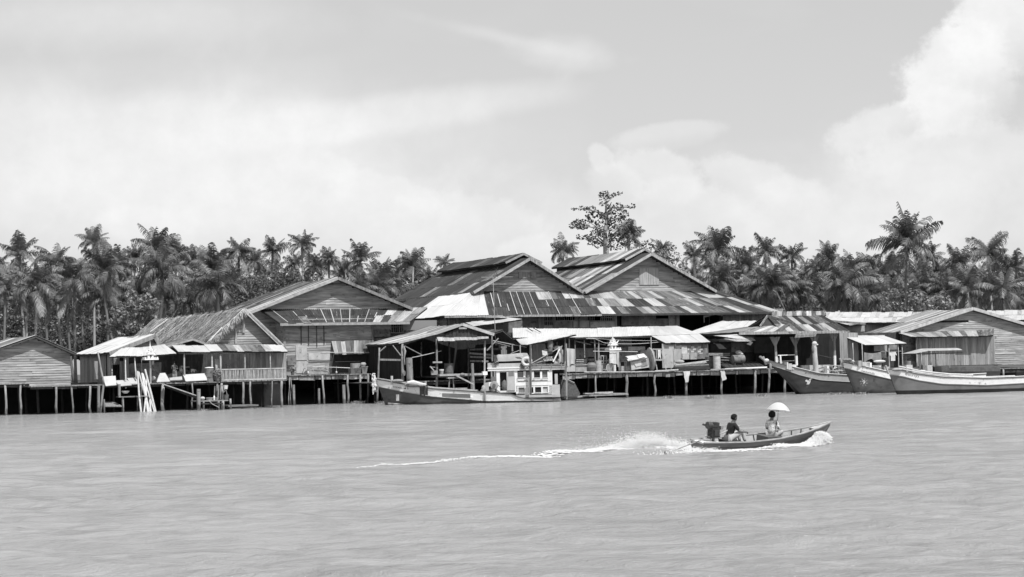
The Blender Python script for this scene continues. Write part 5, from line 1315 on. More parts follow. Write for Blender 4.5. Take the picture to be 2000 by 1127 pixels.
t.mk('side', MB().box(q4(1045, 628, VD + 1.5), q4(1125, 572, VD + 2.1)), 'dark_wood')
t = T('cupboard', 'low grey cupboard behind the round basin', 'cupboard', q4(1385, 710, VD + 2)); t.mk('carcass', MB().box(q4(1318, 705, VD + 2), q4(1448, 615, VD + 2.6)), 'cloth_grey'); t.mk('top', MB().box(q4(1312, 622, VD + 1.95), q4(1452, 612, VD + 2.65)), 'old_planks')
c = q4(1415, 668, VD + 1.2)
t = T('round_basin', 'round pale basin leaning against the grey cupboard', 'basin', c); t.mk('body', MB().lathe(c, [(.36, 0), (.33, .06), (.05, .12)], 18, (0, 1, .25)), 'patch_light'); t.mk('rim', MB().tube([c + Vector((.36 * math.cos(a), 0, .36 * math.sin(a))) for a in [2 * PI * i / 16 for i in range(17)]], .025, 5), 'cloth_white')
lathing('post_stump', 'white painted stump right of the round basin', 'post', q4, 1455, 1480, 635, 705, VD + 1, CYL, 'cloth_white', deckz=zD)
lathing('metal_tin', 'short tin left of the chicken coop', 'tin', q4, 1535, 1578, 648, 700, VD + 1, CYL, 'drum_light', deckz=zD)
c = q4(1450, 476, VD + 1.5)
t = spirit('large ornate white spirit house above a hanging white cloth', c, .95)
t.mk('pole', MB().tube([(c[0], c[1], zD), (c[0], c[1], c[2])], .09), 'white_paint')
t = T('hanging_cloth', 'long white cloth hanging under the ornate spirit house', 'cloth', q4(1460, 640, VD + 1)); drape(t, 'cloth', q4(1412, 488, VD + 1), q4(1492, 488, VD + 1), q4(1412, 488, VD + 1)[2] - q4(1412, 620, VD + 1)[2], 'cloth_white', 0, seed=5, uneven=.03); drape(t, 'cloth', q4(1488, 488, VD + .9), q4(1516, 488, VD + .9), 1.25, 'canvas_pale', 0, seed=6, uneven=.1)
solo('wash_pole', 'pale horizontal washing pole level with the spirit house', 'pole', MB().tube([q4(1230, 484, VD + .9), q4(1720, 490, VD + .9)], .025, 6), 'bamboo', q4(1230, 484, VD + .9))
t = T('small_fence', 'little pale gate frame left of the spirit house', 'gate', q4(1360, 590, VD + 2))
for x in (1315, 1345, 1375, 1400): t.mk('stile', MB().bar(q4(x, 620, VD + 2), q4(x, 530 if x < 1390 else 570, VD + 2), .07), 'pale_wood')
t.mk('rail', MB().bar(q4(1310, 535, VD + 2), q4(1380, 535, VD + 2), .07), 'pale_wood'); t.mk('rail', MB().bar(q4(1310, 592, VD + 2), q4(1415, 590, VD + 2), .07), 'pale_wood')
t = T('upright_frame', 'dark pole frame holding a light board behind the gate frame', 'frame', q4(1280, 590, VD + 1.8))
for x0, x1 in ((1248, 1262), (1290, 1286)): t.mk('pole', MB().tube([q4(x1, 700, VD + 1.7), q4(x0, 430, VD + 1.7)], .06), 'old_planks')
# chicken coop
t = T('chicken_coop', 'arched roofed chicken coop patched with pale cloth', 'coop', q5(350, 690, VD + 1))
vc = VD + .6
def cp(x, y, v=None): return q5(x, y, vc if v is None else v)
t.mk('roof', MB().slab([cp(262, 590, vc - .3), cp(478, 552, vc - .3), cp(440, 512, vc + .5), cp(232, 540, vc + .5)], .06), 'patch_light')
t.mk('roof_cloth', MB().slab([cp(385, 565, vc - .33), cp(450, 548, vc - .33), cp(435, 512, vc + .4), cp(362, 525, vc + .4)], .03, .03), 'cloth_white')
t.mk('gable_end', MB().poly([cp(222, 600), cp(240, 540), cp(300, 600)], .05, (0, 1, 0)), 'char')
for i in range(6): t.mk('slat', MB().bar(cp(228 + i * 14, 690), cp(228 + i * 14, 595), .03), 'old_planks')
t.mk('inner_box', MB().box(cp(228, 692, vc + .1), cp(300, 600, vc + .9)), 'dark'); t.mk('corner', MB().bar(cp(304, 692), cp(292, 592), .07), 'pale_wood'); t.mk('corner', MB().bar(cp(500, 665), cp(480, 560), .07), 'pale_wood')
t.mk('side', MB().poly([cp(308, 690), cp(495, 662), cp(478, 565), cp(300, 600)], .05, (0, 1, 0)), 'patch_light'); t.mk('patch_cloth', MB().poly([cp(315, 600, vc - .03), cp(405, 590, vc - .03), cp(410, 640, vc - .03), cp(350, 655, vc - .03)], .03, (0, -1, 0)), 'cloth_white')
t.mk('opening', MB().poly([cp(408, 600, vc - .03), cp(470, 580, vc - .03), cp(480, 640, vc - .03), cp(412, 655, vc - .03)], .02, (0, -1, 0)), 'sheet_iron')
c = q5(515, 570, VD + .9)
t = T('round_mat', 'tall round woven mat stood on edge beside the coop', 'mat', c); t.mk('disc', MB().lathe(c - Vector((.1, 0, 0)), [(.0, 0), (1.0, .01), (1.0, .06), (0, .08)], 22, (.97, -.12, .1)), 'patch_light'); t.mk('rim', MB().tube([c + Vector((.12 * math.cos(a) - .1 * math.sin(a), math.cos(a), 1.0 * math.sin(a))) for a in [2 * PI * i / 20 for i in range(21)]], .03, 5), 'pale_wood')
t = T('a_frame_ladder', 'pale wooden trestle frame hung with washing, right of the round mat', 'trestle', q5(610, 690, VD + .8))
vl = VD + .5
t.mk('leg', MB().bar(q5(582, 692, vl), q5(540, 455, vl + .3), .11, .06), 'pale_wood'); t.mk('leg', MB().bar(q5(683, 692, vl), q5(625, 465, vl + .3), .11, .06), 'pale_wood')
t.mk('rung', MB().bar(q5(530, 462, vl + .2), q5(645, 462, vl + .2), .09), 'pale_wood'); t.mk('step', MB().bar(q5(548, 580, vl), q5(665, 580, vl), .3, .14), 'pale_wood')
drape(t, 'washing', q5(590, 470, vl - .05), q5(622, 470, vl - .05), .75, 'cloth_white', 0, 4, 4, 7, ripple=.04, uneven=.2); drape(t, 'washing', q5(568, 470, vl - .03), q5(582, 470, vl - .03), .8, 'cloth_grey', 0, 4, 3, 8, ripple=.02)
# slanted planks, drums, drying mesh, horizontal drum
t = T('plank_stack', 'slanted stack of weathered planks left of the two drums', 'planks', q5(950, 680, VD + .5))
rr = random.Random(4)
for i in range(13):
    k_ = i / 12
    t.mk('plank', MB().bar(q5(765 + 25 * k_ + rr.uniform(-8, 8), 668 - k_ * 35, VD + .2 + i * .09), q5(1110 + rr.uniform(-30, 40), 668 - k_ * 82, VD + .2 + i * .09), .22, .06), rr.choice(['dark_wood', 'dark_wood', 'old_planks']) if i < 9 else 'pale_wood')
t.mk('bundle', MB().ell(q5(830, 600, VD + 1.6), (.5, .3, .18), 10, 6), 'cloth_grey'); t.mk('sack', MB().box(q5(800, 690, VD + .1), q5(1110, 660, VD + 1)), 'dark_wood')
lathing('oil_drum', 'dark drum with a white dish, behind the pale corrugated drum', 'drum', q5, 1118, 1205, 545, 682, VD + 1.6, DRUM, 'drum_dark', deckz=zD)
lathing('pale_barrel', 'pale ribbed drum at the pier edge under a white dish', 'drum', q5, 1205, 1275, 540, 682, VD + .6, DRUM, 'drum_light', deckz=zD)
c = q5(1218, 532, VD + .9); t = T('white_dish', 'shallow white dish lying across the drum tops', 'dish', c); t.mk('dish', MB().lathe(c, [(.2, 0), (.42, .05), (.38, .06), (.2, .03)], 14), 'white_paint')
t = T('mesh_platform', 'sloping dark mesh platform carrying the lying drum', 'platform', q5(1530, 650, VD + 1))
t.mk('mesh', MB().slab([q5(1330, 662, VD + .1), q5(1770, 650, VD + .1), q5(1680, 600, VD + 3), q5(1280, 600, VD + 3)], .05), 'char')
for i in range(9): t.mk('mesh_bar', MB().bar(q5(1340 + i * 50, 661 - i * 1.2, VD + .1) + Z * .03, q5(1300 + i * 45, 602, VD + 3) + Z * .03, .03), 'metal_dark')
t.mk('edge', MB().bar(q5(1280, 630, VD + .6), q5(1345, 665, VD + .05), .1), 'dark_wood')
c = q5(1472, 575, VD + 1.5)
t = T('lying_drum', 'large metal drum lying on its side on the mesh platform', 'drum', c)
t.mk('body', MB().lathe(c - Vector((.58, 0, 0)), [(.38, 0), (.4, .02), (.4, .38), (.42, .4), (.4, .42), (.4, .76), (.42, .78), (.4, .8), (.4, 1.14), (.38, 1.16)], 22, (1, 0, .03)), 'sheet_iron', smooth=False); t.mk('cradle', MB().box(c + Vector((-.5, -.25, -.5)), c + Vector((-.4, .25, -.33))), 'dark_wood'); t.mk('cradle', MB().box(c + Vector((.35, -.25, -.5)), c + Vector((.45, .25, -.33))), 'dark_wood')
c = q5(1482, 500, VD + 1.6); t = T('cloth_bundle', 'pale cloth bundle sitting on top of the lying drum', 'bundle', c); t.mk('bundle', MB().ell(c, (.34, .26, .2), 10, 6), 'cloth_grey'); t.mk('flap', MB().ell(c + Vector((.2, -.1, -.12)), (.2, .15, .1), 8, 5), 'cloth_white')
lathing('dark_keg', 'dark keg left of the lying drum', 'keg', q5, 1375, 1430, 495, 535, VD + 3, CYL, 'char')
for x0, y0, x1, y1, v in ((1140, 510, 1380, 510, 3), (1140, 525, 1380, 528, 3), (1280, 548, 1390, 560, 2), (1280, 580, 1395, 585, 2)): pE.mk('stacked_plank', MB().bar(q5(x0, y0, VD + v), q5(x1, y1, VD + v), .25, .09), 'old_planks')
t = T('white_box_lid', 'pale crumpled cloth caught at the pavilion corner', 'cloth', q5(1605, 400, 0)); t.mk('cloth', MB().poly([q5(1565, 405, 0), q5(1615, 378, 0), q5(1640, 385, 0), q5(1610, 420, 0)], .05, (0, 1, 0)), 'cloth_white')
for x0, y0, x1, y1, x2, y2, x3, y3, lab in ((868, 706, 942, 704, 928, 825, 895, 828, 'ragged pale cloth hung over the fourth middle pier post'), (1275, 700, 1320, 698, 1350, 790, 1300, 812, 'pale sheet hanging askew over the pier post below the pale drum')):
    c = q5(x0, y0, VD - .25); t = T('hanging_sheet', lab, 'cloth', c, group='cloths hung on the pier posts')
    ps = [q5(x0, y0, VD - .2), q5(x1, y1, VD - .2), q5(x2, y2, VD - .3), q5(x3, y3, VD - .3)]
    t.mk('cloth', MB().grid(lambda a, b: ps[0].lerp(ps[1], a).lerp(ps[3].lerp(ps[2], a), b) + Vector((.03 * math.sin(b * 9), -.05 * math.sin(a * 7 + b * 4), 0)), 6, 8), 'canvas_pale', smooth=True)
pD.mk('nailed_board', MB().box(q5(680, 768, VD - .1), q5(722, 735, VD - .05)), 'old_planks')
# hanging lines
t = T('power_line', 'thin pale cable sagging under the long low roof', 'cable', q5(0, 350, VR - .5)); t.mk('cable', MB().tube([q5(-200 + 1000 * i / 10, 345 + (300 - (i - 4.6) ** 2 * 9) * .2 if i > 1 else 345 + 3 * i, VR - .6) for i in range(11)], .025, 5), 'rope'); t.mk('cable', MB().tube([q5(-180, 338, VR - .5), q5(200, 365, VR - .5), q5(640, 370, VR - .5)], .018, 5), 'rope')
t = T('tall_antenna', 'tall leaning television antenna pole above the boat shed', 'antenna', q4(152, 265, 6))
pb, ptop = q4(153, 265, 6), q4(128, -330, 6)
t.mk('pole', MB().tube([q4(160, 420, 6), pb, ptop], .035, 6), 'pale_wood')
for dx, w in ((0, 62), (-28, 40)): t.mk('element', MB().tube([ptop + Vector((-w / 22 * .4, 0, dx / 22 * .5)), ptop + Vector((w / 22 * .7, 0, dx / 22 * .5 + .02))], .018, 5), 'pale_wood')
t.mk('element', MB().tube([ptop, ptop + Vector((.5, 0, .9))], .018, 5), 'metal_dark'); t.mk('element', MB().tube([ptop + Vector((.5, 0, 0)), ptop + Vector((.2, 0, .8))], .018, 5), 'metal_dark')
# bits behind the fishing boat: chimney-like bundle, bags, boards
t = T('hanging_bundle', 'thick dark cloth roll hanging below the tilted awning', 'bundle', q4(755, 420, 1)); t.mk('roll', MB().tube([q4(755, 352, 1), q4(762, 400, 1), q4(757, 440, 1), q4(765, 485, 1)], [.2, .26, .24, .12], 9), 'sheet_iron')
for x0, y0, x1, y1, lab, m_ in ((675, 455, 735, 525, 'white sack left of the dark cloth roll', 'cloth_white'), (790, 420, 880, 470, 'pale sack right of the dark cloth roll', 'canvas_pale')):
    a, b = q4(x0, y1, 1.5), q4(x1, y0, 1.5); t = T('hanging_sack', lab, 'sack', a, group='sacks under the tilted awning'); t.mk('sack', MB().ell((a + b) / 2, ((b[0] - a[0]) / 2, .25, (b[2] - a[2]) / 2), 10, 7), m_); t.mk('tie', MB().tube([(a + b) / 2 + Z * ((b[2] - a[2]) / 2 - .03), (a + b) / 2 + Z * ((b[2] - a[2]) / 2 + .3)], .02, 4), 'rope')
# ------------------------------------------------------------------ boats
class Boat:
    def __init__(s, t, L, B, rake, zg, zb, zk=-.5, full=.35, tail=.3, power=.6, draft_flare=.35):
        s.t, s.L, s.B, s.rake, s.zg, s.zb, s.zk, s.full, s.tail, s.power, s.fl = t, L, B, rake, zg, zb, zk, full, tail, power, draft_flare
    def pt(s, u, z, side=-1, out=0.0):
        zt = s.zg(u); k = max(0, min(1.05, (z - s.zk) / (zt - s.zk)))
        h = (z - s.zk) / (s.zg(0) - s.zk)
        x = u * s.L + s.rake * max(0, 1 - h) * (1 - u) ** 6
        sh = min(1, (u / s.full)) ** s.power * (1 - s.tail * max(0, (u - .6) / .4) ** 2)
        fl = s.fl + (1 - s.fl) * k ** .7
        if u < s.full: fl = fl ** (1 + .8 * (1 - u / s.full))
        y = max(.03, s.B / 2 * sh * fl)
        return Vector((x, side * (y + out), z))
    def at(s, x, z, out=.012, side=-1):
        lo, hi = 0.0, 1.0
        for _ in range(26):
            m = (lo + hi) / 2
            if s.pt(m, z).x < x: lo = m
            else: hi = m
        return s.pt(lo, z, side, out)
    def band(s, name, f0, f1, m, n=40, rows=5, label=None, caps=True, u1=1.0):
        mb = MB()
        for side in (-1, 1):
            vs = []
            for j in range(rows + 1):
                for i in range(n + 1):
                    u = (i / n) ** 1.5 * u1; a, b = f0(u), f1(u)
                    vs.append(s.pt(u, a + (b - a) * j / rows, side))
            fs = []
            for j in range(rows):
                for i in range(n):
                    q = (j * (n + 1) + i, j * (n + 1) + i + 1, (j + 1) * (n + 1) + i + 1, (j + 1) * (n + 1) + i)
                    fs.append(q if side < 0 else q[::-1])
            mb.add(vs, fs)
        if caps:
            a, b = f0(u1), f1(u1)
            mb.add([s.pt(u1, a), s.pt(u1, a, 1), s.pt(u1, b, 1), s.pt(u1, b)], [(0, 1, 2, 3)])
        return s.t.mk(name, mb, m, smooth=True, label=label)
    def rail(s, name, f, m, w=.1, h=.07, n=30, out=0, sides=(-1, 1), u0=0.0, u1=1.0, z=0, parent=None):
        mb = MB()
        for side in sides:
            pts = []
            for i in range(n + 1):
                u = u0 + (u1 - u0) * (i / n) ** 1.4
                pts.append(s.pt(u, f(u), side, out) + Z * z)
            vs = []
            for p in pts:
                vs += [p + Vector((0, -w / 2, -h / 2)), p + Vector((0, w / 2, -h / 2)), p + Vector((0, w / 2, h / 2)), p + Vector((0, -w / 2, h / 2))]
            fs = [(0, 3, 2, 1), (4 * n, 4 * n + 1, 4 * n + 2, 4 * n + 3)]
            for i in range(n):
                for j in range(4): fs.append((4 * i + j, 4 * i + (j + 1) % 4, 4 * i + 4 + (j + 1) % 4, 4 * i + 4 + j))
            mb.add(vs, fs)
        return s.t.mk(name, mb, m, parent=parent)
    def deck(s, drop, m='deck_wood', n=30, u0=.02, u1=1.0, name='deck'):
        vs = []
        for i in range(n + 1):
            u = u0 + (u1 - u0) * i / n; z = s.zg(u) - drop
            vs += [s.pt(u, z, -1, -.02), s.pt(u, z, 1, -.02)]
        return s.t.mk(name, MB().add(vs, [(2 * i, 2 * i + 2, 2 * i + 3, 2 * i + 1) for i in range(n)]), m)
    def write(s, body, x0, x1, zc, height, m, slope=0.0, name='lettering', bold=0.0, parent=None, out=.014):
        vs, fs = textmesh(body, 1.0, bold)
        a, b = min(v.x for v in vs), max(v.x for v in vs); c, d = min(v.y for v in vs), max(v.y for v in vs)
        def fn(v):
            x = x0 + (x1 - x0) * (v.x - a) / (b - a); z = zc + slope * (x - x0) + height * ((v.y - c) / (d - c) - .5)
            return s.at(x, z, out)
        return s.t.mk(name, MB().add([fn(v) for v in vs], fs), m, parent=parent)
def itp(xs, ys): return lambda u: float(np.interp(u, xs, ys))
# ---- the moored fishing boat
PY = 23.5
def worldpt(px, Y, z=0): 
    d = ray(px, 700); w = CE + d * (Y / d.y); return Vector((w.x, Y, z))
YB = 170.5
TB = T('fishing_boat', 'wooden fishing boat with white wheelhouse and number 1 on its grey bow', 'fishing boat', worldpt(733, YB), rz=rad(-.6), rel=True, world=True)
def bl(px, py, y=-1.9):
    """boat-local point on the plane y seen at a pixel"""
    d = ray(px, py); Mi = TB.e.matrix_basis.inverted() if False else Matrix.Translation(TB.e.location) @ Matrix.Rotation(rad(-.6), 4, 'Z')
    Mi = Mi.inverted(); o = Mi @ CE; dd = Mi.to_3x3() @ d
    t = (y - o.y) / dd.y
    return o + dd * t
def b3(x, y, p=-1.9): return bl(700 + x / 5.635, 610 + y / 5.635, p)
def b8(x, y, p=-1.9): return bl(940 + x / 9.39, 680 + y / 9.39, p)
L = b8(1460, 900)[0]
gx = [b3(190, 735), b3(500, 790), b3(800, 838), b3(1100, 858), b3(1400, 878), b8(540, 840), b8(700, 895), b8(820, 925), b8(1430, 925)]
bx = [b3(190, 822), b3(500, 882), b3(800, 925), b3(1100, 950), b3(1400, 975), b8(540, 960), b8(700, 965), b8(820, 968), b8(1430, 968)]
zg = itp([0] + [p[0] / L for p in gx], [gx[0][2]] + [p[2] for p in gx]); zb = itp([0] + [p[0] / L for p in bx], [bx[0][2] ] + [max(p[2], .06) for p in bx])
B1_ = Boat(TB, L, 3.7, .95, zg, zb, zk=-.55, full=.32, tail=.25, draft_flare=.82)
B1_.band('hull', lambda u: -.55, zb, 'hull_grey', rows=6)
us_ = B1_.band('upper_strake', zb, zg, 'cream_paint', rows=3, u1=1)
B1_.rail('gunwale_rail', zg, 'drum_dark', .08, .1, out=-.01, z=-.03, parent=None); B1_.rail('bulwark_rail', zg, 'drum_light', .1, .06, z=.06, u1=.55)
B1_.rail('rubbing_strip', zb, 'patch_light', .06, .05, out=.02, u1=.75)
B1_.deck(.3)
xb = b3(490, 0)[0]
st = B1_.t.mk('boot_stripe', MB().add([B1_.at(b3(290, 0)[0] + (xb - b3(290, 0)[0]) * i / 10, (.04 if j == 0 else .04 + .17 * (1 - i / 10)), .01) for j in (0, 1) for i in range(11)], [(i, i + 1, i + 12, i + 11) for i in range(10)]), 'cream_paint')
B1_.write('TODANLOM', b3(355, 0)[0], b3(500, 0)[0], (b3(355, 825)[2]), .14, 'paint_dark', slope=-.115, bold=.01)
B1_.write('1', b3(386, 0)[0], b3(420, 0)[0], b3(400, 942)[2], .53, 'paint_white', bold=.03, name='number')
v0, v1 = b3(922, 915), b3(1232, 915)
TB.mk('strake_vent', MB().add([B1_.at(v0[0] + (v1[0] - v0[0]) * i / 8, z + (.12 * (1 - i / 8) - .06), .02) for z in (b3(1080, 938)[2], b3(1080, 895)[2]) for i in range(9)], [(i, i + 1, i + 10, i + 9) for i in range(8)]), 'hull_mid')
TB.mk('exhaust', MB().box(b3(1235, 935) - Vector((0, .1, 0)), b3(1262, 915)), 'white_paint')
# bow garland, bitts, cargo
mb = MB(); rr = random.Random(9)
for i in range(26):
    p = Vector((rr.uniform(-.28, .1), rr.uniform(-.2, .2), zg(0) + rr.uniform(-1.1, .45))); mb.ell(p, (rr.uniform(.05, .13), .09, rr.uniform(.06, .16)), 6, 5)
TB.mk('bow_garland', mb, 'cloth_white'); TB.mk('stem_head', MB().bar((.05, 0, zg(0) - .4), (-.12, 0, zg(0) + .35), .2, .14), 'white_paint')
drape(TB, 'garland_sash', Vector((-.25, -.15, zg(0) - .1)), Vector((.05, -.2, zg(0) - .1)), 1.0, 'cloth_white', 0, 6, 6, 4, ripple=.05, uneven=.2)
for x, y0, r in ((367, 700, .1), (738, 757, .1)): p = b3(x, y0, -1.2); TB.mk('bitt', MB().tube([(p[0], -1.2, p[2] - .7), (p[0], -1.2, p[2])], r, 8), 'patch_light')
p = b3(560, 770, -1.75); TB.mk('cloth_roll', MB().tube([b3(535, 775, -1.9), b3(600, 770, -1.8), b3(680, 790, -1.85), b3(745, 797, -1.9)], [.1, .2, .16, .1], 8), 'cloth_white')
TB.mk('net_heap', MB().ell(b3(620, 800, -1.5), (.9, .5, .2), 12, 6), 'cloth_grey'); TB.mk('net_heap', MB().ell(b3(430, 755, -1.3), (.5, .4, .15), 12, 6), 'cloth_grey')
net = TB.mk('hanging_net', MB().grid(lambda a, b: B1_.at(b3(655, 0)[0] + (b3(745, 0)[0] - b3(655, 0)[0]) * a, b3(700, 800)[2] - b * .95 * (1 - .1 * a), .05 + .03 * math.sin(a * 14)), 10, 8), 'metal_dark')
TB.mk('rope_end', MB().tube([b3(540, 800, -2), b3(545, 850, -1.95)], .03, 5), 'cloth_dark')
TB.mk('tyre_fender', MB().tube([B1_.at(b3(1372, 0)[0], .75 - z, .08) for z in (-.2, 0, .3, .55)], .09, 7), 'cloth_grey')
# wheelhouse: walls around real openings
yc = -1.35
def bb(x0, y0, x1, y1, d=.06, off=0.0):
    a, b = b8(x0, y1, yc), b8(x1, y0, yc)
    return MB().box((a[0], yc - off, a[2]), (b[0], yc - off + d, b[2]))
fr = TB.mk('wheelhouse', MB().box((b8(285, 0, yc)[0], yc + .05, b8(500, 850, yc)[2]), (b8(330, 0, yc)[0], -yc, b8(500, 400, yc)[2])), 'cabin_grey')
cols_ = [(285, 335, 400, 800), (610, 660, 400, 800), (775, 815, 425, 560), (900, 965, 425, 560), (1080, 1115, 425, 560), (1222, 1290, 425, 840), (640, 680, 690, 830), (795, 860, 690, 860), (955, 985, 690, 835), (1100, 1130, 690, 835), (1245, 1290, 690, 835)]
for x0, x1, y0, y1 in cols_: TB.mk('wall_post', bb(x0, y0, x1, y1, .08, .01), 'white_paint', parent=fr)
TB.mk('wall_band', bb(640, 540, 1290, 600, .07), 'cream_paint', parent=fr); TB.mk('wall_band', bb(640, 600, 1290, 690, .07), 'white_paint', parent=fr)
TB.mk('wall_band', bb(640, 690, 1290, 722, .075), 'white_paint', parent=fr); TB.mk('wall_band', bb(640, 812, 1290, 845, .075), 'white_paint', parent=fr); TB.mk('wall_band', bb(335, 420, 640, 440, .07), 'white_paint', parent=fr)
TB.mk('wall_band', bb(640, 425, 1290, 442, .075), 'white_paint', parent=fr); TB.mk('wall_band', bb(310, 775, 660, 815, .075), 'white_paint', parent=fr)
for y in (606, 682): TB.mk('trim', bb(640, y, 1285, y + 6, .02, .02), 'cabin_grey', parent=fr)
for x in (655, 805, 955, 1100): TB.mk('vent_slot', bb(x - 18, 572, x + 22, 590, .02, .02), 'cabin_grey', parent=fr)
dp = TB.mk('sliding_door', bb(470, 430, 612, 785, .05, .05), 'cabin_grey'); TB.mk('door_pane', bb(500, 432, 595, 512, .02, .07), 'hull_mid', parent=dp); TB.mk('door_panel', bb(488, 520, 606, 775, .02, .07), 'cabin_grey', parent=dp)
for x0, x1, y0, y1, m_ in ((660, 775, 440, 542, 'hull_mid'), (815, 900, 440, 542, 'hull_mid'), (965, 1080, 440, 542, 'dark'), (1115, 1222, 440, 542, 'sheet_iron'), (680, 795, 722, 812, 'hull_mid'), (985, 1100, 722, 812, 'dark'), (1130, 1245, 722, 812, 'cabin_grey')):
    w = TB.mk('window', bb(x0, y0, x1, y1, .03, -.09), m_); TB.mk('window_sill', bb(x0 - 5, y1 - 3, x1 + 5, y1 + 5, .04, .06), 'white_paint', parent=w)
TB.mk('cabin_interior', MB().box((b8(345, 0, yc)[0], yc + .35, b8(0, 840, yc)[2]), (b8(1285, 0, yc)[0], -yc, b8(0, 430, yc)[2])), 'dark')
TB.mk('seated_shape', MB().ell(b8(430, 690, yc + .15), (.25, .2, .5)), 'sheet_iron'); TB.mk('wheelhouse_side', MB().box((b8(1230, 0, yc)[0], yc, b8(0, 840, yc)[2]), (b8(1290, 0, yc)[0], -yc, b8(0, 430, yc)[2])), 'white_paint')
TB.mk('sill', bb(640, 845, 1450, 910, .3, .1), 'cabin_grey'); TB.mk('stern_panel', bb(1295, 665, 1440, 905, .06), 'cabin_grey'); TB.mk('stern_opening', bb(1290, 440, 1440, 665, .03, -1.2), 'dark')
TB.mk('stern_post', bb(1350, 470, 1400, 660, .12), 'cabin_grey'); TB.mk('stern_post', MB().bar(b8(1570, 940, yc), b8(1570, 470, yc), .12), 'old_planks')
TB.mk('coaming', bb(820, 915, 1450, 930, .2, .35), 'drum_dark')
# angled front
pf = [b8(165, 0, -.9)[0], b8(290, 0, yc)[0]]
z0, z1 = b8(0, 800, yc)[2], b8(0, 400, yc)[2]
TB.mk('front_wall', MB().hexa([(pf[0], -.85, z0), (pf[1], yc, z0), (pf[1], yc + .1, z0), (pf[0] + .1, -.8, z0), (pf[0], -.85, z1), (pf[1], yc, z1), (pf[1], yc + .1, z1), (pf[0] + .1, -.8, z1)]), 'cabin_grey')
TB.mk('front_wall', MB().box((pf[0], -.85, z0), (pf[0] + .06, .85, z1)), 'cabin_grey')
for i in range(4): x = 180 + i * 28; TB.mk('front_pane', MB().box(b8(x, 522, -1.2), b8(x + 17, 420, -1.18)), 'dark' if i % 2 else 'white_paint')
# roof
r0, r1 = b8(110, 0, -1.7)[0], b8(1600, 0, -1.7)[0]
zt, zm = b8(0, 375, -1.7)[2], b8(0, 425, -1.7)[2]
rf = TB.mk('cabin_roof', MB().box((r0, -1.45, zm), (r1, 1.5, zt)), 'white_paint')
TB.mk('roof_edge', MB().box((r0 - .05, -1.5, zt - .03), (r1 + .05, 1.55, zt + .05)), 'cream_paint', parent=rf)
ca, cb = b8(280, 370, -1.4), b8(740, 272, -1.4)
TB.mk('roof_locker', MB().box((ca[0], -1.4, zt + .05), (cb[0], .6, cb[2])), 'cabin_grey'); TB.mk('roof_locker', MB().box((b8(110, 0, -1.2)[0], -1.2, zt + .05), (b8(280, 0, -1.2)[0], .8, b8(0, 275, -1.2)[2])), 'cabin_grey')
ta, tb_ = b8(225, 275, -1.45), b8(890, 95, -1.45)
def tarp(a, b):
    x = ta[0] + (tb_[0] - ta[0]) * a; h = (tb_[2] - cb[2]); s_ = min(1, 9 * a, 14 * (1 - a)) ** .6
    yy = -1.45 + 1.9 * b; prof = min(1, 5 * b + .05, 5 * (1 - b)) ** .5
    return (x + .05 * math.sin(b * 9), yy - .04 * math.sin(a * 13 + b * 5), cb[2] - .1 + (h + .1) * s_ * (.12 + .88 * prof) * (1 - .05 * math.sin(a * 6)))
TB.mk('tarpaulin', MB().grid(tarp, 22, 12), 'tarp', smooth=True); TB.mk('tarpaulin_end', MB().poly([(ta[0] + .05, -1.46, cb[2] - .05), (ta[0] + .45, -1.47, cb[2] - .05), (ta[0] + .25, -1.44, tb_[2] - .1), (ta[0] + .02, -1.44, tb_[2] - .05)], .03, (0, 1, 0)), 'cloth_dark')
TB.mk('pale_patch', MB().poly([b8(640, 100, -1.5), b8(740, 90, -1.5), b8(770, 145, -1.5), b8(670, 150, -1.5)], .02, (0, 1, 0)), 'cloth_white')
TB.mk('dark_box', MB().box(b8(722, 385, -1.6), b8(795, 280, -1.2)), 'drum_dark')
c = b8(835, 245, -1.65); TB.mk('lifebuoy', MB().tube([c + Vector((.34 * math.cos(a), 0, .3 * math.sin(a))) for a in [2 * PI * i / 16 for i in range(17)]], .13, 7), 'cloth_white')
for x in (800, 840, 880): TB.mk('roof_stay', MB().tube([b8(x, 375, -1.6), b8(x + 12, 330, -1.6)], .06, 6), 'patch_light')
TB.mk('cable_tangle', MB().tube([b8(800, 370, -1.7), b8(850, 330, -1.7), b8(880, 390, -1.7), b8(820, 400, -1.7)], .035, 5), 'cloth_white')
def tb2(x0, y0, x1, y1, r, m_, y=-1.75, name='pole', r1=None): return TB.mk(name, MB().tube([b8(x0, y0, y), b8(x1, y1, y)], [r, r1 or r], 8), m_)
tb2(908, 850, 902, -60, .085, 'drum_dark', -1.8, 'mast'); tb2(880, 860, 872, 560, .06, 'old_planks', -1.78, 'boat_hook'); tb2(205, 240, 195, -160, .07, 'old_planks', -1.3, 'mast'); tb2(920, 270, 915, 0, .06, 'old_planks', -1.2, 'mast')
tb2(930, 275, 1490, -40, .035, 'rope', -1.3, 'stay'); tb2(940, 290, 1130, 235, .03, 'rope', -1.2, 'stay'); tb2(575, 60, 565, -80, .05, 'old_planks', -.9, 'mast'); tb2(715, 90, 712, -60, .05, 'old_planks', -.9, 'mast'); tb2(540, 100, 700, 40, .025, 'rope', -1.0, 'stay')
for y in (298, 328, 350): TB.mk('roof_rail', MB().bar(b8(930, y, -1.5), b8(1560, y - 2, -1.5), .05, .06), 'old_planks')
for x in (1100, 1285, 1470, 1550): TB.mk('roof_rail_post', MB().bar(b8(x, 372, -1.5), b8(x, 280, -1.5), .07), 'old_planks')
TB.mk('roof_junk', MB().box(b8(930, 372, -1.3), b8(1560, 345, -.6)), 'cloth_grey')
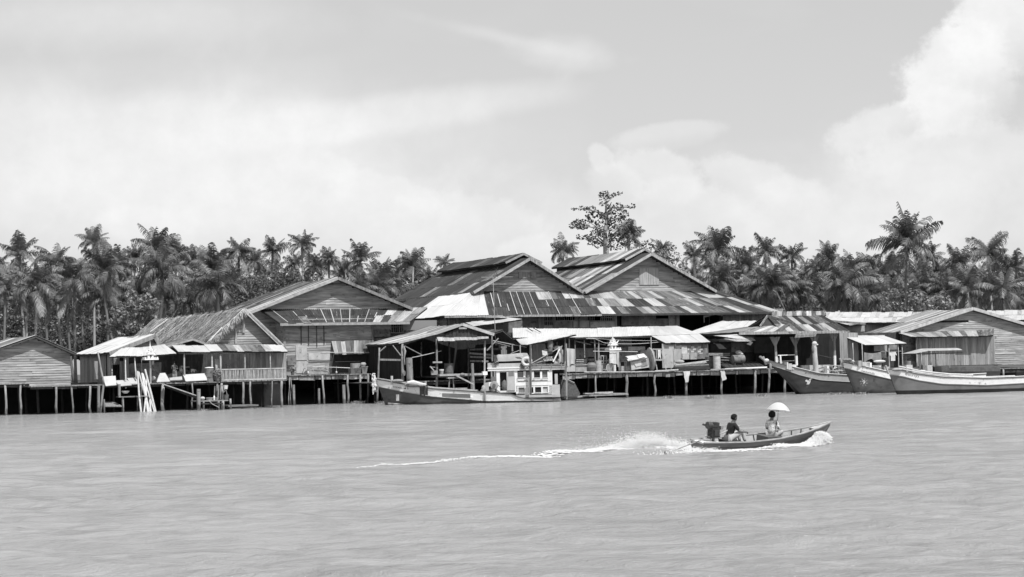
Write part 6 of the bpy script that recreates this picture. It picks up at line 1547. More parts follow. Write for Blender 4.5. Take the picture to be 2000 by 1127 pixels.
tb2(1320, 250, 1440, 10, .06, 'white_paint', -1.3, 'boom'); TB.mk('winch_cloth', MB().hexa([b8(1125, 130, -1.3), b8(1225, 135, -1.3), b8(1225, 135, -.9), b8(1125, 130, -.9), b8(1112, 40, -1.3), b8(1205, 60, -1.3), b8(1205, 60, -.9), b8(1112, 40, -.9)]), 'cloth_white'); TB.mk('winch_drum', MB().ell(b8(1262, 60, -1.25), (.24, .2, .24)), 'metal_dark')
for x, y, w, h, m_ in ((1350, 190, 14, 60, 'paint_dark'), (1385, 180, 10, 55, 'paint_dark'), (1250, 190, 60, 40, 'canvas_pale'), (1180, 215, 40, 25, 'cloth_white'), (1380, 240, 55, 45, 'patch_light'), (1450, 110, 35, 140, 'patch_light')):
    a, b = b8(x - w, y + h, -1.1), b8(x + w, y - h, -1.1); TB.mk('laundry', MB().grid(lambda s, q: (a[0] + (b[0] - a[0]) * s + .05 * math.sin(q * 6), -1.1 - .06 * math.sin(s * 8), a[2] + (b[2] - a[2]) * q), 6, 4), m_)
a = b8(1575, 5, -1.6); b = b8(1790, 5, -1.6)
TB.mk('stern_awning_frame', MB().box((b8(1420, 0, -1)[0], -1.0, b8(0, 300, -1)[2]), (b8(1500, 0, -1)[0], -.9, b8(0, 60, -1)[2])), 'cabin_grey')
# big cloth over a stern rack
cl0, cl1 = bl(940 + 942 / 5.635, 600 + 452 / 5.635, -1.65), bl(940 + 1030 / 5.635, 600 + 460 / 5.635, -1.65)
drape(TB, 'canvas_sheet', cl0, cl1, 1.35, 'canvas_pale', 0, 8, 8, 3, ripple=.08, uneven=.08); 
TB.mk('stern_box', MB().box(bl(940 + 940 / 5.635, 600 + 710 / 5.635, -1.6), bl(940 + 1032 / 5.635, 600 + 640 / 5.635, -.8)), 'canvas_pale')
TB.mk('rack_post', MB().bar(bl(940 + 938 / 5.635, 600 + 980 / 5.635, -1.5), bl(940 + 935 / 5.635, 600 + 400 / 5.635, -1.5), .12), 'old_planks')
# front winch
c = b8(237, 680, -1.6); TB.mk('winch_wheel', MB().lathe(c, [(.1, -.1), (.3, -.08), (.34, 0), (.3, .08), (.1, .1)], 18, (0, 1, 0)), 'patch_light'); TB.mk('winch_axle', MB().lathe(c - Vector((0, .16, 0)), [(.13, 0), (.13, .1)], 12, (0, 1, 0)), 'drum_dark')
TB.mk('winch_box', MB().hexa([b8(40, 785, -1.5), b8(140, 785, -1.5), b8(140, 785, -.7), b8(40, 785, -.7), b8(60, 635, -1.5), b8(140, 625, -1.5), b8(140, 625, -.7), b8(60, 635, -.7)]), 'cabin_grey')
TB.mk('winch_panel', MB().box(b8(138, 700, -1.45), b8(235, 620, -1.4)), 'white_paint'); TB.mk('winch_leg', MB().bar(b8(150, 785, -1.5), b8(215, 700, -1.5), .12), 'drum_dark'); TB.mk('winch_leg', MB().bar(b8(238, 790, -1.5), b8(228, 735, -1.5), .1), 'white_paint')
TB.mk('rail_knob', MB().ell(b8(40, 745, -1.8), (.17, .15, .3), 7, 6).ell(b8(25, 780, -1.85), (.2, .14, .14), 7, 5), 'cloth_grey'); tb2(300, 675, 430, 775, .025, 'cloth_dark', -1.55, 'stay')
TB.mk('forward_hatch', MB().box(b3(1000, 858, -.8), b3(1200, 830, .8)), 'old_planks')
# rudder rack with dark net and the stern planks
tn = T('net_pile', 'dark fishing net draped over a stern stake behind the wheelhouse', 'net', F(1110, 770, -6.5))
tn.mk('net', MB().poly([q4(885, 800, -7), q4(940, 795, -7), q4(1030, 835, -7), q4(1090, 955, -7), q4(1060, 985, -7), q4(880, 985, -7)], .5, (0, 1, 0)), 'cloth_dark')
tn.mk('net_cord', MB().tube([q4(880, 850, -7.1), q4(895, 795, -7.1), q4(950, 795, -7.1), q4(1025, 830, -7.1)], .03, 5), 'rope')
ts_ = T('stern_planks', 'long pale planks running from the fishing boat stern to the pier post', 'planks', q4(1200, 980, -7))
for x0, y0, x1, y1, m_, w in ((900, 998, 1240, 968, 'old_planks', .35), (930, 1000, 1350, 960, 'deck_wood', .3), (1130, 950, 1600, 950, 'pale_wood', .3), (1240, 942, 1440, 935, 'pale_wood', .2), (1180, 975, 1610, 958, 'old_planks', .25)):
    ts_.mk('plank', MB().bar(q4(x0, y0, -6.6), q4(x1, y1, -5.8), w, .1), m_)
ts_.mk('float_log', MB().tube([q4(860, 1025, -6.6), q4(1490, 1040, -6.2)], .12, 7), 'dark_wood')
# ---- the three boats moored bow out at the right
def moored(lab, px0, Y0, L, B, rake, gz, bz, mh, ms, full, name_txt, group='moored boats at the right'):
    t = T('moored_boat', lab, 'boat', worldpt(px0, Y0), rz=ANG + rad(1), rel=True, world=True, group=group)
    b = Boat(t, L, B, rake, itp([0, .06, .15, .3, .6, 1], gz), itp([0, .06, .15, .3, .6, 1], bz), zk=-.45, full=full, tail=.2, power=.62, draft_flare=.78)
    b.band('hull', lambda u: -.45, b.zb, mh, rows=7); b.band('upper_strake', b.zb, b.zg, ms, rows=3)
    b.rail('gunwale_rail', b.zg, 'drum_dark', .08, .09, out=-.01, z=-.02); b.rail('cap_rail', b.zg, 'white_paint', .1, .05, z=.06, u0=.12); b.rail('rubbing_strip', b.zb, 'cabin_grey', .06, .05, out=.02)
    b.deck(.25); b.t.mk('stem_post', MB().bar((.1, 0, b.zg(0) - .4), (-.18, 0, b.zg(0) + .28), .16, .12), 'pale_wood')
    return b
def loc(b, px, py, y):
    t = b.t; Mi = (Matrix.Translation(t.e.location) @ Matrix.Rotation(t.e.rotation_euler.z, 4, 'Z')).inverted(); o = Mi @ CE; dd = Mi.to_3x3() @ ray(px, py); q = (y - o.y) / dd.y; return o + dd * q
bA = moored('dark moored boat with long raked bow and white curl emblem', 1494, 178, 15, 3.6, 4.0, [3.05, 2.72, 2.28, 1.75, 1.4, 1.5], [2.55, 2.2, 1.72, 1.2, .85, .9], 'hull_dark', 'cabin_grey', .5, '')
bB = moored('grey moored boat with number 9 inside a star', 1644, 175, 14, 3.8, 1.45, [2.75, 2.5, 2.15, 1.65, 1.3, 1.4], [2.2, 1.95, 1.6, 1.1, .8, .9], 'hull_grey', 'cream_paint', .42, '')
bC = moored('light grey moored boat furthest right, small canopy behind it', 1733, 166, 14, 3.8, 1.0, [2.1, 1.98, 1.65, 1.35, 1.15, 1.2], [1.62, 1.5, 1.15, .8, .6, .7], 'hull_mid', 'cream_paint', .42, '')
bC.band('boot_top', lambda u: -.45, lambda u: .33 - .1 * u, 'hull_black', rows=2, caps=False); 
for o in bC.t.e.children:
    if o.name.startswith('boot_top'): o.scale = (1, 1.012, 1.001)
def ptx(b, px, py):
    """boat x, z on the near hull side at a pixel"""
    y = -1.2
    for _ in range(6):
        p = loc(b, px, py, y); y = b.at(p.x, p.z, 0).y
    return p.x, p.z
def wr(b, txt, px0, py0, px1, py1, h, m_='paint_dark', bold=0, name='lettering'):
    x0, z0 = ptx(b, px0, py0); x1, z1 = ptx(b, px1, py1)
    b.write(txt, x0, x1, z0, h, m_, slope=(z1 - z0) / (x1 - x0), bold=bold, name=name)
wr(bA, 'ล.ประเสริฐศักดิ์ ๒', 1572, 728, 1620, 735, .2); wr(bB, 'เทพประทานชัย', 1682, 724, 1708, 730, .2); wr(bC, 'ชัยนาวา', 1768, 730, 1794, 735, .18)
wr(bB, '9', 1684, 746, 1690, 747, .33, 'paint_white', .012, 'number')
for i in range(8):
    a = PI / 4 * i + .2; cx, cy = 1687, 746.5
    x0, z0 = ptx(bB, cx + 5.2 * math.cos(a), cy + 5.2 * math.sin(a)); x1, z1 = ptx(bB, cx + 9 * math.cos(a), cy + 9 * math.sin(a)); xa, za = ptx(bB, cx + 5.2 * math.cos(a + .35), cy + 5.2 * math.sin(a + .35))
    bB.t.mk('star_ray', MB().add([bB.at(x0, z0, .013), bB.at(x1, z1, .013), bB.at(xa, za, .013)], [(0, 1, 2)]), 'patch_light')
def stroke(b, pts, w, m_, name):
    mb = MB()
    for (xa, ya, wa), (xb_, yb, wb) in zip(pts[:-1], pts[1:]):
        dx, dy = xb_ - xa, yb - ya; l = math.hypot(dx, dy) or 1; nx, ny = -dy / l, dx / l
        P4 = []
        for x, y, w_, s in ((xa, ya, wa, 1), (xb_, yb, wb, 1), (xb_, yb, wb, -1), (xa, ya, wa, -1)):
            X, Zz = ptx(b, x + nx * w_ * w * s, y + ny * w_ * w * s); P4.append(b.at(X, Zz, .014))
        mb.add(P4, [(0, 1, 2, 3)])
    b.t.mk(name, mb, m_)
stroke(bA, [(1573, 744, 1), (1576.5, 743.5, 1.9), (1579, 747, 1.6), (1577, 749.5, .6)], 1.3, 'paint_white', 'emblem')
stroke(bA, [(1575, 750, .5), (1579.5, 750, .8), (1582, 745, .8), (1581.5, 740.5, .9), (1586, 739.5, .8)], 1.2, 'paint_white', 'emblem')
# things standing on them
c = ptx(bA, 1500, 705)
bA.t.mk('bow_ornament', MB().bar((.35, 0, 2.75), (-.5, 0, 3.35), .22, .16), 'old_planks'); bA.t.mk('bow_cloth', MB().ell((.1, -.1, 3.0), (.25, .16, .16), 8, 6), 'cloth_white'); bA.t.mk('bow_ribbon', MB().ell((.45, -.15, 2.5), (.12, .12, .35), 8, 6), 'cloth_grey')
for px, py, w, h, m_ in ((1541, 715, .35, .45, 'canvas_pale'), (1549, 716, .4, .35, 'cloth_white'), (1566, 718, .45, .4, 'drum_dark'), (1536, 713, .12, .5, 'cloth_white'), (1615, 723, .18, .75, 'white_paint'), (1562, 718, .16, .4, 'dark')):
    p = loc(bA, px, py, -.6); bA.t.mk('deck_gear', MB().box((p.x - w / 2, -.8, p.z - h * .7), (p.x + w / 2, -.35, p.z + h * .5)), m_)
p0, p1 = loc(bA, 1560, 716, .9), loc(bA, 1617, 712, .9); bA.t.mk('deckhouse_low', MB().box((p0.x, .6, p0.z - .4), (p1.x, 1.3, p1.z - .02)), 'patch_light')
pm_ = loc(bA, 1594, 722, -.3); pt_ = loc(bA, 1590, 672, -.3)
mst = bA.t.mk('wrapped_mast', MB().tube([(pm_.x, -.3, pm_.z - .5), (pm_.x - .05, -.3, pm_.z + .6), pt_.lerp(pm_, .4), pt_.lerp(pm_, .15), pt_], [.24, .23, .2, .22, .16], 12), 'patch_light')
bA.t.mk('mast_rag', MB().ell(pt_ + Vector((.02, -.05, .05)), (.24, .2, .2), 9, 6), 'cloth_white', parent=mst); bA.t.mk('mast_rag', MB().ell(pt_ + Vector((.25, -.05, -.05)), (.16, .1, .07), 8, 5), 'cloth_white', parent=mst); bA.t.mk('mast_rag', MB().ell(pt_ + Vector((-.2, -.1, -.4)), (.12, .12, .4), 8, 6), 'sheet_iron', parent=mst)
bA.t.mk('forestay', MB().tube([pt_.lerp(pm_, .4), loc(bA, 1628, 700, .2)], .03, 5), 'dark_wood')
pr = loc(bA, 1632, 730, -1); 
for i in range(5): x = pr.x - .6 + i * .32; bA.t.mk('basket_bar', MB().tube([(x, -1, pr.z - .1), (x, -1, pr.z + .75)], .02, 5), 'pale_wood')
bA.t.mk('basket_bar', MB().tube([(pr.x - .7, -1, pr.z + .3), (pr.x + .8, -1, pr.z + .25)], .03, 5), 'pale_wood'); bA.t.mk('basket_bar', MB().tube([(pr.x - .7, -1, pr.z + .75), (pr.x + .8, -1, pr.z + .7)], .03, 5), 'pale_wood')
for b, it in ((bB, ((1655, 703, .9, .35, 'sheet_iron'), (1664, 706, .3, .25, 'cloth_white'), (1676, 709, .35, .5, 'old_planks'), (1688, 712, .8, .55, 'patch_light'), (1694, 714, .5, .6, 'white_paint'), (1709, 718, .9, .5, 'patch_light'), (1715, 716, .5, .25, 'cloth_white'), (1728, 720, .5, .4, 'pale_wood'))),
              (bC, ((1752, 722, .9, .3, 'cloth_grey'), (1772, 718, .6, .55, 'patch_light'), (1783, 726, 1.1, .4, 'canvas_pale'), (1800, 727, 1.0, .4, 'cloth_white'), (1812, 722, .5, .9, 'patch_light'), (1828, 724, .7, .8, 'char')))):
    for px, py, w, h, m_ in it:
        p = loc(b, px, py, -.5); b.t.mk('deck_gear', MB().ell((p.x, -.5, p.z), (w / 2, .35, h / 2), 9, 6) if m_ in ('sheet_iron', 'cloth_white', 'canvas_pale', 'cloth_grey') else MB().box((p.x - w / 2, -.8, p.z - h * .6), (p.x + w / 2, -.2, p.z + h * .4)), m_)
for z_ in (0, .12): bC.t.mk('mooring_hose', MB().tube([bC.pt(u, bC.zg(u), -1, .02) + Z * (.12 + z_ * .6 + .25 * (1 - u) * z_ / .12 * .4) for u in (.05, .1, .16, .24, .34, .5)], .06, 6), 'cloth_white')
# canopy boat behind boat C
tcn = T('canopy_boat', 'small boat with rounded pale canopy, moored behind the furthest right hull', 'boat', worldpt(1795, 178, 0), rz=ANG, rel=True, world=True)
hb = Boat(tcn, 8, 2.4, .8, itp([0, .2, 1], [2.3, 2.1, 2.0]), itp([0, 1], [1.7, 1.6]), zk=-.3, full=.4); hb.band('hull', lambda u: -.3, hb.zb, 'hull_dark'); hb.band('upper_strake', hb.zb, hb.zg, 'drum_dark'); hb.deck(.2)
ca, cb = loc(hb, 1788, 691, -1.1), loc(hb, 1880, 684, -1.1)
tcn.mk('canopy', MB().grid(lambda a, b: (ca.x + (cb.x - ca.x) * a, -1.1 + 2.2 * b, ca.z + .02 + .42 * min(1, 3.2 * a + .02) ** .8 * (.35 + .65 * math.sin(PI * min(max(b, .02), .98)) ** .5)), 10, 8), 'patch_light', smooth=True)
tcn.mk('canopy_lining', MB().box((ca.x + .2, -1.05, ca.z - .03), (cb.x, 1.05, ca.z + .03)), 'dark')
for x in (.5, 2.0, 3.6): tcn.mk('canopy_post', MB().tube([(ca.x + x, -1.0, 2.0), (ca.x + x, -1.0, ca.z)], .04, 6), 'old_planks'); tcn.mk('canopy_post', MB().tube([(ca.x + x, 1.0, 2.0), (ca.x + x, 1.0, ca.z)], .04, 6), 'old_planks')
# laundry by the board house
t = T('patterned_cloth', 'striped patterned cloth slung between posts under the small awning', 'cloth', q6(1320, 560, VX - 2)); m0, m1 = q6(1238, 490, VX - 2.2), q6(1402, 485, VX - 2.2)
drape(t, 'cloth', m0, m1, .95, 'cloth_grey', .12, 8, 14, 9, ripple=.12, uneven=.45); t.mk('fold', MB().ell(q6(1390, 580, VX - 2.4), (.7, .3, .15), 10, 6), 'cloth_white')
t = T('white_shirt', 'white shirt hanging on the railing right of the patterned cloth', 'shirt', q6(1510, 550, VX - 2.2))
s0 = q6(1482, 492, VX - 2.2); sx_ = q6(1545, 0, VX - 2.2)[0] - s0[0]
t.mk('shirt', MB().poly([s0, s0 + Vector((sx_ * .1, 0, -.35)), s0 + Vector((sx_ * .22, 0, -.25)), s0 + Vector((sx_ * .22, 0, -.8)), s0 + Vector((sx_ * .75, 0, -.8)), s0 + Vector((sx_ * .78, 0, -.2)), s0 + Vector((sx_, 0, -.3)), s0 + Vector((sx_ * .85, 0, .05))], .05, (0, 1, 0)), 'cloth_white')
solo('laundry_rail', 'thin rail level with the hanging white shirt', 'rail', MB().tube([q6(1400, 482, VX - 2.15), q6(1610, 480, VX - 2.15)], .03, 6), 'old_planks', q6(1400, 482, VX - 2.15))
lathing('wicker_crate', 'dark square bin right of the railing beside the last boat', 'bin', q6, 1640, 1692, 575, 632, VX - 3, CYL, 'sheet_iron')
# ------------------------------------------------------------------ people
def skin_part(t, name, chains, m, root=0, parent=None, levels=2):
    """one continuous surface grown from joint chains: [(points, radii), ...]; shared points join the chains"""
    vs, rs, es, ix = [], [], [], {}
    for pts, rr_ in chains:
        prev = None
        for p, r in zip(pts, rr_):
            key = tuple(round(c, 4) for c in p)
            if key not in ix: ix[key] = len(vs); vs.append(Vector(p)); rs.append(r)
            i = ix[key]
            if prev is not None and prev != i: es.append((prev, i))
            prev = i
    me = bpy.data.meshes.new(name); me.from_pydata(vs, es, []); me.materials.append(MT[m]); me.update()
    ob = bpy.data.objects.new(name, me); COL.objects.link(ob); ob.parent = parent or t.e
    md = ob.modifiers.new('skin', 'SKIN'); md.use_smooth_shade = True
    sl_ = me.skin_vertices[0].data
    for i, r in enumerate(rs): sl_[i].radius = (r, r) if not isinstance(r, tuple) else r
    sl_[root].use_root = True
    ob.modifiers.new('smooth', 'SUBSURF').levels = levels; ob.modifiers[-1].render_levels = levels
    return ob
POSE = {
 'stand': dict(pel=(0, 0, .92), ch=(0, 0, 1.3), nk=(0, 0, 1.45), hd=(.02, 0, 1.58), sh=(0, .19, 1.4), el=[(.1, .26, 1.12), (.1, -.26, 1.12)], wr=[(.28, .06, 1.2), (.28, -.06, 1.16)], hp=(0, .09, .9), kn=[(.02, .1, .5), (.04, -.1, .5)], an=[(-.02, .1, .08), (.0, -.1, .08)], toe=[(.14, .11, .03), (.16, -.11, .03)]),
 'drive': dict(pel=(0, 0, .12), ch=(.1, 0, .5), nk=(.17, 0, .65), hd=(.22, 0, .79), sh=(.13, .19, .58), el=[(.3, .26, .36), (.28, -.24, .34)], wr=[(.52, .16, .36), (.5, -.2, .32)], hp=(.02, .1, .12), kn=[(.44, .16, .33), (.46, -.14, .33)], an=[(.5, .14, -.08), (.56, -.14, -.1)], toe=[(.64, .15, -.12), (.7, -.15, -.13)]),
 'sit': dict(pel=(0, 0, .12), ch=(.0, 0, .48), nk=(.02, 0, .63), hd=(.05, 0, .77), sh=(.01, .17, .56), el=[(.08, .27, .32), (.04, -.25, .3)], wr=[(.26, .14, .28), (.24, -.12, .36)], hp=(.02, .1, .1), kn=[(.4, .16, .24), (.42, -.16, .22)], an=[(.34, .08, -.06), (.36, -.1, -.06)], toe=[(.46, .08, -.1), (.48, -.1, -.1)]),
 'stoop': dict(pel=(-.12, 0, .88), ch=(.28, 0, 1.05), nk=(.42, 0, 1.08), hd=(.55, 0, 1.06), sh=(.32, .18, 1.06), el=[(.42, .22, .78), (.42, -.22, .78)], wr=[(.52, .1, .6), (.5, -.1, .58)], hp=(-.12, .09, .86), kn=[(-.02, .1, .48), (.06, -.1, .5)], an=[(-.1, .1, .08), (.0, -.1, .08)], toe=[(.08, .11, .03), (.16, -.11, .03)]),
 'squat': dict(pel=(0, 0, .28), ch=(.16, 0, .6), nk=(.24, 0, .73), hd=(.3, 0, .86), sh=(.18, .17, .68), el=[(.4, .22, .52), (.4, -.22, .52)], wr=[(.58, .1, .42), (.58, -.08, .4)], hp=(0, .1, .27), kn=[(.32, .16, .5), (.34, -.16, .5)], an=[(.14, .13, .07), (.16, -.13, .07)], toe=[(.3, .14, .03), (.32, -.14, .03)]),
}
def person(lab, loc_, heading, pose, s=1.0, shirt='cloth_white', legs='cloth_grey', skirt=False, hat=None, big_hair=False, sleeves=.6, hip_wrap=False):
    P_ = {k_: ([Vector(x) * s for x in v] if isinstance(v, list) else Vector(v) * s) for k_, v in POSE[pose].items()}
    t = T('person', lab, 'person', loc_, rz=heading, rel=True, world=True)
    pel, ch, nk, hd, sh, hp = (P_[k_] for k_ in ('pel', 'ch', 'nk', 'hd', 'sh', 'hp'))
    mir = lambda v: Vector((v.x, -v.y, v.z))
    wst = pel.lerp(ch, .45)
    fwd_ = Vector((1, 0, 0))
    chains = [([pel, wst, ch, nk, hd, hd + (hd - nk).normalized() * .07 * s], [.13 * s, .115 * s, .145 * s, .055 * s, .095 * s, .07 * s]),
              ([hd, hd + Vector((.105, 0, -.01)) * s], [.095 * s, .018 * s])]
    for sd, S_ in ((0, sh), (1, mir(sh))):
        el, w_ = P_['el'][sd], P_['wr'][sd]
        d = (w_ - el).normalized(); palm = w_ + d * .07 * s
        chains.append(([ch, S_, el, w_, palm], [.145 * s, .065 * s, .042 * s, .027 * s, .034 * s]))
        side = d.cross(Z).normalized() if abs(d.z) < .95 else Vector((0, 1, 0))
        for f in range(4):
            o = side * ((f - 1.5) * .021 * s); l = (.075, .088, .082, .06)[f] * s
            k1 = palm + d * .035 * s + o; k2 = k1 + (d * .7 - Z * .7).normalized() * l * .55; k3 = k2 + (d * .2 - Z).normalized() * l * .5
            chains.append(([palm, k1, k2, k3], [.034 * s, .011 * s, .0095 * s, .008 * s]))
        th = w_ + d * .03 * s + side * (.035 * s if sd else -.035 * s); chains.append(([palm, th, th + (d - Z * .5).normalized() * .05 * s], [.034 * s, .012 * s, .009 * s]))
    for sd, H_ in ((0, hp), (1, mir(hp))):
        kn, an, toe = P_['kn'][sd], P_['an'][sd], P_['toe'][sd]
        chains.append(([pel, H_, kn, kn.lerp(an, .35), an, toe], [.13 * s, .095 * s, .058 * s, .056 * s, .036 * s, .03 * s]))
    t.mk_ = skin_part(t, 'body', chains, 'skin')
    up = (hd - nk).normalized()
    hr = MB(); kk = 1.28 if big_hair else 1.1
    c = hd + up * .035 * s - fwd_ * .022 * s
    base = MB().ell((0, 0, 0), (.115 * s * kk, .1 * s * kk, .118 * s * kk), 14, 10)
    for v in base.v:
        v = Vector(v); n_ = 1 + .06 * noise.noise(v * 30)
        if v.x > .06 * s and v.z < .03 * s: v = Vector((.06 * s, v.y * .9, v.z))
        if v.z < -.05 * s * kk: v.z = -.05 * s * kk + (v.z + .05 * s * kk) * .4
        hr.v.append(tuple(c + v * n_))
    hr.f = base.f; t.mk('hair', hr, 'hair', smooth=True)
    for sg_ in (-1, 1): 
        t.mk('eye', MB().ell(hd + Vector((.088, sg_ * .034, .012)) * s, .011 * s, 6, 4), 'hair'); t.mk('ear', MB().ell(hd + Vector((-.005, sg_ * .1, 0)) * s, (.018 * s, .01 * s, .03 * s), 6, 4), 'skin')
    t.mk('mouth', MB().ell(hd + Vector((.085, 0, -.052)) * s, (.012 * s, .026 * s, .006 * s), 6, 4), 'paint_dark')
    if shirt:
        cs = [([pel + Z * .02, wst, ch, ch.lerp(nk, .55)], [.15 * s, .14 * s, .165 * s, .085 * s])]
        for sd, S_ in ((0, sh), (1, mir(sh))):
            el, w_ = P_['el'][sd], P_['wr'][sd]; e = S_.lerp(el, min(1, sleeves * 1.3)) if sleeves < .8 else el
            pts, rr2 = [ch, S_, e], [.165 * s, .088 * s, .066 * s]
            if sleeves > .9: pts.append(el.lerp(w_, .8)); rr2.append(.046 * s)
            cs.append((pts, rr2))
        t.mk2 = skin_part(t, 'shirt', cs, shirt)
    cs = []
    for sd, H_ in ((0, hp), (1, mir(hp))):
        kn, an = P_['kn'][sd], P_['an'][sd]
        if hip_wrap: cs.append(([pel, H_, H_.lerp(kn, .75)], [.155 * s, .125 * s, .1 * s]))
        else: cs.append(([pel, H_, kn, kn.lerp(an, .8)], [.15 * s, .12 * s, .085 * s if not skirt else .12 * s, .065 * s if not skirt else .13 * s]))
    skin_part(t, 'sarong' if skirt else 'trousers' if not hip_wrap else 'shorts', cs, legs)
    if hat: t.mk('hat', MB().lathe(hd + up * .06 * s, [(.24 * s, -.03), (.23 * s, 0), (.11 * s, .04 * s), (.1 * s, .09 * s), (.05 * s, .12 * s)], 16, up), hat)
    return t
def deckpt(fn, x, v, z):
    p = fn(x, 700, v); return W((p[0], v, z))
person('shirtless man standing with folded arms in the porch shade behind the trays', deckpt(q1, 908, 1.2, zA), rad(-75), 'stand', .98, None, 'cloth_grey', skirt=True)
person('stooping figure in round white hat beside the veranda post', deckpt(q1, 1045, 1.6, zA), rad(-140), 'stoop', .95, 'cloth_dark', 'cloth_dark', hat='cloth_white')
person('bending figure in white shirt right of the round hat', deckpt(q1, 1135, 1.8, zA), rad(200), 'stoop', .95, 'cloth_white', 'cloth_dark')
zP = 2.2
person('pale dressed person sitting by the white pavilion railing', deckpt(lambda x, y, v: q6(x, y, v), 405, VP + 1.4, zP + .35), rad(-10), 'sit', 1.0, 'canvas_pale', 'cloth_grey', sleeves=1.0)
person('dark haired figure deep in the pavilion shade left of the first white post', deckpt(lambda x, y, v: q6(x, y, v), 268, VP + 2.5, zP), rad(-60), 'squat', 1.0, 'cloth_dark', 'cloth_dark')
pb_ = loc(bA, 1617, 727, .1); wA = Matrix.Translation(bA.t.e.location) @ Matrix.Rotation(bA.t.e.rotation_euler.z, 4, 'Z')
pst = wA @ Vector((pb_.x, .2, bA.zg(.55) - .2)); person('shirtless man stooping on the deck of the dark raked boat', pst, rad(5), 'stoop', 1.0, None, 'cloth_grey', hip_wrap=False)
pb_ = loc(bA, 1638, 727, .4); pst = wA @ Vector((pb_.x, .4, bA.zg(.6) - .2)); person('man in white cap crouched opposite the stooping man', pst, rad(170), 'squat', 1.05, 'cloth_grey', 'cloth_dark', hat='cloth_white')
wC = Matrix.Translation(bC.t.e.location) @ Matrix.Rotation(bC.t.e.rotation_euler.z, 4, 'Z')
pb_ = loc(bC, 1815, 730, .3); pst = wC @ Vector((pb_.x, .4, bC.zg(.4) - .2)); person('person crouching beside white bundles on the furthest right boat', pst, rad(190), 'squat', 1.0, 'cloth_white', 'cloth_dark', big_hair=False)
# ---- long-tail boat under way
YL = 70.6
hdg = rad(33)
wst = worldpt(1356, YL, 0)
TL_ = 6.05
bow = wst + Vector((math.cos(hdg), math.sin(hdg), 0)) * TL_
tL = T('longtail_boat', 'narrow open motor boat speeding to the right with two passengers', 'motor boat', bow, rz=hdg + PI, rel=True, world=True)
tL.e.rotation_euler = (rad(-8), 0, hdg + PI)
trim = math.atan2(.22, TL_)
gl = itp([0, .1, .25, .45, .7, 1], [.80, .64, .50, .39, .32, .34])
bw_ = Boat(tL, TL_, 1.15, .75, gl, lambda u: gl(u) - .1, zk=-.12, full=.5, tail=.35, power=.75, draft_flare=.55)
bw_.band('hull', lambda u: -.12 + .16 * (1 - u) ** 2, lambda u: gl(u) - .09, 'hull_boat', rows=5, n=36); bw_.band('top_strake', lambda u: gl(u) - .09, gl, 'hull_boat', rows=2, n=36)
inn = MB()
for side in (-1, 1):
    n = 30; vs = []
    for j in range(4):
        for i in range(n + 1): 
            u = .03 + .94 * i / n; z = (.02 + .2 * (1 - u) ** 2) + (gl(u) - .02 - (.02 + .2 * (1 - u) ** 2)) * j / 3; vs.append(bw_.pt(u, z, side, -.03))
    inn.add(vs, [(j * (n + 1) + i, j * (n + 1) + i + 1, (j + 1) * (n + 1) + i + 1, (j + 1) * (n + 1) + i) for j in range(3) for i in range(n)])
tL.mk('inner_planking', inn, 'patch_light'); bw_.rail('gunwale', gl, 'pale_wood', .05, .04, z=.01)
n = 24; vs = []
for i in range(n + 1): u = .04 + .95 * i / n; z = .03 + .2 * (1 - u) ** 2; vs += [bw_.pt(u, z, -1, -.03), bw_.pt(u, z, 1, -.03)]
tL.mk('floor', MB().add(vs, [(2 * i, 2 * i + 2, 2 * i + 3, 2 * i + 1) for i in range(n)]), 'old_planks')
for i in range(13):
    u = .12 + i * .066
    for side in (-1, 1): tL.mk('rib', MB().tube([bw_.pt(u, z_, side, -.05) for z_ in np.linspace(.05 + .2 * (1 - u) ** 2, gl(u), 4)], .022, 5), 'dark_wood')
for u in (.3, .42, .66, .8): tL.mk('thwart', MB().bar(bw_.pt(u, gl(u) - .12, -1, -.04), bw_.pt(u, gl(u) - .12, 1, -.04), .2, .03), 'dark_wood')
fd = [bw_.pt(u, gl(u) - .01, s_, 0) for u, s_ in ((.0, -1), (.13, -1), (.13, 1), (.0, 1))]
tL.mk('fore_deck', MB().slab(fd, .03), 'patch_light'); ad = [bw_.pt(u, gl(u) - .02, s_, -.01) for u, s_ in ((.86, -1), (1, -1), (1, 1), (.86, 1))]
tL.mk('aft_deck', MB().slab(ad, .03), 'white_paint')
for z_ in (.1, .19):
    mb = MB()
    for side in (-1, 1):
        for a in range(24): u0_, u1_ = .04 + a * .04, .08 + a * .04; mb.bar(bw_.pt(u0_, gl(u0_) - .09 - z_, side, .004), bw_.pt(u1_, gl(u1_) - .09 - z_, side, .004), .012, .014)
    tL.mk('plank_seam', mb, 'dark_wood')
tL.mk('bow_line', MB().tube([(.05, 0, gl(0) - .1), (.2, -.03, .45), (.28, -.05, .2)], .025, 5), 'dark_wood')
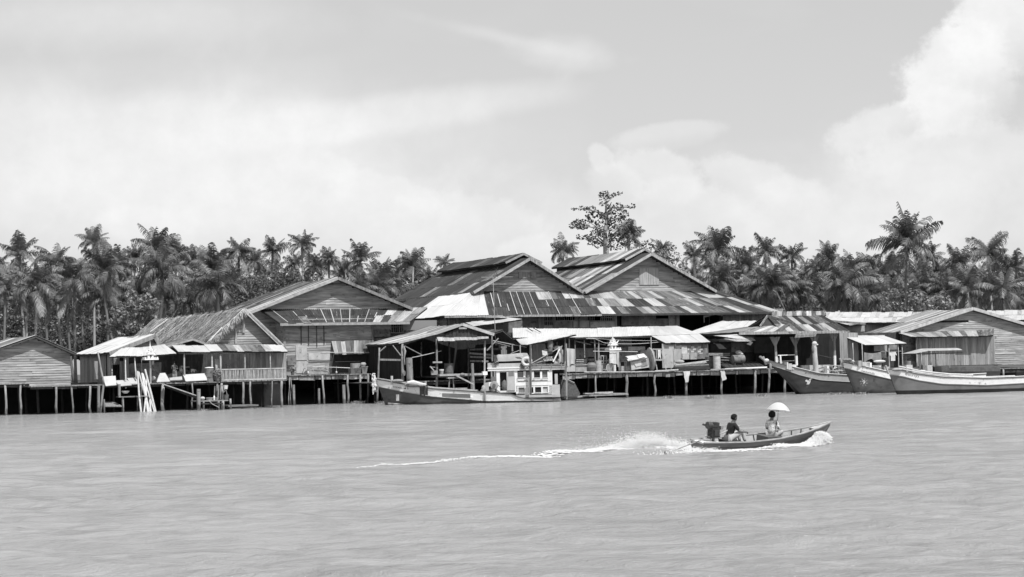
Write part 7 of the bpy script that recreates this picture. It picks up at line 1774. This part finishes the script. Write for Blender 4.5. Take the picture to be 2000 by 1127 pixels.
# engine and its long shaft
ex = TL_ * .885; ez = gl(.9) + .04
en = tL.mk('engine_block', MB().box((ex - .16, -.13, ez + .1), (ex + .16, .13, ez + .42)).box((ex - .1, -.2, ez + .16), (ex + .1, .2, ez + .34)), 'rubber')
tL.mk('air_filter', MB().lathe((ex + .2, 0, ez + .5), [(.12, -.1), (.13, -.08), (.13, .08), (.12, .1)], 14, (1, 0, .1)), 'metal_dark', parent=en); tL.mk('fuel_tank', MB().box((ex - .14, -.12, ez + .44), (ex + .12, .12, ez + .6)), 'rubber', parent=en)
tL.mk('radiator', MB().box((ex - .3, -.14, ez + .36), (ex - .2, .14, ez + .48)), 'cloth_grey', parent=en); tL.mk('exhaust_pipe', MB().tube([(ex, -.18, ez + .3), (ex + .1, -.24, ez + .45), (ex + .3, -.24, ez + .5)], .035, 8), 'metal_dark', parent=en)
for i in range(5): tL.mk('engine_fin', MB().box((ex - .18, -.15, ez + .14 + i * .05), (ex + .18, .15, ez + .16 + i * .05)), 'metal_dark', parent=en)
tL.mk('pivot_post', MB().tube([(ex, 0, ez - .2), (ex, 0, ez + .15)], .05, 8), 'metal_dark'); tL.mk('mount_frame', MB().bar((ex - .25, 0, ez + .1), (ex + .3, 0, ez + .08), .14, .05), 'metal_dark')
sh_ = tL.mk('propeller_shaft', MB().tube([(ex + .1, 0, ez + .12), (ex + 2.0, .0, -.03)], [.026, .016], 8), 'old_planks'); tL.mk('propeller', MB().poly([(ex + 2.0, -.1, -.06), (ex + 2.02, .1, -.06), (ex + 2.05, 0, .06)], .02, (1, 0, 0)), 'metal_dark', parent=sh_)
tL.mk('tiller', MB().tube([(ex - .1, .03, ez + .12), (ex - .75, -.1, ez + .3), (ex - 1.25, -.15, ez + .42)], .022, 7), 'pale_wood')
tL.mk('seat_box', MB().box((ex - .98, -.3, .05), (ex - .5, .3, gl(.8) + .0)), 'dark_wood'); tL.mk('luggage', MB().box((2.5, -.32, .1), (3.15, .3, .42)), 'drum_dark'); tL.mk('luggage', MB().ell((2.15, -.1, .3), (.28, .3, .2)), 'cloth_grey')
wL = Matrix.Translation(bow) @ Matrix.Rotation(hdg + PI, 4, 'Z') @ Matrix.Rotation(rad(-8), 4, 'X')
person('boat driver in dark shirt and pale trousers holding the tiller', wL @ Vector((ex - .72, .0, .28)), hdg + rad(-12), 'drive', 1.0, 'dark', 'canvas_pale', sleeves=.7)
wp = wL @ Vector((2.72, .02, .34))
person('passenger in white patterned blouse sitting under a white umbrella', wp, hdg + rad(20), 'sit', 1.0, 'floral' if 'floral' in MT else 'cloth_white', 'cloth_grey', big_hair=True, sleeves=.7)
hd_ = wp + Vector((math.cos(hdg), math.sin(hdg), 0)) * .16 + Vector((math.sin(hdg), -math.cos(hdg), 0)) * .1
tu = T('umbrella', 'open white umbrella held over the passenger', 'umbrella', hd_ + Z * .38, rel=True, world=True)
mb = MB(); n = 8
tipz, rimz, Ru = .86, .56, .43
for i in range(n):
    a0, a1 = 2 * PI * i / n, 2 * PI * (i + 1) / n
    def up_(a, r): 
        am = (a0 + a1) / 2; sag = (1 - abs((a - am) / (PI / n)) ** 2) * .05 * r ** 2
        return Vector((math.cos(a) * Ru * r * (1 - sag), math.sin(a) * Ru * r * (1 - sag), tipz - (tipz - rimz) * r ** 2.1 + sag * .3))
    base = len(mb.v)
    mb.add([up_(a0 + (a1 - a0) * x / 4, max(.001, y_ / 6)) for y_ in range(7) for x in range(5)], [(y_ * 5 + x, y_ * 5 + x + 1, (y_ + 1) * 5 + x + 1, (y_ + 1) * 5 + x) for y_ in range(6) for x in range(4)])
cn = tu.mk('canopy', mb, 'umbrella_cloth', smooth=False)
for i in range(n): a = 2 * PI * i / n; tu.mk('rib', MB().tube([(math.cos(a) * Ru * r, math.sin(a) * Ru * r, tipz - (tipz - rimz) * r ** 2.1 - .008) for r in (.05, .4, .7, 1.02)], .005, 4), 'metal_dark', parent=cn)
tu.mk('shaft', MB().tube([(0, 0, -.02), (0, 0, tipz + .07)], .01, 6), 'metal_dark'); tu.e.rotation_euler = (rad(-4), rad(6), 0)
# ------------------------------------------------------------------ palms, trees, undergrowth
def frond_mesh(e0, bend, seed, dry=False, n=32):
    rr = random.Random(seed)
    pts, ang = [Vector((0, 0, 0))], e0
    for i in range(10):
        ang = e0 - bend * ((i + 1) / 10) ** 1.3
        pts.append(pts[-1] + Vector((math.cos(ang), 0, math.sin(ang))) * .1)
    mb = MB()
    def P(s):
        i = min(9, int(s * 10)); f = s * 10 - i
        return pts[i].lerp(pts[i + 1], f), (pts[i + 1] - pts[i]).normalized()
    mb.tube([pts[0], pts[3], pts[6], pts[10]], [.014, .011, .008, .003], 4, cap=False)
    for side in (-1, 1):
        for i in range(n):
            s = .14 + .86 * (i + rr.random()) / n
            p, d = P(min(s, .995))
            ln = .31 * math.sin(PI * (.16 + .8 * s)) ** .7 * rr.uniform(.8, 1.1)
            dn = Vector((d.z, 0, -d.x)) * (1 if d.x >= 0 else -1)
            dirv = (Vector((0, side, 0)) * .8 + d * .55 + Vector((0, 0, -1)) * rr.uniform(.25, .7)).normalized()
            mid = p + dirv * ln * .55
            end = mid + (dirv + Vector((0, 0, -.7))).normalized() * ln * .5
            w = d * rr.uniform(.010, .015)
            mb.add([p - w, p + w, mid + w, mid - w, end], [(0, 1, 2, 3), (3, 2, 4)])
    return mesh_of(mb, 'frond', 'palm_dry' if dry else 'palm_leaf')
FR = [[frond_mesh(rad(88 - 9.5 * k_), rad(34 + 15 * k_), 10 * k_ + q_) for q_ in range(2)] for k_ in range(10)]
FRD = [frond_mesh(rad(-50), rad(35), 90, True), frond_mesh(rad(-62), rad(22), 91, True)]
NUT = mesh_of(MB().ell((0, 0, 0), (.13, .13, .16), 8, 6), 'coconut', 'leaf_dark', smooth=True)
rp_ = random.Random(77)
def palm(px, py, rpx, Y, lab, lean=0.0, nf=24, group='coconut palms behind the sheds', droop=0, wind=0.0):
    c = FY(px, py, Y); s = 4000 / Y; Lf = rpx / s * (1.26 if rpx < 36 else 1.4)
    base = Vector((c[0] + lean * 3, c[1] + rp_.uniform(-1, 1), 1.8))
    t = T('coconut_palm', lab, 'palm tree', base, group=group)
    h = c[2] - 1.8
    n = 7; pts = [base.lerp(c, i / n) + Vector((lean * -.9 * math.sin(PI * i / n), 0, 0)) for i in range(n + 1)]
    t.mk('trunk', MB().tube(pts, [.24, .19, .17, .16, .155, .15, .15, .19], 7), 'bark_pale' if rp_.random() < .4 else 'bark', smooth=True)
    g0 = rp_.uniform(0, 6.28); up_b = rp_.uniform(.95, 1.5); tilt = Matrix.Rotation(rp_.gauss(0, .16), 3, 'X') @ Matrix.Rotation(rp_.gauss(.1, .16), 3, 'Y'); gap = rp_.uniform(0, 6.28)
    for i in range(nf):
        f = (i + .5) / nf
        k_ = min(9, int((f ** up_b) * 9.6) + droop)
        k_ = max(0, min(9, k_))
        me = rp_.choice(FR[k_])
        if f > .93 and rp_.random() < .7: me = rp_.choice(FRD)
        ob = bpy.data.objects.new('frond', me); COL.objects.link(ob); ob.parent = t.e
        ob.location = c - base + Vector((0, 0, rp_.uniform(-.1, .1)))
        ob.rotation_euler = (tilt @ Matrix.Rotation(g0 + i * 2.39996 + rp_.gauss(0, .35), 3, 'Z') @ Matrix.Rotation(rp_.gauss(0, .14), 3, 'Y') @ Matrix.Rotation(rp_.gauss(0, .4), 3, 'X')).to_euler()
        q_ = Lf * rp_.uniform(.78, 1.15) * (.86 if f < .15 else 1)
        ob.scale = (q_, q_, q_)
    if rpx > 42:
        for i in range(6):
            a = i * 1.05; ob = bpy.data.objects.new('coconut', NUT); COL.objects.link(ob); ob.parent = t.e; ob.location = c - base + Vector((.3 * math.cos(a), .3 * math.sin(a), -.32 - .1 * (i % 2)))
    return t
NP = [ # named palms: px, py of the crown's heart, crown radius in px, distance
 (183, 474, 34, 255, 'tall palm cut by the left film edge, highest at far left', 0), (203, 532, 44, 235, 'broad drooping palm at far left above the bushy shrub', 1), (233, 520, 36, 285, 'middle sized palm second from the left group', 0),
 (262, 505, 24, 320, 'small distant palm left of the trunk with bare stem', 0), (303, 487, 40, 290, 'tall palm with twin crown over the bare stemmed palm', -.5), (318, 536, 54, 232, 'large palm with bare pale stem left of the thatch ridge', -.8),
 (343, 496, 34, 300, 'tall palm right of the large bare stemmed one', .3), (372, 512, 32, 310, 'shorter palm left of the bushy headed one', 0), (414, 528, 42, 240, 'bushy headed palm in front, half behind the thatch', .2),
 (425, 566, 50, 222, 'low palm with fronds sweeping over the broad shed eave', 0), (466, 494, 34, 300, 'palm standing left of the fan shaped palm', .2), (394, 545, 34, 270, 'low palm left of the bushy headed palm', 0),
 (532, 494, 32, 295, 'fan shaped palm above the broad shed roof', -.2), (497, 512, 24, 330, 'small palm between two taller ones over the broad shed', 0), (590, 480, 30, 285, 'tallest slender palm above the broad shed ridge', .3),
 (575, 520, 24, 330, 'small palm below the tallest slender palm', 0), (612, 520, 26, 310, 'palm just right of the slender tall palm', 0), (642, 508, 25, 300, 'small upright palm over the broad shed ridge', .1),
 (672, 530, 26, 330, 'low palm just right of the broad shed ridge', 0), (704, 514, 36, 270, 'full crowned palm right of the broad shed ridge', 0), (737, 536, 26, 300, 'small palm right of the full crowned one', 0),
 (757, 560, 32, 255, 'low palm near the dark roofed shed corner', 0), (783, 528, 27, 300, 'palm left of the last one before the dark shed', 0), (806, 522, 33, 275, 'last full palm before the dark roofed shed', .2), (832, 540, 22, 320, 'tiny palm touching the dark shed slope', 0),
 (868, 516, 20, 300, 'palm tip peeping over the dark shed monitor', 0), (1099, 492, 30, 262, 'palm peeping between the two ridge sheds', .2), (1228, 462, 34, 250, 'palm tangled in the right side of the tall sparse tree', 0),
 (1294, 488, 24, 280, 'palm growing through the bushy tree right of the tall tree', 0), (1355, 502, 28, 295, 'first palm right of the patched shed', 0), (1400, 492, 44, 255, 'tall full palm right of the patched shed', -.2),
 (1402, 548, 40, 240, 'lower palm in front of the tall full one', 0), (1453, 520, 34, 275, 'leaning palm right of the tall full one', .8), (1495, 494, 34, 290, 'tall palm of the middle right group', -.2),
 (1510, 560, 42, 235, 'low broad palm over the patched skirt end', 0), (1546, 504, 30, 300, 'small round headed palm standing free', .1), (1575, 540, 28, 315, 'low palm right of the round headed one', 0),
 (1616, 504, 32, 290, 'palm left of the gap above the pavilion', 0), (1600, 530, 28, 310, 'hidden palm left of the low drooping one', 0), (1648, 562, 54, 228, 'large drooping palm above the pavilion roof', .2),
 (1662, 524, 34, 285, 'palm behind the large drooping one', 0), (1699, 516, 32, 300, 'palm left of the tallest right palm', 0), (1770, 482, 58, 232, 'tallest palm at the far right with a huge full crown', -.4),
 (1735, 540, 40, 270, 'palm beneath the left side of the tallest right palm', 0), (1812, 505, 34, 290, 'palm at the right film edge behind the tallest', 0), (1800, 560, 42, 250, 'low palm under the tallest right palm', 0),
 (1550, 575, 34, 240, 'low palm behind the pavilion ridge left end', 0), (1470, 570, 36, 245, 'low palm with fanned leaves by the skirt end', 0)]
for px, py, r, Y, lab, lean in NP: palm(px, py, r, Y, lab, lean, nf=30 if r > 36 else 25)
for px in list(range(-60, 470, 37)) + list(range(1400, 2070, 37)) + [700, 735, 770]:
    r_ = rp_.uniform(34, 44)
    palm(px + rp_.uniform(-12, 12), rp_.uniform(566, 598) if px < 470 else rp_.uniform(560, 588), r_, rp_.uniform(238, 258), 'low palm crown in the middle of the grove, between taller trunks', rp_.uniform(-.4, .4), nf=22, group='low palms in the middle of the grove')
for px in list(range(-60, 860, 31)) + list(range(1330, 2070, 31)):
    py = rp_.uniform(522, 560) - (14 if 200 < px < 400 else 0) + (8 if px > 700 and px < 860 else 0)
    palm(px + rp_.uniform(-9, 9), py, rp_.uniform(24, 36), rp_.uniform(318, 345), 'palm crown in the crowded rear row of the grove', rp_.uniform(-.4, .4), nf=17, group='rear row of the palm grove')
for px, py, r, Y in ((40, 500, 38, 270), (110, 515, 40, 260), (-20, 530, 40, 250), (145, 545, 42, 240), (70, 560, 44, 230), (1870, 520, 38, 270), (1930, 500, 42, 255), (1985, 530, 40, 250), (1890, 570, 42, 235), (1960, 575, 44, 232)):
    palm(px, py, r, Y, 'coconut palm in the cluster past the %s end of the row' % ('left' if px < 900 else 'right'), rp_.uniform(-.4, .4), nf=22, group='palms past both ends of the row')
def leafcloud(blobs, n_per, size, seed, m, name):
    """many leaf faces spread through ellipsoid clumps; blobs: centre (frame), radii"""
    rs = np.random.RandomState(seed); V_, n0 = [], 0
    tot = sum(b[1][0] * b[1][2] for b in blobs)
    for c, r in blobs:
        n = max(12, int(n_per * r[0] * r[2]))
        d = rs.normal(size=(n, 3)); d /= np.linalg.norm(d, axis=1)[:, None]
        rad_ = rs.uniform(.45, 1.08, n) ** .5
        p = np.array(c) + d * np.array(r) * rad_[:, None]
        a = rs.normal(size=(n, 3)); a[:, 2] *= .6; a /= np.linalg.norm(a, axis=1)[:, None]
        b = np.cross(a, rs.normal(size=(n, 3))); b /= np.linalg.norm(b, axis=1)[:, None]
        s = size * rs.uniform(.6, 1.4, n)[:, None]
        V_.append(np.stack([p - b * s * .4, p + a * s * .55, p + b * s * .4, p - a * s * .55], 1).reshape(-1, 3))
    V_ = np.concatenate(V_); nq = len(V_) // 4
    mb = MB(); mb.v = [tuple(x) for x in V_]; mb.f = [(4 * i, 4 * i + 1, 4 * i + 2, 4 * i + 3) for i in range(nq)]
    return mb
def clumps(px0, px1, f_top, ybot, Y0, Y1, step, r, seed):
    rr = random.Random(seed); out = []
    px = px0
    while px < px1:
        top = f_top(px)
        y = ybot
        while y > top:
            Y = rr.uniform(Y0, Y1); q_ = r * rr.uniform(.7, 1.3)
            c = FY(px + rr.uniform(-step / 2, step / 2), max(y, top + q_ * 4000 / Y * .6), Y)
            if c[2] > .5: out.append((c, (q_, q_, q_ * .85)))
            y -= q_ * 4000 / Y * rr.uniform(.8, 1.3)
        px += step * rr.uniform(.7, 1.2)
    return out
ug = leafcloud(clumps(-80, 900, lambda x: 556 + 8 * math.sin(x * .07) - (18 if 440 < x < 620 else 0), 668, 262, 300, 22, 1.7, 5), 70, .34, 1, '', '')
t_ = T('undergrowth', 'dense leafy undergrowth below the palms on the left', 'undergrowth', (0, 90, 1.8), kind='stuff'); t_.mk('undergrowth', ug, 'leaf_dark', kind='stuff')
ug = leafcloud(clumps(-120, 900, lambda x: 560, 665, 305, 335, 30, 3.0, 15) + clumps(1300, 2120, lambda x: 552, 640, 305, 335, 30, 3.0, 16), 16, 1.3, 9, '', '')
t_ = T('far_thicket', 'dark thicket closing the view behind the palm trunks', 'thicket', (10, 140, 1.8), kind='stuff'); t_.mk('thicket', ug, 'leaf_dark', kind='stuff')
ug = leafcloud(clumps(1300, 2080, lambda x: 550 + 8 * math.sin(x * .05), 628, 262, 300, 22, 1.7, 6), 70, .34, 2, '', '')
t_ = T('undergrowth', 'dense leafy undergrowth below the palms on the right', 'undergrowth', (40, 90, 1.8), kind='stuff'); t_.mk('undergrowth', ug, 'leaf_dark', kind='stuff')
def bushy(lab, blobs, Y, seed, size, m='leaf', dens=40, trunkpx=None, name='broadleaf_tree', cat='tree'):
    """blobs (px, py, rpx)"""
    rr = random.Random(seed); s = 4000 / Y; bl_ = []
    for px, py, r in blobs:
        q_ = r / s; c = FY(px, py, Y + rr.uniform(-q_, q_) * 1.3); bl_.append((c, (q_, q_ * 1.1, q_ * .8)))
    c0 = FY(trunkpx or blobs[0][0], 640, Y); base = Vector((c0[0], c0[1], 1.7))
    t = T(name, lab, cat, base)
    hub = base + Z * max(1.5, (max(b[0][2] for b in bl_) - 1.7) * .45)
    t.mk('trunk', MB().tube([base, base.lerp(hub, .5) + Vector((.1, 0, 0)), hub], [.3, .24, .2], 8), 'bark')
    mb = MB()
    for c, r in bl_[::2]: mb.tube([hub, hub.lerp(c, .5) + Z * .3, c], [.13, .08, .03], 5)
    t.mk('limbs', mb, 'bark')
    t.mk('crown', leafcloud(bl_, dens, size, seed, '', ''), m, kind='stuff')
    return t
rr = random.Random(8)
def fill(px0, px1, y0f, y1, r0, r1, n, seed):
    r_ = random.Random(seed); o = []
    for i in range(n):
        px = r_.uniform(px0, px1); o.append((px, r_.uniform(y0f(px), y1), r_.uniform(r0, r1)))
    return o
bushy('bright leafed bushy tree at the left, behind the bright tin roofs', fill(218, 306, lambda x: 600 - 26 * math.sin((x - 205) / 105 * PI), 655, 9, 16, 34, 1), 205, 41, .3, 'leaf_light', 190, 262)
bushy('dark rounded tree behind the broad shed, left half', fill(446, 520, lambda x: 540 - 12 * math.sin((x - 440) / 80 * PI), 590, 10, 17, 30, 2), 235, 42, .26, 'leaf', 100, 480)
bushy('dark rounded tree behind the broad shed, under the slender palm', fill(520, 585, lambda x: 534 - 10 * math.sin((x - 515) / 70 * PI), 575, 10, 16, 26, 3), 238, 43, .26, 'leaf', 100, 550)
bushy('low pale shrub at the right edge, above the pale warehouse roof', fill(1722, 1860, lambda x: 580 - 12 * math.sin((x - 1700) / 130 * PI), 612, 9, 16, 34, 4), 222, 44, .28, 'leaf_light', 100, 1780)
bushy('bushy tree right of the tall sparse tree', [(1252, 478, 12), (1268, 474, 9), (1240, 490, 15), (1262, 492, 14), (1282, 486, 12), (1300, 492, 13), (1290, 505, 15), (1312, 484, 10), (1318, 500, 12), (1272, 508, 14), (1250, 505, 14), (1306, 512, 12), (1322, 512, 10), (1335, 520, 10), (1229, 500, 12)], 240, 45, .3, 'leaf', 80, 1285)
# banana-like clump in front of the grove
for i, px in enumerate((1452, 1478, 1500, 1526, 1552, 1582, 1690, 1668)):
    c = FY(px, 612, 215); base = Vector((c[0], c[1], 1.8)); t = T('banana_plant', 'broad leafed banana plant in the row above the pavilion roof', 'banana plant', base, group='banana plants behind the pavilion')
    zc = c[2] - 1; t.mk('stem', MB().tube([base, (c[0], c[1], zc)], [.16, .1], 7), 'leaf_light')
    for j in range(8):
        a = j * 2.4 + i; e = rp_.uniform(.5, 1.2); L_ = rp_.uniform(1.5, 2.3); o = Vector((c[0], c[1], zc)); ps_ = []
        for q_ in range(6): s_ = q_ / 5; ps_.append((o + Vector((math.cos(a), math.sin(a), 0)) * (L_ * s_ * math.cos(e)) + Z * (L_ * s_ * math.sin(e) - 1.2 * s_ ** 2.4), .26 * math.sin(PI * min(.97, s_ * .95 + .06)) ** .6))
        sd_ = Vector((-math.sin(a), math.cos(a), 0)); mb = MB().add([p + sd_ * w * k2 for p, w in ps_ for k2 in (-1, 1)], [(2 * q_, 2 * q_ + 1, 2 * q_ + 3, 2 * q_ + 2) for q_ in range(5)])
        t.mk('leaf', mb, 'leaf_light')
# the tall sparse tree
YT = 236; st_ = 4000 / YT
def tp_(x, y, dy=0): return FY(1040 + x / 6.667, 360 + y / 6.667, YT + dy)
cl = [(540, 318, 22), (635, 315, 32), (700, 322, 28), (770, 330, 50), (830, 385, 46), (900, 145, 26), (935, 135, 50), (950, 170, 30), (1010, 160, 22), (1070, 140, 24), (1140, 116, 28), (925, 225, 38), (900, 255, 28), (1000, 285, 34), (1110, 285, 48), (1150, 305, 34), (1240, 290, 14), (1293, 288, 34), (1060, 340, 50), (1185, 385, 52), (1140, 430, 50), (960, 415, 60), (895, 405, 40), (600, 520, 66), (520, 542, 36), (560, 510, 40), (650, 535, 50), (700, 545, 34), (670, 470, 18), (740, 480, 28), (770, 485, 18), (850, 505, 36), (960, 480, 52), (1050, 480, 46), (1200, 490, 60), (870, 590, 66), (820, 640, 50), (900, 640, 50), (610, 680, 30), (630, 705, 24), (740, 690, 50), (780, 740, 58), (860, 780, 50), (1080, 620, 60), (1180, 640, 70), (1000, 700, 58), (1100, 770, 80), (1210, 740, 66), (1000, 560, 46), (720, 410, 20), (735, 440, 16)]
rr = random.Random(3)
bs = [(tp_(x, y, rr.uniform(-2, 2)), (r / 6.667 / st_ * 1.45, r / 6.667 / st_ * 1.9, r / 6.667 / st_ * 1.05)) for x, y, r in cl]
base = tp_(960, 1000); base.z = 1.8
t = T('tall_sparse_tree', 'tall open branched tree rising above the patched roof shed', 'tree', base)
t.mk('trunk', MB().tube([base, tp_(955, 830), tp_(945, 650), tp_(962, 480), tp_(955, 330), tp_(962, 170)], [.45, .34, .26, .2, .12, .04], 8), 'bark_pale')
limbs = [((950, 700), (870, 560), (770, 560), (600, 525)), ((955, 600), (850, 560), (720, 480)), ((960, 430), (840, 360), (700, 318), (545, 318)), ((962, 380), (1040, 300), (1150, 300)), ((1150, 300), (1230, 295), (1293, 290)), ((960, 240), (1060, 150), (1140, 118)), ((958, 200), (920, 150), (890, 150)), ((960, 520), (1080, 450), (1190, 385)), ((1020, 860), (1010, 650), (965, 480)), ((940, 800), (850, 720), (740, 690)), ((940, 760), (860, 690), (850, 640)), ((1010, 700), (1110, 600), (1200, 500)), ((870, 760), (780, 740), (630, 690)), ((950, 640), (990, 560), (1060, 490)), ((960, 330), (1000, 290), (1030, 230))]
for l in limbs:
    pts = [tp_(x, y, rr.uniform(-.6, .6)) for x, y in l]; n = len(pts)
    t.mk('limb', MB().tube(pts, [.13 - .1 * i / (n - 1) for i in range(n)], 6), 'bark_pale')
t.mk('crown', leafcloud(bs, 190, .25, 46, '', ''), 'leaf_dark', kind='stuff')
# ------------------------------------------------------------------ house past the left end, fills the shore there
V9 = 3.5
t9 = T('end_house', 'low tin roofed house past the left end of the photographed row', 'house', F(60, 740, V9))
a9, l9, r9 = F(70, 655, V9), F(-60, 700, V9), F(150, 690, V9); d9 = Vector((0, 12, 0))
roof(t9, [l9 + d9, l9, a9, a9 + d9], 12, 2, picker('tin_worn', 2, 'tin_grey', 2, 'tin_bright', 1), seed=301); roof(t9, [r9, r9 + d9, a9 + d9, a9], 12, 2, picker('tin_worn', 2, 'tin_grey', 2), seed=302)
lapwall(t9, (l9[0] + .4, V9 + .6), (r9[0] - .4, V9 + .6), [(0, zA), (1, zA)], [(0, l9[2]), (.62, a9[2] - .2), (1, r9[2])], seed=303)
# ------------------------------------------------------------------ water hyacinth caught along the shore
def W0(px, py):
    d = ray(px, py); tt_ = -EYE / d.z; return CE + d * tt_
for i, (px, py, w, lab) in enumerate([(695, 789, 26, 'tuft of floating weeds below the store pier'), (746, 789, 16, 'weeds caught against the fishing boat stem'), (1308, 779, 14, 'small floating weeds before the middle pier'), (1386, 779, 18, 'floating weeds between two pier posts'), (1630, 771, 40, 'wide mat of weeds against the dark moored boat'), (1680, 771, 22, 'weeds under the number 9 boat stem'), (1486, 774, 18, 'floating weeds near the pavilion pier posts'), (398, 803, 16, 'weeds floating in front of the little jetty')]):
    c = W0(px, py); s_ = (c - CE).y / 4000; rr = random.Random(i); mb = MB(); mw = MB()
    for q_ in range(int(w * 4)):
        p = Vector((rr.gauss(0, .3) * w * s_, rr.gauss(0, .25), 0)); h = rr.uniform(.05, .3 if i < 4 else .22); a = rr.uniform(0, 6.28); l = Vector((math.cos(a) * .09, math.sin(a) * .09, rr.uniform(-.02, .05)))
        (mw if rr.random() < .12 else mb).add([p, p + Z * h * .6 + l * .3, p + Z * h + l, p + Z * h * .8 - l * .4], [(0, 1, 2, 3)])
    t = T('floating_weeds', lab, 'water weeds', c, world=True, rel=True, kind='stuff')
    t.mk('leaves', mb, 'leaf_light', kind='stuff')
    if mw.v: t.mk('dry_leaves', mw, 'cloth_white', kind='stuff')
# ------------------------------------------------------------------ wake, spray and bow wave
m = bpy.data.materials.new('foam'); m.use_nodes = True; k = NT(m.node_tree)
b = k.n('ShaderNodeBsdfPrincipled', {'Base Color': (.82, .82, .82, 1), 'Roughness': .8, 'Specular IOR Level': .2}); tl_ = k.n('ShaderNodeBsdfTranslucent', {'Color': (.8, .8, .8, 1)})
k.n('ShaderNodeOutputMaterial', {'Surface': k.n('ShaderNodeMixShader', {0: .4, 1: b.outputs[0], 2: tl_.outputs[0]}).outputs[0]}); MT['foam'] = m
rs = np.random.RandomState(12)
path = [W0(x, y) for x, y in ((690, 913), (760, 907.5), (820, 906), (880, 902.5), (950, 899), (1010, 899.5), (1055, 891), (1110, 886), (1160, 882), (1210, 879), (1250, 877.5), (1300, 875.5), (1345, 874.5))]
_c = {}
def WZ(x, y):
    q_ = (round(x * 6), round(y * 3))
    if q_ not in _c: _c[q_] = float(wave_z(np.array([x]), np.array([y]))[0])
    return _c[q_]
PV, PF = [], []
def tetra(p, s):
    n = len(PV)
    r = rs.uniform(-.4, .4, 3); p = (p[0], p[1], p[2] + WZ(p[0], p[1]))
    for d in ((1, 0, -.6), (-.5, .87, -.6), (-.5, -.87, -.6), (r[0], r[1], .9)): PV.append((p[0] + d[0] * s[0], p[1] + d[1] * s[1], p[2] + d[2] * s[2]))
    PF.extend([(n, n + 2, n + 1), (n, n + 1, n + 3), (n + 1, n + 2, n + 3), (n + 2, n, n + 3)])
seg = [(path[i + 1] - path[i]).length for i in range(len(path) - 1)]; tot = sum(seg)
def along(s):
    d = s * tot
    for i, l in enumerate(seg):
        if d <= l: return path[i].lerp(path[i + 1], d / l), (path[i + 1] - path[i]).normalized()
        d -= l
    return path[-1], (path[-1] - path[-2]).normalized()
for q_ in range(6500):
    s = rs.rand() ** .62; p, d = along(s)
    if s < .85 and math.sin(s * 90) + math.sin(s * 41 + 1) < rs.uniform(-1.9, 1.0): continue
    w = .07 + .24 * s; o = d.cross(Z) * rs.normal(0, w) + d * rs.normal(0, .15)
    z = abs(rs.normal(0, .008 + .04 * s ** 5)); sc = rs.uniform(.012, .045) * (.45 + .75 * s)
    tetra((p.x + o.x, p.y + o.y, .03 + z), (sc * 2.2, sc * 1.2, sc * .35))
mb = MB(); mb.v, mb.f = PV, PF
tw_ = T('boat_wake', 'long curving line of white foam trailing behind the motor boat', 'wake', path[6], world=True, rel=True, kind='stuff'); tw_.e.location = (0, 0, 0); tw_.mk('foam', mb, 'foam', kind='stuff')
PV, PF = [], []
for q_ in range(20000):      # rooster tail thrown up by the screw
    s = .70 + .3 * rs.beta(2.6, 1.5); p, d = along(min(1, s)); f = (s - .7) / .3
    hmax = .05 + .43 * math.exp(-((f - .64) / .17) ** 2) + .14 * math.exp(-((f - .9) / .2) ** 2)
    z = hmax * rs.beta(1.0, 2.3) * 1.5; o = d.cross(Z) * rs.normal(0, .16 + .25 * z) + d * rs.normal(0, .3) ; sc = rs.uniform(.005, .017) * (1.5 - .8 * min(1, z))
    tetra((p.x + o.x, p.y + o.y, .03 + z), (sc, sc, sc))
for q_ in range(1600):       # scattered drops
    p, d = along(min(1, .68 + .32 * rs.rand())); z = rs.uniform(.1, 1.0) * rs.rand(); o = d.cross(Z) * rs.normal(0, .5); sc = rs.uniform(.004, .012)
    tetra((p.x + o.x, p.y + o.y, z), (sc, sc, sc))
mb = MB(); mb.v, mb.f = PV, PF
tw_ = T('rooster_tail', 'burst of white spray thrown up behind the motor boat screw', 'spray', path[9], world=True, rel=True, kind='stuff'); tw_.e.location = (0, 0, 0); tw_.mk('spray', mb, 'foam', kind='stuff')
PV, PF = [], []
for q_ in range(12000):      # bow wave on both sides, boat-local
    near = rs.rand() < .8; side = 1 if near else -1
    x = .25 + (3.0 if near else 4.2) * rs.beta(1.3, 2.4); f = x / 3.0
    y = side * ((.08 + .5 * min(1, x / 1.6)) * .9 + abs(rs.normal(0, .10 + .22 * f)))
    hm = (.36 * math.exp(-((x - .75) / .6) ** 2) + .1) * (1 if near else .7); z = hm * rs.beta(1.1, 1.6) * math.exp(-max(0, abs(y) - .5) * 1.5)
    p = wL @ Vector((x, y, 0)); sc = rs.uniform(.01, .035)
    tetra((p.x, p.y, .02 + z), (sc * 1.4, sc, sc * .7))
for q_ in range(5000):       # foam streaks sliding aft along the near side
    x = 1.6 + 4.6 * rs.rand(); y = .62 + .05 * x + abs(rs.normal(0, .05 + .06 * x)); p = wL @ Vector((x, y, 0)); sc = rs.uniform(.01, .03)
    if math.sin(x * 5 + y * 9) > .1: tetra((p.x, p.y, .025 + abs(rs.normal(0, .015))), (sc * 2, sc, sc * .5))
for q_ in range(2500):       # wash boiling round the stern
    p = wL @ Vector((5.7 + rs.exponential(.5), rs.normal(.2, .3), 0)); sc = rs.uniform(.008, .022); tetra((p.x, p.y, .02 + abs(rs.normal(0, .05))), (sc * 1.4, sc, sc * .7))
mb = MB(); mb.v, mb.f = PV, PF
tw_ = T('bow_wave', 'white bow wave curling along the motor boat hull', 'wave', bow, world=True, rel=True, kind='stuff'); tw_.e.location = (0, 0, 0); tw_.mk('foam', mb, 'foam', kind='stuff')
